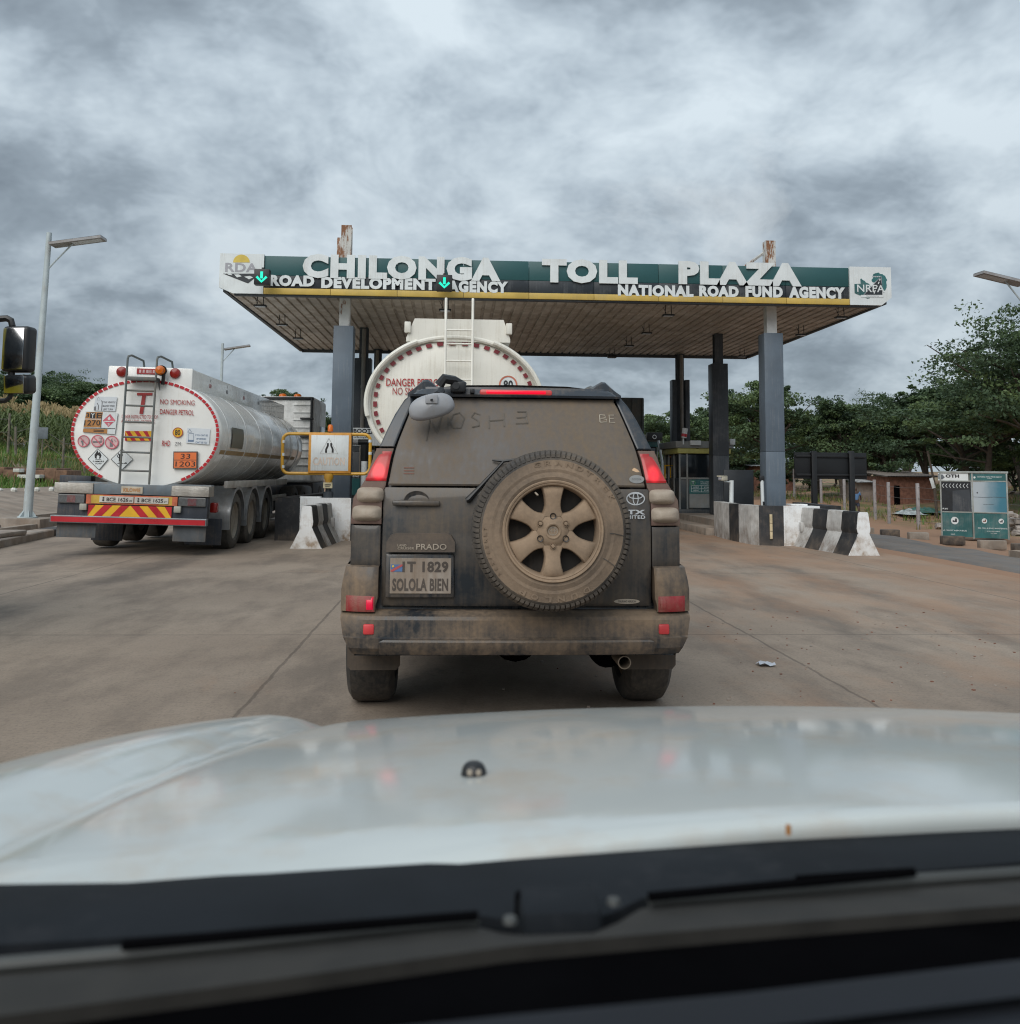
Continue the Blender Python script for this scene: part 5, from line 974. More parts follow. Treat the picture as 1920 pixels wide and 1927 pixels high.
for s in (-1, 1):
    q = MB(); x = PX + s * .475
    q.tube([(x, 5.5, 1.83), (x, 5.62, 1.845), (x, 7.0, 1.865), (x, 7.3, 1.82)], [.02, .024, .024, .02], 8)
    P = []
    for yy, k in ((5.275, .80), (5.285, .95), (5.31, 1.0), (5.45, 1.0), (5.62, .75)): P.append([(PX + s * a, yy, 1.79 + b * k) for a, b in ((.40, 0), (.43, .022), (.462, .055), (.490, .072), (.512, .070), (.535, .048), (.565, .02), (.60, -.01), (.60, -.05), (.40, -.05))])
    q.grid(P, wrap=True); q.flat(P[0]); q.build('roof_rail', cleanpaint, pd, smooth=30)
q = MB(); y = RY(PX, 1.785) - .055; q.box((PX - .20, y - .01, 1.768), (PX + .20, y + .05, 1.800), .012, 0); q.build('brake_light_housing', brakedim, sp_)
q = MB(); q.box((PX - .165, y - .013, 1.776), (PX + .165, y + .0, 1.793), .005); q.build('third_brake_light', brake, sp_)
# rear view mirror on its bracket
q = MB(); a = at(812, 765, 5.02); P = []
mx = Matrix.Rotation(R_(-15), 3, 'Y')
for i in range(9):
    t = lerp(-1, 1, i / 8); rr = math.sqrt(max(0, 1 - abs(t) ** 3.0)); P.append([tuple(a + mx @ V((math.copysign(abs(math.cos(an)) ** .75, math.cos(an)) * .122 * rr * (1 - .12 * math.sin(an)), .055 * t, math.copysign(abs(math.sin(an)) ** .8, math.sin(an)) * .066 * rr))) for an in [2 * math.pi * j / 28 for j in range(28)]])
q.grid(P, wrap=True); mb_ = q.build('mirror_head', greymirror, pd, smooth=60)
q = MB(); q.box(a + V((-.03, -.062, .012)), a + V((.035, -.05, .058)), .004); q.tube([a + V((.0, -.06, .03)), a + V((.005, -.075, .03))], .006, 8, 1); q.tube([a + V((.03, -.01, .06)), a + V((.05, .05, .09))], .022, 8, 1); q.build('mirror_cap', [greymirror, black], mb_)
q = MB(); b = at(848, 727, 5.2); q.tube([b + V((-.06, -.06, .0)), b + V((-.035, -.07, .035)), b + V((.02, -.03, .03)), b + V((.07, 0, .0))], [.03, .028, .026, .03], 8); q.box(b + V((.0, -.05, -.035)), b + V((.085, .05, .025)), .012); q.tube([b + V((.03, -.06, .0)), b + V((.03, -.045, .0))], .02, 10); q.build('mirror_bracket', black, pd)
q = MB(); b = at(889, 736, 5.17); q.box(b + V((-.012, -.03, -.012)), b + V((.012, .03, .012)), .003); q.build('washer_jet', black, pd)
# door details
yd = lambda x, z: RY(x, z) - .014
q = MB(); P = [[(PX - .527 + .066 * math.cos(an) * k + (.0), yd(PX - .535, 1.2) + (.006 if k < .7 else -.003 if k == 1 else .0), 1.193 + .052 * math.sin(an) * k) for an in [2 * math.pi * j / 26 for j in range(26)]] for k in (1, .92, .6, 0.01)]
q.grid(P, wrap=True); q.build('handle_recess', darkpaint, td, smooth=60)
q = MB(); q.box((PX - .652, yd(PX - .5, 1.2) - .032, 1.168), (PX - .405, yd(PX - .5, 1.2) - .010, 1.197), .010); q.build('handle', doorpaint, td)
q = MB(); x0, x1 = PX - .675, PX - .325; ya = yd(PX - .5, .97)
q.prism([(x0, ya, .935), (x1, ya, .935), (x1, ya, .985), (x1 - .02, ya, 1.02), (x1 - .05, ya, 1.03), (x0 + .05, ya, 1.03), (x0 + .02, ya, 1.02), (x0, ya, .985)], (0, -.045, 0)); q.build('plate_garnish', mat('dusty_garnish', (.02, .024, .03), .4, dust=.50, streak=.1, dcol=(.17, .128, .094)), td, smooth=20)
q = MB(); yt = ya - .0475; q.text('PRADO', (PX - .445, yt, .962), .155, .030, .012, .002); q.text('LAND', (PX - .595, yt, .969), .045, .012, .01, .001); q.text('CRUISER', (PX - .575, yt, .954), .085, .012, .01, .001); q.build('name_badge', sand, td, smooth=0)
q = MB(); q.box((PX - .68, ya - .018, .70), (PX - .325, ya + .01, .925), .010, 0); q.build('plate_holder', darkpaint, td)
q = MB(); yp = ya - .024; q.box((PX - .655, yp, .722), (PX - .342, yp + .006, .902), .003, 0); yp -= .002
q.text('1T 1829', (PX - .475, yp, .858), .235, .056, .04, 0, 1); q.text('SOLOLA BIEN', (PX - .50, yp, .768), .285, .064, .035, 0, 1)
fx, fz = PX - .622, .852; q.flat([(fx - .03, yp, fz - .018), (fx + .03, yp, fz - .018), (fx + .03, yp, fz + .018), (fx - .03, yp, fz + .018)], 2); q.flat([(fx - .03, yp - .001, fz - .018), (fx - .018, yp - .001, fz - .018), (fx + .03, yp - .001, fz + .010), (fx + .03, yp - .001, fz + .018), (fx + .022, yp - .001, fz + .018), (fx - .03, yp - .001, fz - .010)], 3); q.disc((fx - .018, yp - .002, fz + .009), .006, 8, 4)
q.build('number_plate', [platem, mat('plate_ink', (.075, .06, .05), .6), mat('flag_blue', (.08, .16, .33), .6), mat('flag_red', (.42, .08, .08), .6), sunyel], td, smooth=0)
q = MB(); lx, lz = PX + .625, 1.213; yl = yd(lx, lz) - .004
q.ring((lx, yl, lz), .050, .006, 32, r2=.035); q.ring((lx, yl - .001, lz), .016, .005, 24, r2=.034); q.ring((lx, yl - .002, lz + .014), .038, .005, 28, r2=.016); q.build('emblem', chrome, td, smooth=0)
q = MB(); q.text('TX', (PX + .625, yd(lx, 1.143) - .007, 1.143), .095, .024, .045, .001, slant=0); q.text('LIMITED', (PX + .61, yd(lx, 1.117) - .007, 1.117), .125, .018, .02, .001); q.build('trim_badge', chrome, td, smooth=0)
q = MB(); q.disc((PX + .575, yd(PX + .575, .68) - .003, .680), .068, 28, 0, r2=.013); q.text('TOURING VERSION', (PX + .575, yd(PX + .575, .68) - .005, .680), .095, .010, .01, 0, 1); q.build('oval_sticker', [sand, inkblack], td, smooth=0)
yg = lambda x, z: RY(x, z) - .013
q = MB(); gx, gz = PX + .635, 1.315; q.disc((gx, yg(gx, gz - .02) - .004, gz), .040, 24, 0, r2=.022); q.text('TOYOTA', (gx, yg(gx, gz - .02) - .006, gz), .05, .010, .01, 0, 1)
q.flat([(gx - .02, yg(gx, 1.36), 1.352), (gx + .024, yg(gx, 1.36), 1.352), (gx + .012, yg(gx, 1.37), 1.366), (gx - .006, yg(gx, 1.375), 1.376), (gx - .016, yg(gx, 1.37), 1.368)], 2)
q.build('sticker', [mat('sticker_grey', (.30, .31, .31), .6), inkgrey, mat('sticker_cream', (.60, .40, .24), .6)], gls, smooth=0); q = MB()
for z in (1.335, 1.350, 1.365): q.stroke([(PX - .60, yg(PX - .6, z), z), (PX - .545, yg(PX - .545, z), z)], .006, 0)
q.build('faded_sticker', mat('old_red_sticker', (.20, .10, .075), .7), gls, smooth=0)
lerp2 = lambda a, b, t: (lerp(a[0], b[0], t), lerp(a[1], b[1], t))
q = MB(); mmp = lambda u, v: (lambda p: (p.x, yg(p.x, p.z) - .0015, p.z))(at(630 + u * 680 / 1920, 690 + v * 660 / 1864, 5.08))
for S in ([(487, 392), (505, 275), (545, 350), (567, 255)], [(600, 262), (603, 330)], [(690, 270), (665, 240), (630, 250), (612, 290), (630, 325), (670, 325), (690, 270)], [(775, 250), (745, 240), (728, 262), (765, 285), (768, 312), (730, 320)], [(822, 255), (822, 325)], [(903, 240), (903, 315)], [(822, 285), (903, 280)], [(975, 235), (1025, 235), (1022, 265), (970, 268)], [(1022, 265), (1030, 298), (965, 300)]): q.stroke([mmp(*lerp2(a_, b_, k_ / 5)) for a_, b_ in zip(S, S[1:]) for k_ in range(5)] + [mmp(*S[-1])], .0065)
q.build('finger_writing', mat('wiped_dust', (.098, .084, .068), .6), gls, smooth=0)
q = MB()
for S in ([(1420, 250), (1420, 292)], [(1420, 250), (1448, 252), (1452, 266), (1422, 270), (1456, 276), (1458, 290), (1420, 292)], [(1498, 252), (1472, 252), (1472, 293), (1502, 293)], [(1472, 272), (1496, 272)]): q.stroke([mmp(*s) for s in S], .005)
q.build('scratched_writing', mat('scratch_pale', (.36, .32, .26), .7), gls, smooth=0)
q = MB(); W0, W1, W2 = (lambda p: V((p.x, yd(p.x, p.z) - .02, p.z)))(at(882, 940, 4.93)), (lambda p: V((p.x, yg(p.x, p.z) - .03, p.z)))(at(948, 868, 5.0)), (lambda p: V((p.x, yg(p.x, p.z) - .02, p.z)))(at(1010, 858, 5.0))
q.tube([W0 + V((-.012, 0, -.006)), W0, W0.lerp(W1, .3), W1], [.012, .016, .011, .007], 8); q.tube([(lambda p: V((p.x, yg(p.x, p.z) - .012, p.z)))(at(927, 866, 5.02)), W1, W2 + V((.1, 0, .01))], [.005, .009, .009], 6); q.build('rear_wiper', black, pd)
# spare wheel
C = V((PX + .15, 4.60, 1.063)); sw = q = MB()
tyre = [(.238, .02), (.245, .002), (.262, -.004), (.285, .004), (.300, .002), (.318, .008), (.345, .012), (.360, .022), (.374, .042), (.380, .070), (.382, .12), (.382, .20), (.374, .235), (.345, .262), (.25, .262), (.238, .25)]
q.lathe(tyre[:7], C, (0, 1, 0), 72); q.lathe(tyre[6:], C, (0, 1, 0), 72, 1)
for k in range(92):
    an = 2 * math.pi * k / 92
    for (h0, h1, r0, dan, rr) in ((.016, .062, .350, 0, .392), (.070, .118, .376, .034, .394), (.126, .17, .376, .01, .394)):
        mx = Matrix.Translation(C) @ Matrix.Rotation(-(an + dan), 4, 'Y') @ Matrix.Rotation(.35 if h0 < .07 else -.3, 4, 'X') if False else Matrix.Translation(C) @ Matrix.Rotation(-(an + dan), 4, 'Y')
        a0 = .0092; z0 = r0 - (.0 if h0 > .05 else .0)
        vs = [(-a0, h0, z0 if h0 > .05 else .358), (a0, h0, z0 if h0 > .05 else .358), (a0 * 1.5, h1, r0), (-a0 * .5, h1, r0), (-a0, h0 + .006, rr - (.018 if h0 < .05 else 0)), (a0, h0 + .006, rr - (.018 if h0 < .05 else 0)), (a0 * 1.5, h1, rr), (-a0 * .5, h1, rr)]
        q.add([mx @ V(v) for v in vs], [[0, 1, 2, 3], [4, 5, 6, 7], [0, 1, 5, 4], [1, 2, 6, 5], [2, 3, 7, 6], [3, 0, 4, 7]], 1)
def arc(mb, word, r, a0, a1, H, W, m, y):
    n = len(word)
    for i, ch in enumerate(word):
        if ch == ' ': continue
        an = R_(lerp(a0, a1, i / max(1, n - 1))); u = V((math.sin(an), 0, math.cos(an))); rt = V((math.cos(an), 0, -math.sin(an))); mb.text(ch, C + u * r + V((0, y, 0)), W, H, .03, .0025, m, R=rt, U=u)
arc(q, 'GRANDTREK', .329, -14, 60, .026, .034, 0, .008); arc(q, 'DUNLOP', .327, 150, 207, .026, .036, 0, .008); arc(q, '265/65R17', .331, 232, 272, .016, .014, 0, .008)
for an in (92, 118): u = V((math.sin(R_(an)), 0, math.cos(R_(an)))); q.stroke([C + u * .27 + V((0, .001, 0)), C + u * .30 + V((0, .0, 0)), C + u * .345 + V((.004, .010, -.01))], .004, 1)
spw = q.build('spare_wheel', [tyredust, treadm], pd, smooth=25)
q = MB()
q.lathe([(.244, .004), (.247, -.006), (.243, -.012), (.236, -.010), (.233, -.004), (.229, -.006), (.224, -.003), (.220, .012), (.214, .06), (.214, .16)], C, (0, 1, 0), 64)
for k in range(6):
    an = math.pi / 3 * k; u = V((math.sin(an), 0, math.cos(an))); rt = V((math.cos(an), 0, -math.sin(an))); P = []
    for r, hw, y in ((.070, .052, .020), (.085, .049, .018), (.105, .041, .016), (.125, .038, .012), (.150, .040, .008), (.175, .045, .005), (.200, .052, .006), (.216, .060, .016), (.222, .064, .03)):
        P.append([C + u * (r - .004 * (abs(x) > .9) * (r > .2)) + rt * hw * x + V((0, y + d, 0)) for x, d in ((-1.0, .075), (-1, .016), (-.90, .004), (-.8, .001), (0, -.002), (.8, .001), (.90, .004), (1, .016), (1.0, .075))])
    q.grid(P)
q.lathe([(0, .012), (.028, .012), (.030, .002), (.036, .0), (.040, .004), (.046, .006), (.060, .010), (.068, .018), (.078, .024), (.088, .030), (.092, .06)], C, (0, 1, 0), 48)
rim = q.build('rim', wheeldust, spw, smooth=32)
q = MB(); q.disc(C + V((0, .10, 0)), .215, 40); q.build('wheel_hollow', mat('wheel_hollow_black', (.022, .020, .018), .8, dust=.12, dcol=(.10, .075, .055)), spw)
for k in range(6):
    an = math.pi / 3 * k + (0); u = V((math.sin(an), 0, math.cos(an))); p = C + u * .072
    q = MB(); q.lathe([(.0155, .020), (.0155, .008), (.012, .010), (.0115, .028), (0, .028)], p, (0, 1, 0), 16, 0 if k in (1, 3, 5) else 1)
    if k in (1, 3, 5): q.lathe([(.0, -.004), (.008, -.003), (.0105, .004), (.0105, .025)], p, (0, 1, 0), 6, 0)
    q.build('wheel_nut' if k in (1, 3, 5) else 'nut_hole', [wheeldust, black], spw)
q = MB(); y = V((0, -.0015, 0)); c = C + V((0, .0105, 0)); q.ring(c, .024, .003, 24, r2=.021); q.ring(c, .008, .0025, 18, r2=.019); q.ring(c + V((0, 0, .008)), .019, .0025, 20, r2=.009); q.build('hub_emblem', sand, spw, smooth=0)
q = MB(); p = C + V((-.088, .012, .185)); q.tube([p, p + V((.012, -.014, -.012))], .005, 6); q.build('valve', sand, spw)
q = MB(); q.lathe([(.10, .0), (.10, .12)], C + V((0, .25, 0)), (0, 1, 0), 16); q.build('wheel_carrier', darkin, pd)
for s in (-1, 1):
    for y0, y1 in ((5.75, 6.7), (6.78, 7.7)):
        q = MB(); za, zb2 = 1.25, 1.70; q.flat([(PX + s * (bw(za) + .02), y0, za), (PX + s * (bw(za) + .02), y1 + (.25 if y1 > 7 else 0), za), (PX + s * (bw(zb2) + .012), y1 - .05, zb2), (PX + s * (bw(zb2) + .012), y0 + .05, zb2)]); q.build('side_window', glassdark, pd)
# ================================================================ tankers
def ell(cx, cz, a, b, y, n=56, p=2.08):
    out = []
    for i in range(n):
        t = 2 * math.pi * i / n; c, s = math.cos(t), math.sin(t)
        out.append((cx + a * math.copysign(abs(c) ** (2 / p), c), y, cz + b * math.copysign(abs(s) ** (2 / p), s)))
    return out
def dashes(mb, cx, cz, a, b, y, n, wd, t0, t1, frac, mi, p=2.08, alt=None):
    for k in range(n):
        for sub, mm in ((0, mi), (1, alt)):
            if mm is None: continue
            s0 = lerp(t0, t1, (k + (frac if sub else 0)) / n); s1 = lerp(t0, t1, (k + (1 if sub else frac)) / n); P = []; Q = []
            for j in range(4):
                t = lerp(s0, s1, j / 3); c, s = math.cos(t), math.sin(t); x, z = math.copysign(abs(c) ** (2 / p), c), math.copysign(abs(s) ** (2 / p), s)
                P.append((cx + a * x, y, cz + b * z)); Q.append((cx + (a - wd) * x, y, cz + (b - wd) * z))
            mb.add(P + Q, [[j, j + 1, 5 + j, 4 + j] for j in range(3)], mm)
# ---- white tanker in the left lane
TX, TZ, TA, TB, TY = -5.035, 1.93, 1.195, .89, 15.45
tk = thing('tanker_trailer', 'white oval petrol tanker with warning plates on its round end and a grey ladder', 'tanker', (-5.08, 18, 0))
q = MB(); R = []
for y, k in ((TY + .002, .0), (TY, .6), (TY - .0, .955), (TY + .03, .985), (TY + .10, 1.0), (TY + 5.2, 1.0), (TY + 7.3, .985), (TY + 8.3, .965), (TY + 8.75, .90), (TY + 8.95, .70), (TY + 9.0, .2)): R.append(ell(TX, TZ - (1 - k) * (.25 if y > TY + 7 else 0), TA * k, TB * k, y))
q.grid(R, wrap=True); dashes(q, TX, TZ, TA * .975, TB * .975, TY - .012, 62, .045, -1.02, math.pi + 1.02, .80, 1)
for y in (TY + .5, TY + 1.9, TY + 3.1, TY + 4.3, TY + 5.5, TY + 6.6, TY + 7.6):
    k = .985 if y > TY + 7 else 1; q.grid([ell(TX, TZ, (TA + d) * k, (TB + d) * k, y + e) for d, e in ((-.002, -.035), (.006, -.03), (.006, .03), (-.002, .035))], wrap=True)
tank = q.build('tank', [silvertank, redrefl], tk, smooth=40)
q = MB()
for sg in (1, -1):
    P = []
    for i in range(30): y = lerp(TY + .15, TY + 7.2, i / 29); P.append([(TX + sg * (TA + .004) * abs(math.cos(t)) ** (2 / 2.08), y, TZ - TB * abs(math.sin(t)) ** (2 / 2.08)) for t in (.24, .32)])
    q.grid(P)
q.build('side_stripe', mat('dull_gold', (.36, .24, .11), .5), tank)
q = MB(); P = []
for i in range(6): y = lerp(16.15, 17.0, i / 5); P.append([(TX + (TA + .02) * abs(math.cos(t)) ** (2 / 2.08), y, TZ + math.copysign((TB + .01) * abs(math.sin(t)) ** (2 / 2.08), math.sin(t))) for t in (.18, .09, 0, -.09, -.18)])
q.grid(P); q.build('side_placard', olive, tank)
yf = TY - .012; m3 = lambda x, y, d=0: (lambda p: V((p.x - .0, yf - d, p.z)))(at(120 + x * 300 / 1920, 680 + y * 250 / 1600, yf))
# un-lean the picture plane: the tanker is turned upright, then leaned as a whole
LEAN = R_(1.3); LC = V((TX, yf, TZ))
def m3(x, y, d=0):
    p = at(120 + x * 300 / 1920, 680 + y * 250 / 1600, yf); vx, vz = p.x - LC.x, p.z - LC.z
    return V((LC.x + vx * math.cos(-LEAN) + vz * math.sin(-LEAN), yf - d, LC.z - vx * math.sin(-LEAN) + vz * math.cos(-LEAN)))
def tx3(q, body, x0, x1, y0, y1, bold=.0, m=0, d=.006, slant=0, ys=0):
    a, b = m3(x0, (y0 + y1) / 2 - ys), m3(x1, (y0 + y1) / 2 + ys); q.text(body, (a + b) / 2 - V((0, d, 0)), (b - a).length, (m3(x0, y0) - m3(x0, y1)).length, bold, 0, m, R=(b - a), U=V((0, 0, 1)), slant=slant)
for args, kw, mi in ((('NO SMOKING', 1130, 1545, 462, 522), dict(bold=0., ys=8), 0), (('DANGER PETROL', 1128, 1535, 580, 642), dict(bold=.012, ys=8), 0), (('DRIVER INSTRUCTED TO STOP', 668, 1102, 645, 688), dict(bold=.008, ys=4), 0), (('AT RAIL LEVEL CROSSING', 660, 1062, 702, 742), dict(bold=.008, ys=4), 0), (('RHD', 1153, 1250, 952, 1020), dict(bold=.01), 0), (('ZM', 1305, 1378, 970, 1012), dict(bold=0.), 1)):
    q = MB(); tx3(q, *args, **kw); q.build('lettering', inkgrey if mi else redletter, tank, smooth=0)
q = MB(); q.stroke([m3(850, 393), m3(1035, 393)], .043, 0); q.stroke([m3(936, 405, .003), m3(900, 632, .003)], .058, 0); q.build('letter_mark', redletter, tank, smooth=0)
def plate(name, P, ms, fn=None, th=.008):
    q = MB(); a = [m3(*p) for p in P]; q.prism([p - V((0, .004, 0)) for p in a], (0, -th, 0), 0)
    if fn: fn(q, th + .006)
    return q.build(name, ms, tank, smooth=0)
def f1(q, d): tx3(q, 'THIS VEHICLE', 445, 592, 480, 502, .02, 1, d); tx3(q, 'MAKES WIDE', 440, 582, 524, 548, .02, 1, d); tx3(q, 'LEFT TURN', 445, 560, 566, 588, .02, 1, d); q.stroke([m3(425, 590, d), m3(435, 480, d)], .012, 1); q.stroke([m3(385, 582, d), m3(390, 530, d), m3(370, 500, d)], .012, 1); q.flat([m3(a, b, d) for a, b in ((335, 588), (355, 588), (358, 540), (338, 545))], 1); q.stroke([m3(425, 480, d), m3(432, 478, d)], .03, 1); q.stroke([m3(370, 465, d), m3(388, 425, d), m3(410, 465, d), m3(370, 465, d)], .004, 1)
plate('turn_decal', [(355, 422), (612, 428), (590, 600), (325, 590)], [paper, inkgrey], f1, .003)
def f2(q, d):
    q.flat([m3(a, b, d) for a, b in ((245, 608), (443, 612), (430, 690), (228, 688))], 1); q.flat([m3(a, b, d) for a, b in ((226, 697), (428, 699), (415, 795), (210, 792))], 1); q.flat([m3(a, b, d) for a, b in ((208, 808), (498, 815), (494, 868), (203, 850))], 1); tx3(q, '3', 240, 280, 622, 672, .01, 2, d + .003); tx3(q, 'E', 368, 425, 622, 684, .02, 2, d + .003); q.flat([m3(a, b, d + .002) for a, b in ((292, 615), (355, 616), (350, 686), (287, 684))], 2); tx3(q, 'Y', 300, 345, 622, 680, .01, 3, d + .005); tx3(q, '1270', 220, 412, 708, 772, .01, 2, d + .003)
    q.flat([m3(a, b, d) for a, b in ((530, 632), (594, 712), (508, 790), (442, 712))], 4); q.flat([m3(a, b, d + .003) for a, b in ((520, 660), (538, 690), (530, 705), (508, 705), (500, 690))], 3); tx3(q, '3', 500, 525, 745, 772, .02, 3, d + .003); q.stroke([m3(460, 722, d + .003), m3(580, 722, d + .003)], .014, 3)
    for y in (826, 842): q.stroke([m3(330, y, d + .003), m3(455, y + 4, d + .003)], .010, 2)
    q.stroke([m3(432, 620, d + .004), m3(418, 800, d + .004)], .008, 2); q.stroke([m3(212, 800, d + .004), m3(590, 808, d + .004)], .008, 2)
plate('hazard_plate', [(232, 598), (622, 620), (586, 876), (196, 850)], [signwhite, ochre, inkblack, signwhite, pink], f2)
for cx, cy, r, mode in ((208, 958, 72, 0), (376, 958, 76, 1), (548, 975, 82, 2)):
    q = MB(); c = m3(cx, cy); rr = (m3(cx + r, cy) - c).length; o_ = V((0, -.006, 0)); q.disc(c + o_, rr, 28, 2); q.ring(c + o_ * 1.8, rr, rr * .14, 28, 0)
    if mode == 1: q.stroke([m3(320, 968, .012), m3(425, 968, .012)], .022, 1); q.stroke([m3(395, 920, .012), m3(425, 925, .012), m3(415, 950, .012), m3(435, 960, .012)], .008, 1)
    elif mode == 0: q.flat([m3(a, b, .012) for a, b in ((175, 960), (205, 940), (215, 960), (200, 980), (205, 1010), (190, 990))], 1); q.stroke([m3(205, 985, .012), m3(195, 1015, .012)], .012, 1)
    else: q.flat([m3(a, b, .012) for a, b in ((525, 950), (560, 950), (560, 1025), (525, 1025))], 1); q.stroke([m3(540, 950, .012), m3(555, 925, .012)], .008, 1); q.stroke([m3(575, 940, .012), m3(600, 965, .012)], .006, 1)
    q.stroke([c + V((-rr * .66, -.014, rr * .66)), c + V((rr * .66, -.014, -rr * .66))], rr * .14, 0); q.build('prohibition_decal', [pink, inkgrey, palepink], tank, smooth=0)
for P, k in (([(378, 1052), (505, 1175), (395, 1305), (262, 1175)], 0), ([(672, 1052), (803, 1178), (672, 1302), (540, 1178)], 1)):
    def f3(q, d):
        for a, b in zip(P, P[1:] + P[:1]): q.stroke([m3(*a, d), m3(*b, d)], .007, 1)
        if k == 0: q.flat([m3(a, b, d) for a, b in ((345, 1165), (340, 1125), (360, 1095), (375, 1068), (388, 1100), (405, 1090), (425, 1130), (412, 1165), (395, 1172), (400, 1140), (380, 1125), (365, 1145), (368, 1172))], 1); q.stroke([m3(350, 1182, d), m3(422, 1182, d)], .007, 1); tx3(q, 'FLAMMABLE', 320, 455, 1194, 1212, .02, 1, d); tx3(q, 'LIQUID', 350, 425, 1220, 1240, .02, 1, d)
        else:
            q.stroke([m3(645, 1205, d), m3(648, 1115, d)], .032, 1)
            for a, b, c_ in (((645, 1165), (620, 1150), (612, 1125)), ((648, 1150), (672, 1140), (680, 1120)), ((646, 1140), (630, 1120), (632, 1100))): q.stroke([m3(*a, d), m3(*b, d), m3(*c_, d)], .012, 1)
            q.flat([m3(a, b, d) for a, b in ((610, 1230), (650, 1212), (690, 1228), (720, 1212), (735, 1232))], 1)
    plate('hazard_diamond', P, [signwhite, inkblack], f3, .003)
def f4(q, d):
    for i in range(9): x = 690 + i * 44; q.flat([m3(a, b, d) for a, b in ((max(708, x), 838), (max(708, min(1030, x + 44)), 838), (min(1025, x + 130), 955 + .0), (min(1025, x + 86), 955))] if 0 else [m3(min(1025, max(705, a)), b, d) for a, b in ((x, 838), (x + 44, 838), (x + 124, 955), (x + 80, 955))], 1 + i % 2)
q = MB()
for i in range(-2, 7):
    x = 710 + i * 53
    A = [(x, 838), (x + 53, 838), (x + 133, 955), (x + 80, 955)]; A = [(min(1028, max(706, a)), b) for a, b in A]
    if A[1][0] - A[0][0] > 4 or A[2][0] - A[3][0] > 4: q.flat([m3(a, b, .006) for a, b in A], i % 2)
q.build('chevron_strip', [redrefl, yelref], tank, smooth=0)
q = MB(); c = m3(1343, 855); rr = (m3(1405, 855) - c).length; q.disc(c + V((0, -.006, 0)), rr, 28, 0); q.ring(c + V((0, -.009, 0)), rr, rr * .13, 28, 1); tx3(q, '80', 1310, 1372, 822, 888, .01, 2, .012); q.build('speed_limit_decal', [yelref, redletter, inkblack], tank, smooth=0)
def f5(q, d): tx3(q, "IF YOU CAN'T SEE", 1555, 1705, 878, 900, .02, 1, d, ys=2); tx3(q, 'MY MIRRORS', 1570, 1685, 922, 944, .02, 1, d, ys=2); tx3(q, "I CAN'T SEE YOU", 1552, 1695, 964, 988, .02, 1, d, ys=2); [q.stroke([m3(*a, d), m3(*b, d)], .006, 1) for a, b in (((1475, 868), (1475, 950)), ((1535, 868), (1535, 950)), ((1475, 868), (1535, 868)), ((1462, 852), (1488, 815)), ((1488, 815), (1510, 852)), ((1510, 852), (1462, 852)))]; q.stroke([m3(1465, 955, d), m3(1535, 957, d)], .03, 1)
plate('mirror_decal', [(1458, 798), (1732, 815), (1718, 1002), (1440, 980)], [paper, mat('ink_blue', (.14, .20, .30), .6)], f5, .003)
def f6(q, d): q.flat([m3(a, b, d) for a, b in ((1304, 1098), (1572, 1098), (1572, 1184), (1304, 1184))], 1); q.flat([m3(a, b, d) for a, b in ((1304, 1192), (1570, 1192), (1568, 1280), (1302, 1280))], 1); tx3(q, '33', 1385, 1500, 1112, 1172, .0, 2, d + .003); tx3(q, '1203', 1322, 1560, 1204, 1266, .0, 2, d + .003)
plate('orange_plate', [(1296, 1084), (1586, 1084), (1582, 1292), (1290, 1290)], [mat('plate_rim', (.09, .06, .05), .6), orange, inkblack], f6, .03)
q = MB(); zt = TZ + TB; q.box((-5.70, TY + .032, zt - .30), (-4.36, TY + .09, zt + .185), .02); q.box((-4.50, TY + .04, zt - .30), (-4.36, TY + 8.2, zt + .17), .01); q.box((-5.70, TY + .04, zt - .30), (-5.58, TY + 8.2, zt + .17), .01); q.box((-5.58, TY + .05, zt - .06), (-4.5, TY + 8.15, zt - .02), .003); rb = q.build('rollover_box', silvertank, tk)
q = MB()
for y, mi in ((16.6, 0), (17.8, 1), (19.2, 0), (20.6, 1)): q.text('003' if mi else '001', (-4.354, y, zt + .0), .14, .07, .03, 0, mi, R=(0, 1, 0)); q.stroke([(-4.354, y, zt + .07), (-4.354, y, zt + .12)], .02, 1, nrm=(1, 0, 0))
q.build('compartment_mark', [redletter, inkgrey], rb, smooth=0)
for x, zz in ((658, 122), (1303, 140)): q = MB(); c = m3(x, zz); c.y = TY + .03; q.lathe([(.085, .005), (.085, -.02), (.075, -.04), (.05, -.05), (0, -.052)], c, (0, 1, 0), 22); q.build('marker_lamp', redlamp, tk)
q = MB(); c = m3(985, 118); c.y = TY + .03; q.box(c + V((-.19, -.012, -.045)), c + V((.19, .0, .045)), .002, 0); q.text('IIEII', c + V((0, -.015, 0)), .30, .05, .03, 0, 1); q.build('brand_strip', [redletter, palepink], tk, smooth=0)
q = MB(); c = m3(1160, 115); c.y = TY - .16; q.lathe([(.07, .06), (.075, 0), (.06, -.04), (0, -.05)], c, (0, 1, 0), 20, 0); q.lathe([(.085, .10), (.085, .06), (.04, .10)], c, (0, 1, 0), 20, 1); q.tube([c + V((.05, .05, -.05)), c + V((.03, .1, -.22))], .03, 8, 1); q.build('amber_lamp', [orangelamp, black], tk)
ldx = (-5.335, -4.875); yl_ = TY - .16; q = MB()
for x in ldx: q.tube([(x, yl_, 1.12), (x, yl_ - .01, 3.10), (x, yl_ + .02, 3.15), (x + .03, yl_ + .08, 3.17), (x + .12, yl_ + .38, 3.12), (x + .13, yl_ + .42, 3.0), (x + .13, yl_ + .42, 2.9)], .018, 8)
for z in (1.33, 1.62, 1.86, 2.10, 2.36, 2.60): q.tube([(ldx[0], yl_, z), (ldx[1], yl_, z)], .016, 8)
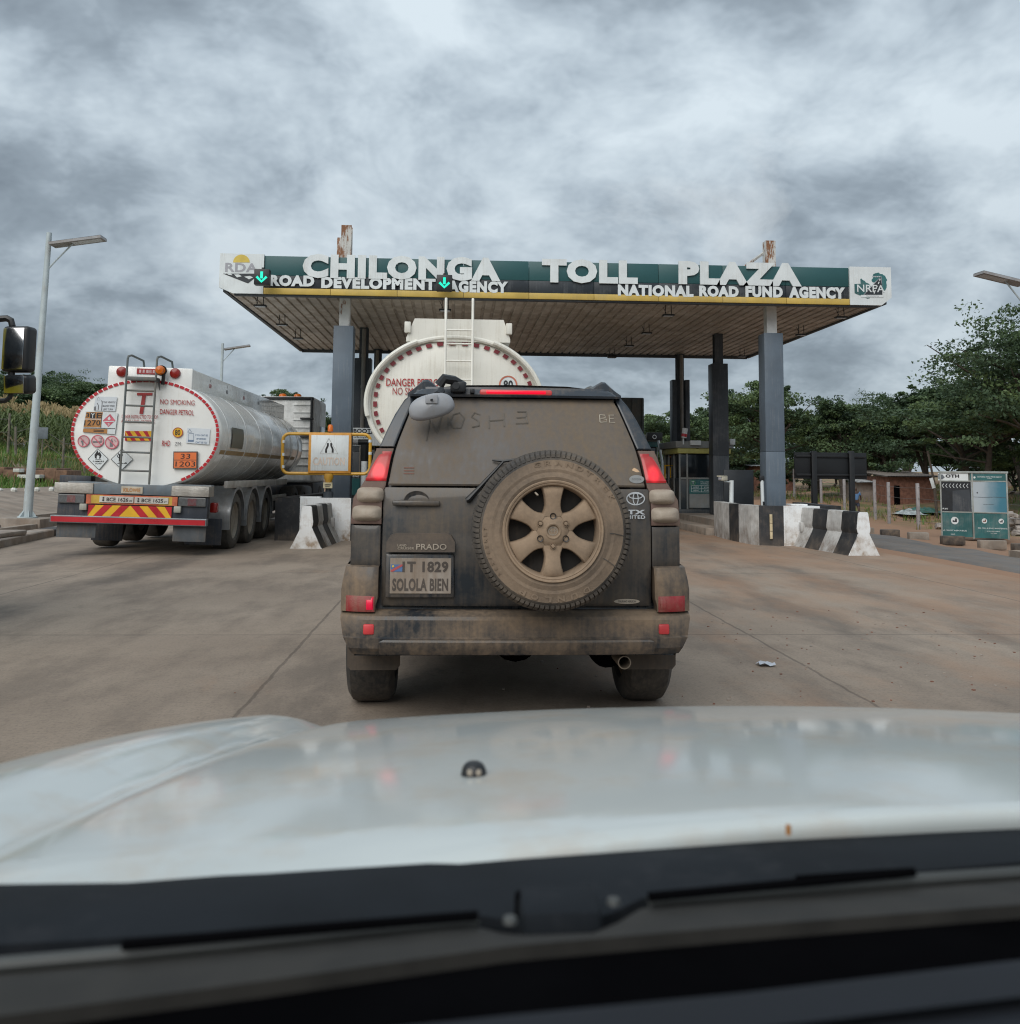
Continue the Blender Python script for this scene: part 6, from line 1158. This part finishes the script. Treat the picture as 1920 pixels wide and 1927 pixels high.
q.box((ldx[0] + .02, yl_ - .06, 2.765), (ldx[1] + .02, yl_ + .16, 2.82), .006); q.flat([(ldx[1] + .02, yl_ - .06, 2.80), (ldx[1] + .02, yl_ + .16, 2.80), (ldx[1] + .02, yl_ + .16, 2.62)]); q.build('ladder', mat('ladder_grey', (.10, .115, .115), .5, var=.15, dust=.1), tk)
# rear frame
yb = 15.16
q = MB(); q.box((-6.27, yb - .02, .955), (-5.68, yb + .3, 1.115), .008, 1); q.box((-5.678, yb, .957), (-4.48, yb + .3, 1.113), .006, 0); q.box((-4.478, yb - .02, .955), (-3.90, yb + .3, 1.115), .008, 1); q.box((-6.2, yb + .30, 1.0), (-3.95, yb + .5, 1.135), .01, 0); q.build('rear_deck', [mat('deck_grey', (.13, .16, .185), .5, dust=.08), chequer], tk)
q = MB(); q.box((-5.25, yb - .018, .975), (-4.92, yb - .003, 1.085), .004, 0); q.text('KILOWIE', (-5.085, yb - .021, 1.03), .26, .06, .03, 0, 1); q.build('maker_plate', [mat('plate_cream', (.48, .42, .33), .5), ochre], tk, smooth=0)
q = MB(); q.box((-6.22, yb + .02, .60), (-3.92, yb + .16, .95), .01); q.build('rear_panel', mat('dark_trailer_paint', (.035, .042, .055), .6, dust=.12), tk)
for x0, x1 in ((-6.20, -5.80), (-4.36, -3.94)):
    q = MB(); q.box((x0, yb - .02, .80), (x1, yb + .018, .94), .012, 0); q.box((lerp(x0, x1, .34), yb - .024, .815), (lerp(x0, x1, .66), yb - .019, .925), .002, 1)
    for k in range(6): q.stroke([(lerp(x0, x1, t), yb - .0255, .825 + .018 * k + .012 * ((i_) % 2)) for i_, t in enumerate([j / 10 for j in range(11)])], .004, 2)
    q.build('tail_lamp', [mat('lamp_smoke', (.10, .10, .10), .35), smokered, steel], tk, smooth=0)
q = MB(); q.box((-5.78, yb - .006, .80), (-4.38, yb + .018, .945), .004, 0); q.flat([(-5.70, yb - .009, .81), (-5.52, yb - .009, .81), (-5.52, yb - .009, .935), (-5.70, yb - .009, .935)], 1); q.flat([(-4.66, yb - .009, .81), (-4.46, yb - .009, .81), (-4.46, yb - .009, .935), (-4.66, yb - .009, .935)], 1); q.build('rear_marker_board', [mat('worn_orange_red', (.50, .13, .06), .5, var=.25, scale=8), mat('worn_gold', (.50, .32, .05), .5, var=.2)], tk, smooth=0)
for x0, tx_ in ((-5.57, 'BCE 1626 ZM'), (-5.035, 'BCE 1625 ZT')):
    q = MB(); q.box((x0, yb - .022, .828), (x0 + .52, yb - .010, .925), .003, 0); q.text(tx_[:8], (x0 + .275, yb - .025, .877), .33, .058, .02, 0, 1); q.text(tx_[9:], (x0 + .475, yb - .025, .862), .04, .022, .01, 0, 1); q.disc((x0 + .06, yb - .025, .897), .014, 10, 1); q.disc((x0 + .06, yb - .025, .862), .016, 10, 1); q.build('number_plate', [mat('plate_white', (.52, .50, .46), .5, dust=.15), inkblack], tk, smooth=0)
q = MB(); x0, x1, z0, z1 = -5.74, -4.46, .615, .785; n = 6; cx = (x0 + x1) / 2; wd = (x1 - x0) / 12; sl = .155
q.flat([(x0, yb - .004, z0), (x1, yb - .004, z0), (x1, yb - .004, z1), (x0, yb - .004, z1)], 1)
for sg in (-1, 1):
    for k in range(3):
        b0 = cx + sg * (.165 + k * .26 - .0); A = [(b0 - sg * sl, z1), (b0 - sg * sl + sg * .13, z1), (b0 + sg * .13, z0), (b0, z0)]; A = [(min(x1, max(x0, a)), b) for a, b in A]
        q.flat([(a, yb - .007, b) for a, b in A], 0)
q.build('chevron_board', [redrefl, yelref], tk, smooth=0)
for x in (-5.86, -4.42): q = MB(); q.box((x, yb - .05, .70), (x + .11, yb + .0, .80), .012); q.build('work_lamp', workl, tk)
q = MB(); q.box((-6.29, yb - .06, .50), (-3.90, yb + .04, .615), .01, 0); q.flat([(-6.27, yb - .063, .515), (-3.92, yb - .063, .515), (-3.92, yb - .063, .595), (-6.27, yb - .063, .595)], 1); q.build('underrun_bar', [steel, redrefl], tk, smooth=0)
for x0, x1, z0 in ((-6.22, -5.62, .27), (-4.44, -3.93, .25)): q = MB(); q.box((x0, yb + .05, z0), (x1, yb + .07, .505), .006); q.build('mud_flap', mat('grey_flap', (.085, .095, .105), .7, dust=.1) if 'grey_flap' not in MATS else MATS['grey_flap'], tk)
for x0, x1 in ((-5.76, -5.50), (-4.6, -4.2)): pass
for a_, b_, z_ in ((-5.95, -5.45, .18), (-4.45, -3.86, .15)): q = MB(); q.box((a_, 15.92, z_), (b_, 15.95, .58), .006); q.build('spray_flap', MATS['dark_trailer_paint'], tk)
q = MB(); q.box((-5.55, 15.5, .72), (-4.6, 26, .98), .02); q.box((-5.5, 16.2, .45), (-4.7, 20.2, .60), .05)
for y in (16.9, 18.2, 19.5): q.tube([(-6.1, y, .50), (-4.0, y, .50)], .07, 10)
q.build('chassis', MATS['dark_trailer_paint'], tk)
for y in (16.9, 18.2, 19.5):
    for s in (-1, 1):
        wheel(tk, (TX + s * 1.0, y, .505), .50, .34, trucktyre, mat('dusty_hub', (.29, .265, .225), .7, dust=.4) if 'dusty_hub' not in MATS else MATS['dusty_hub'])
        q = MB(); xa_, xb_ = TX + s * .78, TX + s * 1.20
        q.grid([[(x, y + .58 * math.cos(t), .52 + .58 * math.sin(t)) for x in (xa_, xb_ - s * .02, xb_)] + [(xb_, y + .53 * math.cos(t), .52 + .53 * math.sin(t))] for t in [lerp(-.05, math.pi + .25, i / 18) for i in range(19)]]); q.build('mudguard', mat('mudguard_grey', (.36, .37, .38), .28, .4, dust=.12) if 'mudguard_grey' not in MATS else MATS['mudguard_grey'], tk)
railm = mat('rail_grey', (.42, .40, .37), .6, dust=.2)
for s in (-1, 1):
    for A, B in (((1.17, 16.05, 1.08), (1.17, 21.6, 1.20)), ((1.10, 20.3, .74), (1.10, 22.0, .86)), ((1.10, 20.3, .38), (1.10, 22.0, .47))): q = MB(); q.box((TX + s * A[0] - .03, A[1], A[2]), (TX + s * B[0] + .03, B[1], B[2]), .006); q.build('side_rail', railm, tk)
q = MB(); q.box((-4.25, 20.15, .36), (-3.97, 20.28, 1.1), .01); q.box((-4.3, 20.4, .5), (-3.96, 20.9, .74), .04); q.box((-4.3, 21.0, .5), (-3.98, 21.5, .74), .04); q.box((-6.0, 20.4, .4), (-5.6, 22, 1.0), .05); q.build('side_locker', MATS['dark_trailer_paint'], tk)
q = MB(); q.box((-3.95, yb + .28, .70), (-3.84, yb + .42, .86), .02, mx=None); q.build('side_reflector', redlamp, tk)
q = MB(); q.box((-6.45, 15.75, 1.08), (-5.95, 15.95, 1.22), .01); q.build('hose_tray', MATS['dark_trailer_paint'], tk)
tk.rotation_euler = (0, LEAN, 0)
def tractor(lb, x, y, h, wd, m_, beacons, frame=True):
    t = thing('tractor_cab', lb, 'lorry cab', (x, y, 0)); q = MB(); q.box((x - wd / 2, y, 1.05), (x + wd / 2, y + 2.3, h), .09, seg=3); cabb = q.build('cab', m_, t)
    q = MB()
    for k in range(9): q.box((x + wd / 2 - .55, y - .03, 1.5 + .2 * k), (x + wd / 2 - .10, y + .005, 1.53 + .2 * k), .004)
    q.build('rear_rib', m_, cabb); q = MB()
    for z in (h - .62, h - 1.1): q.box((x + wd / 2 - .35, y - .10, z), (x + wd / 2 + .0, y - .02, z + .05), .005)
    q.tube([(x + wd / 2 - .06, y - .05, 1.3), (x + wd / 2 - .06, y - .05, h - .05)], .035, 8); q.box((x - wd / 2, y - .04, h - .10), (x + wd / 2 - .02, y + .02, h - .02), .01); q.build('bracket', black, cabb)
    q = MB(); q.box((x + wd / 2 + .002, y + 1.1, 1.9), (x + wd / 2 + .012, y + 1.95, 2.6), .002); q.box((x - wd / 2 - .012, y + 1.1, 1.9), (x - wd / 2 - .002, y + 1.95, 2.6), .002); q.box((x - wd / 2 + .15, y + 2.302, 1.9), (x + wd / 2 - .15, y + 2.315, 2.7), .003); q.build('window', glassdark, t)
    for bx_ in beacons: q = MB(); q.lathe([(.11, 0), (.10, .07), (.07, .10), (0, .11)], (bx_, y + .5, h), (0, 0, 1), 14); q.build('beacon', orangelamp, t)
    q = MB(); q.box((x - .42, y - 3.4, .62), (x - .26, y + 2.2, .95), .02); q.box((x + .26, y - 3.4, .62), (x + .42, y + 2.2, .95), .02); q.box((x + .62, y - 1.2, .45), (x + 1.15, y + .1, .98), .1); q.box((x - wd / 2, y + .2, .4), (x + wd / 2, y + 2.38, 1.06), .06); q.build('chassis', MATS['dark_trailer_paint'], t)
    for yy in (y - 2.6, y - 1.35, y + 1.4):
        for s in (-1, 1): wheel(t, (x + s * 1.0, yy, .505), .50, .34, rubber, MATS['dusty_hub'])
    return t
tractor('white ribbed lorry cab with orange roof beacons coupled to the oval petrol tanker', -4.98, 25.4, 3.34, 2.32, mat('cab_white', (.76, .77, .76), .45, dust=.15, dcol=(.3, .27, .22)), (-4.75, -4.35))
# ---- cream tanker ahead
CXc, CZc, CA, CB, CYt = -.045, 2.345, 1.275, .985, 13.7
ct = thing('tanker_trailer', 'cream tanker standing under the canopy with a ladder and a raised end rim', 'tanker', (CXc, 17, 0))
q = MB(); R = []
for y, k in ((CYt + .05, .0), (CYt + .05, .5), (CYt + .06, .92), (CYt + .10, .972), (CYt + .16, .975), (CYt + 9.5, .975), (CYt + 9.9, .8), (CYt + 10, .1)): R.append(ell(CXc, CZc, CA * k, CB * k, y, 64, 2.12))
q.grid(R, wrap=True); dashes(q, CXc, CZc, CA * .925, CB * .925, CYt + .035, 30, .055, -.55, math.pi + .55, .52, 1, 2.12, None); t2 = q.build('tank', [creamtank, mat('maroon_reflector', (.20, .022, .03), .4)], ct, smooth=40)
q = MB(); q.tube([V(p) for p in ell(CXc, CZc, CA * .985, CB * .985, CYt + .04, 64, 2.12) if True], .038, 10, closed=True); q.build('end_rim', creamtank, ct)
for sg in (-1, 1): q = MB(); q.tube([(CXc + sg * CA * math.cos(t) * 1.0, CYt - .03, CZc + CB * math.sin(t) * 1.01) for t in [lerp(-.2, 1.12, i / 16) for i in range(17)]], .035, 8); q.build('rim_pipe', creamtank, ct)
q = MB(); z0, z1 = 3.30, 3.585; q.prism([(CXc - .72, CYt + .02, z0 - .05), (CXc + .80, CYt + .02, z0 - .05), (CXc + .80, CYt + .02, z0), (CXc + .70, CYt + .02, z1), (CXc - .60, CYt + .02, z1), (CXc - .72, CYt + .02, z0)], (0, 9, 0)); rb2 = q.build('rollover_box', creamtank, ct, smooth=0)
q = MB()
for sg, x in ((-1, CXc - .70), (1, CXc + .78)): q = MB(); q.box((x - .045, CYt - .03, 3.37), (x + .045, CYt + .06, 3.53), .01); q.build('lamp_bracket', creamtank, rb2)
q = MB(); lx = (-.19, .20); yl2 = CYt - .13
for x in lx: q.tube([(x, yl2, 1.0), (x, yl2, 3.80), (x, yl2 + .05, 3.87)], .020, 8)
for z in (1.55, 1.85, 2.15, 2.40, 2.68, 2.95, 3.20, 3.40): q.tube([(lx[0], yl2, z), (lx[1], yl2, z)], .014, 8)
q.build('ladder', creamtank, ct)
yc = CYt + .036; q = MB(); txpx(q, 'DANGER PETROL', 727, 833, 712.5, 727, yc, .012, 0, 0); q.build('lettering', redletter, t2, smooth=0); q = MB(); txpx(q, 'NO SMOKING', 739, 818, 729.5, 743, yc, 0., 0, 0); q.build('lettering', redletter, t2, smooth=0)
q = MB(); c = at(956.5, 724, yc); q.disc(c, .135, 30, 0); q.ring(c + V((0, -.004, 0)), .135, .024, 30, 1); q.text('80', c + V((0, -.006, 0)), .14, .13, .03, 0, 2); q.build('speed_limit_decal', [signwhite, mat('faded_red', (.50, .16, .10), .5), inkblack], t2, smooth=0)
q = MB(); q.box((CXc - 1.2, CYt - .05, .95), (CXc + 1.2, CYt + .3, 1.2), .02, 0); q.box((CXc - 1.22, CYt - .05, .5), (CXc + 1.22, CYt + .05, .62), .01, 0); q.box((CXc - .5, CYt + .3, .7), (CXc + .5, CYt + 10.5, 1.0), .02, 0); q.build('chassis', MATS['dark_trailer_paint'], ct)
for s in (-1, 1): q = MB(); q.box((CXc + s * .95 - .2, CYt - .06, .75), (CXc + s * .95 + .2, CYt - .04, .9), .006); q.build('tail_lamp', redlamp, ct)
for y in (15.2, 16.5, 17.8):
    for s in (-1, 1): wheel(ct, (CXc + s * 1.0, y, .505), .50, .34, rubber, MATS['dusty_hub'])
gt = thing('cargo_truck', 'dark grey truck body beyond the dusty car window, only its upper corner showing', 'truck', (4.6, 27, 0)); q = MB(); q.box((3.15, 26.6, 1.1), (5.30, 33, 3.52), .03); q.build('cargo_body', mat('truck_grey_green', (.055, .065, .065), .6, dust=.1), gt)
q = MB()
for k in range(8): q.box((3.2 + k * .29, 26.57, 1.15), (3.24 + k * .29, 26.605, 3.48), .004)
q.build('body_rib', MATS['truck_grey_green'], gt); q = MB(); q.box((3.4, 26.9, .6), (5.05, 35.3, 1.08), .03); q.box((3.2, 33.1, .7), (5.25, 35.2, 2.9), .15, seg=3); q.build('cab', MATS['truck_grey_green'], gt)
for y in (28, 29.3, 34.2):
    for s in (-1, 1): wheel(gt, (4.22 + s * .9, y, .5), .5, .34, rubber, MATS['dusty_hub'])
# ---- yellow truck whose mirror reaches in
yt = thing('yellow_truck', 'yellow truck in the next lane of which only the black double mirror reaches into view', 'truck', (-5.6, 7, 0))
q = MB(); q.box((-6.8, 6.2, .75), (-4.52, 8.35, 2.95), .16, seg=4); q.build('cab', truckyel, yt); q = MB(); q.box((-4.518, 6.22, 1.93), (-4.508, 8.32, 2.95), .003); q.box((-6.6, 8.352, 1.75), (-4.7, 8.362, 2.7), .003); q.build('window', glassdark, yt)
q = MB(); q.box((-6.75, 6.3, .35), (-4.55, 8.45, .76), .08); q.box((-6.5, 1.5, .7), (-4.8, 6.2, 1.0), .05); q.build('lower_body', black, yt)
for y in (2.6, 7.4):
    for s in (-1, 1): wheel(yt, (-5.66 + s * .95, y, .5), .5, .3, rubber, MATS['dusty_hub'])
Ym = 8.6
def mirror(x0, x1, y0, y1, d, toe, name, pit):
    a = at(x0, y0, Ym); b = at(x1, y1, Ym); c = (a + b) / 2; hw, hh = (b.x - a.x) / 2, (a.z - b.z) / 2; mx = Matrix.Translation(c) @ Matrix.Rotation(toe, 4, 'Z') @ Matrix.Rotation(pit, 4, 'X')
    q = MB(); q.box((-hw, -.02, -hh), (hw, .13, hh), .035, mx=mx, seg=4); o = q.build(name, black, yt); q = MB(); q.box((-hw * .86, -.026, -hh * .90), (hw * .70, -.0205, hh * .90), .002, mx=mx); q.build('mirror_glass', mirrorm, o); return c
mirror(4.5, 54.5, 613, 700, .12, R_(-9), 'mirror_head', 0); mirror(6, 56, 705, 742, .12, R_(-9), 'wide_mirror_head', R_(6))
q = MB(); p = lambda x, y: at(x, y, Ym + .05)
q.tube([p(-45, 600), p(0, 600), p(13, 599), p(21, 603), p(23.5, 614)], .030, 8); q.tube([p(22, 697), p(22, 708)], .03, 8); q.tube([p(22, 738), p(19, 748), p(10, 754), p(-45, 756)], .022, 8); q.build('mirror_arm', black, yt)
# ================================================================ the white car we sit in
wc = thing('white_car', 'white car bonnet with a washer nozzle, black wipers and dark dashboard edge', 'car', (.5, .9, 0))
HC = .5
def hz(x, y):
    t = y - .815; z = 1.055 - .068 * t - .083 * t * t if t > 0 else 1.055 + .10 * t
    z -= .05 * (x - HC) ** 2
    u = abs(x - HC); v = HC + .425 - (y - .88) * .20; d = u - v           # crease and wing lobe, mirrored about the middle
    z -= .012 * math.exp(-(d / .030) ** 2); z += .024 * sstep(0, .11, d) - .9 * max(0, d - .15) ** 2 - .25 * max(0, d - .30)
    if y > 1.80: z -= .9 * (y - 1.80) ** 2
    return z
redge = [(-300, 1672), (0, 1671), (240, 1668), (500, 1648), (960, 1600), (1420, 1568), (1920, 1546), (2400, 1530)]
RE = [atz(px, py, 1.044) for px, py in redge]; RET = [(p.x, p.y) for p in RE]
q = MB(); P = []
for i in range(91):
    x = lerp(-.72, 1.72, i / 90); y0 = max(.45, interp(x, RET) if x > -.5 else interp(-.5, RET)); row = [(x, y0 + .02, hz(x, y0) - .05), (x, y0 - .004, hz(x, y0) - .012), (x, y0 - .002, hz(x, y0) - .002)]
    for j in range(61): y = lerp(y0, 2.25, (j / 60)); row.append((x, y, hz(x, y)))
    row.append((x, 2.3, .45)); P.append(row)
P = [[(P[0][0][0] - .02, y_, .42) for _, y_, z_ in P[0]]] + P + [[(P[-1][0][0] + .02, y_, .42) for _, y_, z_ in P[-1]]]
q.grid(P); bon = q.build('bonnet', carwhite, wc, smooth=60)
q = MB(); c = V((.022, 1.02, hz(.022, 1.02) - .001)); P = []
for i in range(7): t = i / 6 * math.pi / 2; P.append([c + V((.0135 * math.cos(an) * math.cos(t) ** .6, .013 * math.sin(an) * math.cos(t) ** .6, .0145 * math.sin(t))) for an in [2 * math.pi * k / 20 for k in range(20)]])
q.grid(P, wrap=True); nz = q.build('washer_nozzle', black, wc, smooth=60)
for s in (-1, 1): q = MB(); q.lathe([(0, -.002), (.0028, -.0015), (.0032, .002)], c + V((s * .0045, -.0115, .0065)), (0, 1, 0), 10); q.build('jet_hole', sand, nz)
def band(lines, name, m_, depth=.03, smooth=40):
    q = MB(); n = 60; rows = []
    L_ = [[(lambda p: V((p.x, p.y, z)))(atz(px, interp(px, tab), z)) for px in [lerp(-330, 2300, i / n) for i in range(n + 1)]] for tab, z in lines]
    L_ = [[p + V((0, 0, -depth)) for p in L_[0]]] + L_ + [[p + V((0, 0, -depth)) for p in L_[-1]]]
    q.grid(L_); return q.build(name, m_, wc, smooth=smooth)
ra = [(p, y - 7) for p, y in redge]
cow1 = [(-300, 1800), (0, 1778), (500, 1748), (870, 1718), (985, 1735), (1130, 1730), (1220, 1684), (1920, 1622), (2400, 1580)]
wl = [(-300, 1850), (0, 1822), (500, 1775), (870, 1737), (960, 1760), (1130, 1755), (1220, 1702), (1920, 1648), (2400, 1606)]
grl = [(-300, 1950), (0, 1912), (500, 1845), (960, 1780), (1400, 1742), (1920, 1702), (2400, 1668)]
blk = [(-300, 2010), (0, 1990), (500, 1960), (960, 1910), (1400, 1868), (1920, 1806), (2400, 1760)]
band([(ra, 1.028), ([(a, lerp(b, interp(a, cow1), .12)) for a, b in ra], 1.037), ([(a, lerp(b, interp(a, cow1), .55)) for a, b in ra], 1.043), (cow1, 1.040)], 'cowl_panel', cowlm)
band([(cow1, 1.030), (wl, 1.032)], 'cowl_gutter', darkin, .02)
band([(wl, 1.045), ([(a, lerp(b, interp(a, grl), .45)) for a, b in wl], 1.056), (grl, 1.058)], 'glass_seal', gritm)
band([(grl, 1.048), ([(a, lerp(b, interp(a, blk), .5)) for a, b in grl], 1.050), (blk, 1.052)], 'windscreen_border', darkin)
band([(blk, 1.075), ([(a, b + 22) for a, b in blk], 1.088), ([(a, b + 70) for a, b in blk], 1.094), ([(a, b + 80) for a, b in blk], 1.086), ([(a, b + 260) for a, b in blk], 1.10)], 'dashboard', dashm, .05)
for pts in ([(-40, 1818), (230, 1795), (500, 1769), (900, 1729)], [(1222, 1694), (1500, 1672), (1720, 1655), (1990, 1637)]):
    q = MB(); q.tube([atz(a, b, 1.052) for a, b in pts], .0042, 8, 0); wb_ = q.build('wiper_blade', blade, wc)
    q = MB(); k = (lambda a, b: atz(a, b, 1.060)); q.tube([k(pts[1][0], pts[1][1] - 16), k(pts[2][0], pts[2][1] - 14), k(pts[-1][0] if pts[0][0] < 0 else pts[0][0], (pts[-1] if pts[0][0] < 0 else pts[0])[1] - 6)], .0032, 8); q.build('wiper_arm', darkin, wb_)
q = MB(); a = atz(1045, 1700, 1.05); q.box(a + V((-.025, -.03, -.03)), a + V((.028, .015, .008)), .006); q.build('wiper_pivot_cover', cowlm, wc); q = MB(); a = atz(1030, 1678, 1.056); q.box(a + V((-.022, -.006, -.02)), a + V((.022, .006, .0)), .003); q.build('cowl_slot', darkin, wc)
q = MB()
for px, py in ((960, 1735), (1155, 1700)): q = MB(); a = atz(px, py, 1.054); q.lathe([(.005, 0), (.004, .003), (0, .004)], a, (0, 0, 1), 12); q.build('wiper_nut', blade, wc)
q = MB(); a = atz(1484, 1570, 1.06); q.tube([a, a + V((0, 0, .007))], .0022, 8); q.build('cowl_clip', ochre, wc)
for s in (-1, 1):
    q = MB(); q.lathe([(.20, -.1), (.31, -.11), (.335, -.06), (.335, .06), (.31, .11), (.20, .1)], (HC + s * .76, 1.45, .335), (1, 0, 0), 32); q.build('wheel', rubber, wc)
# every name said, every part in place
bpy.context.view_layer.update()
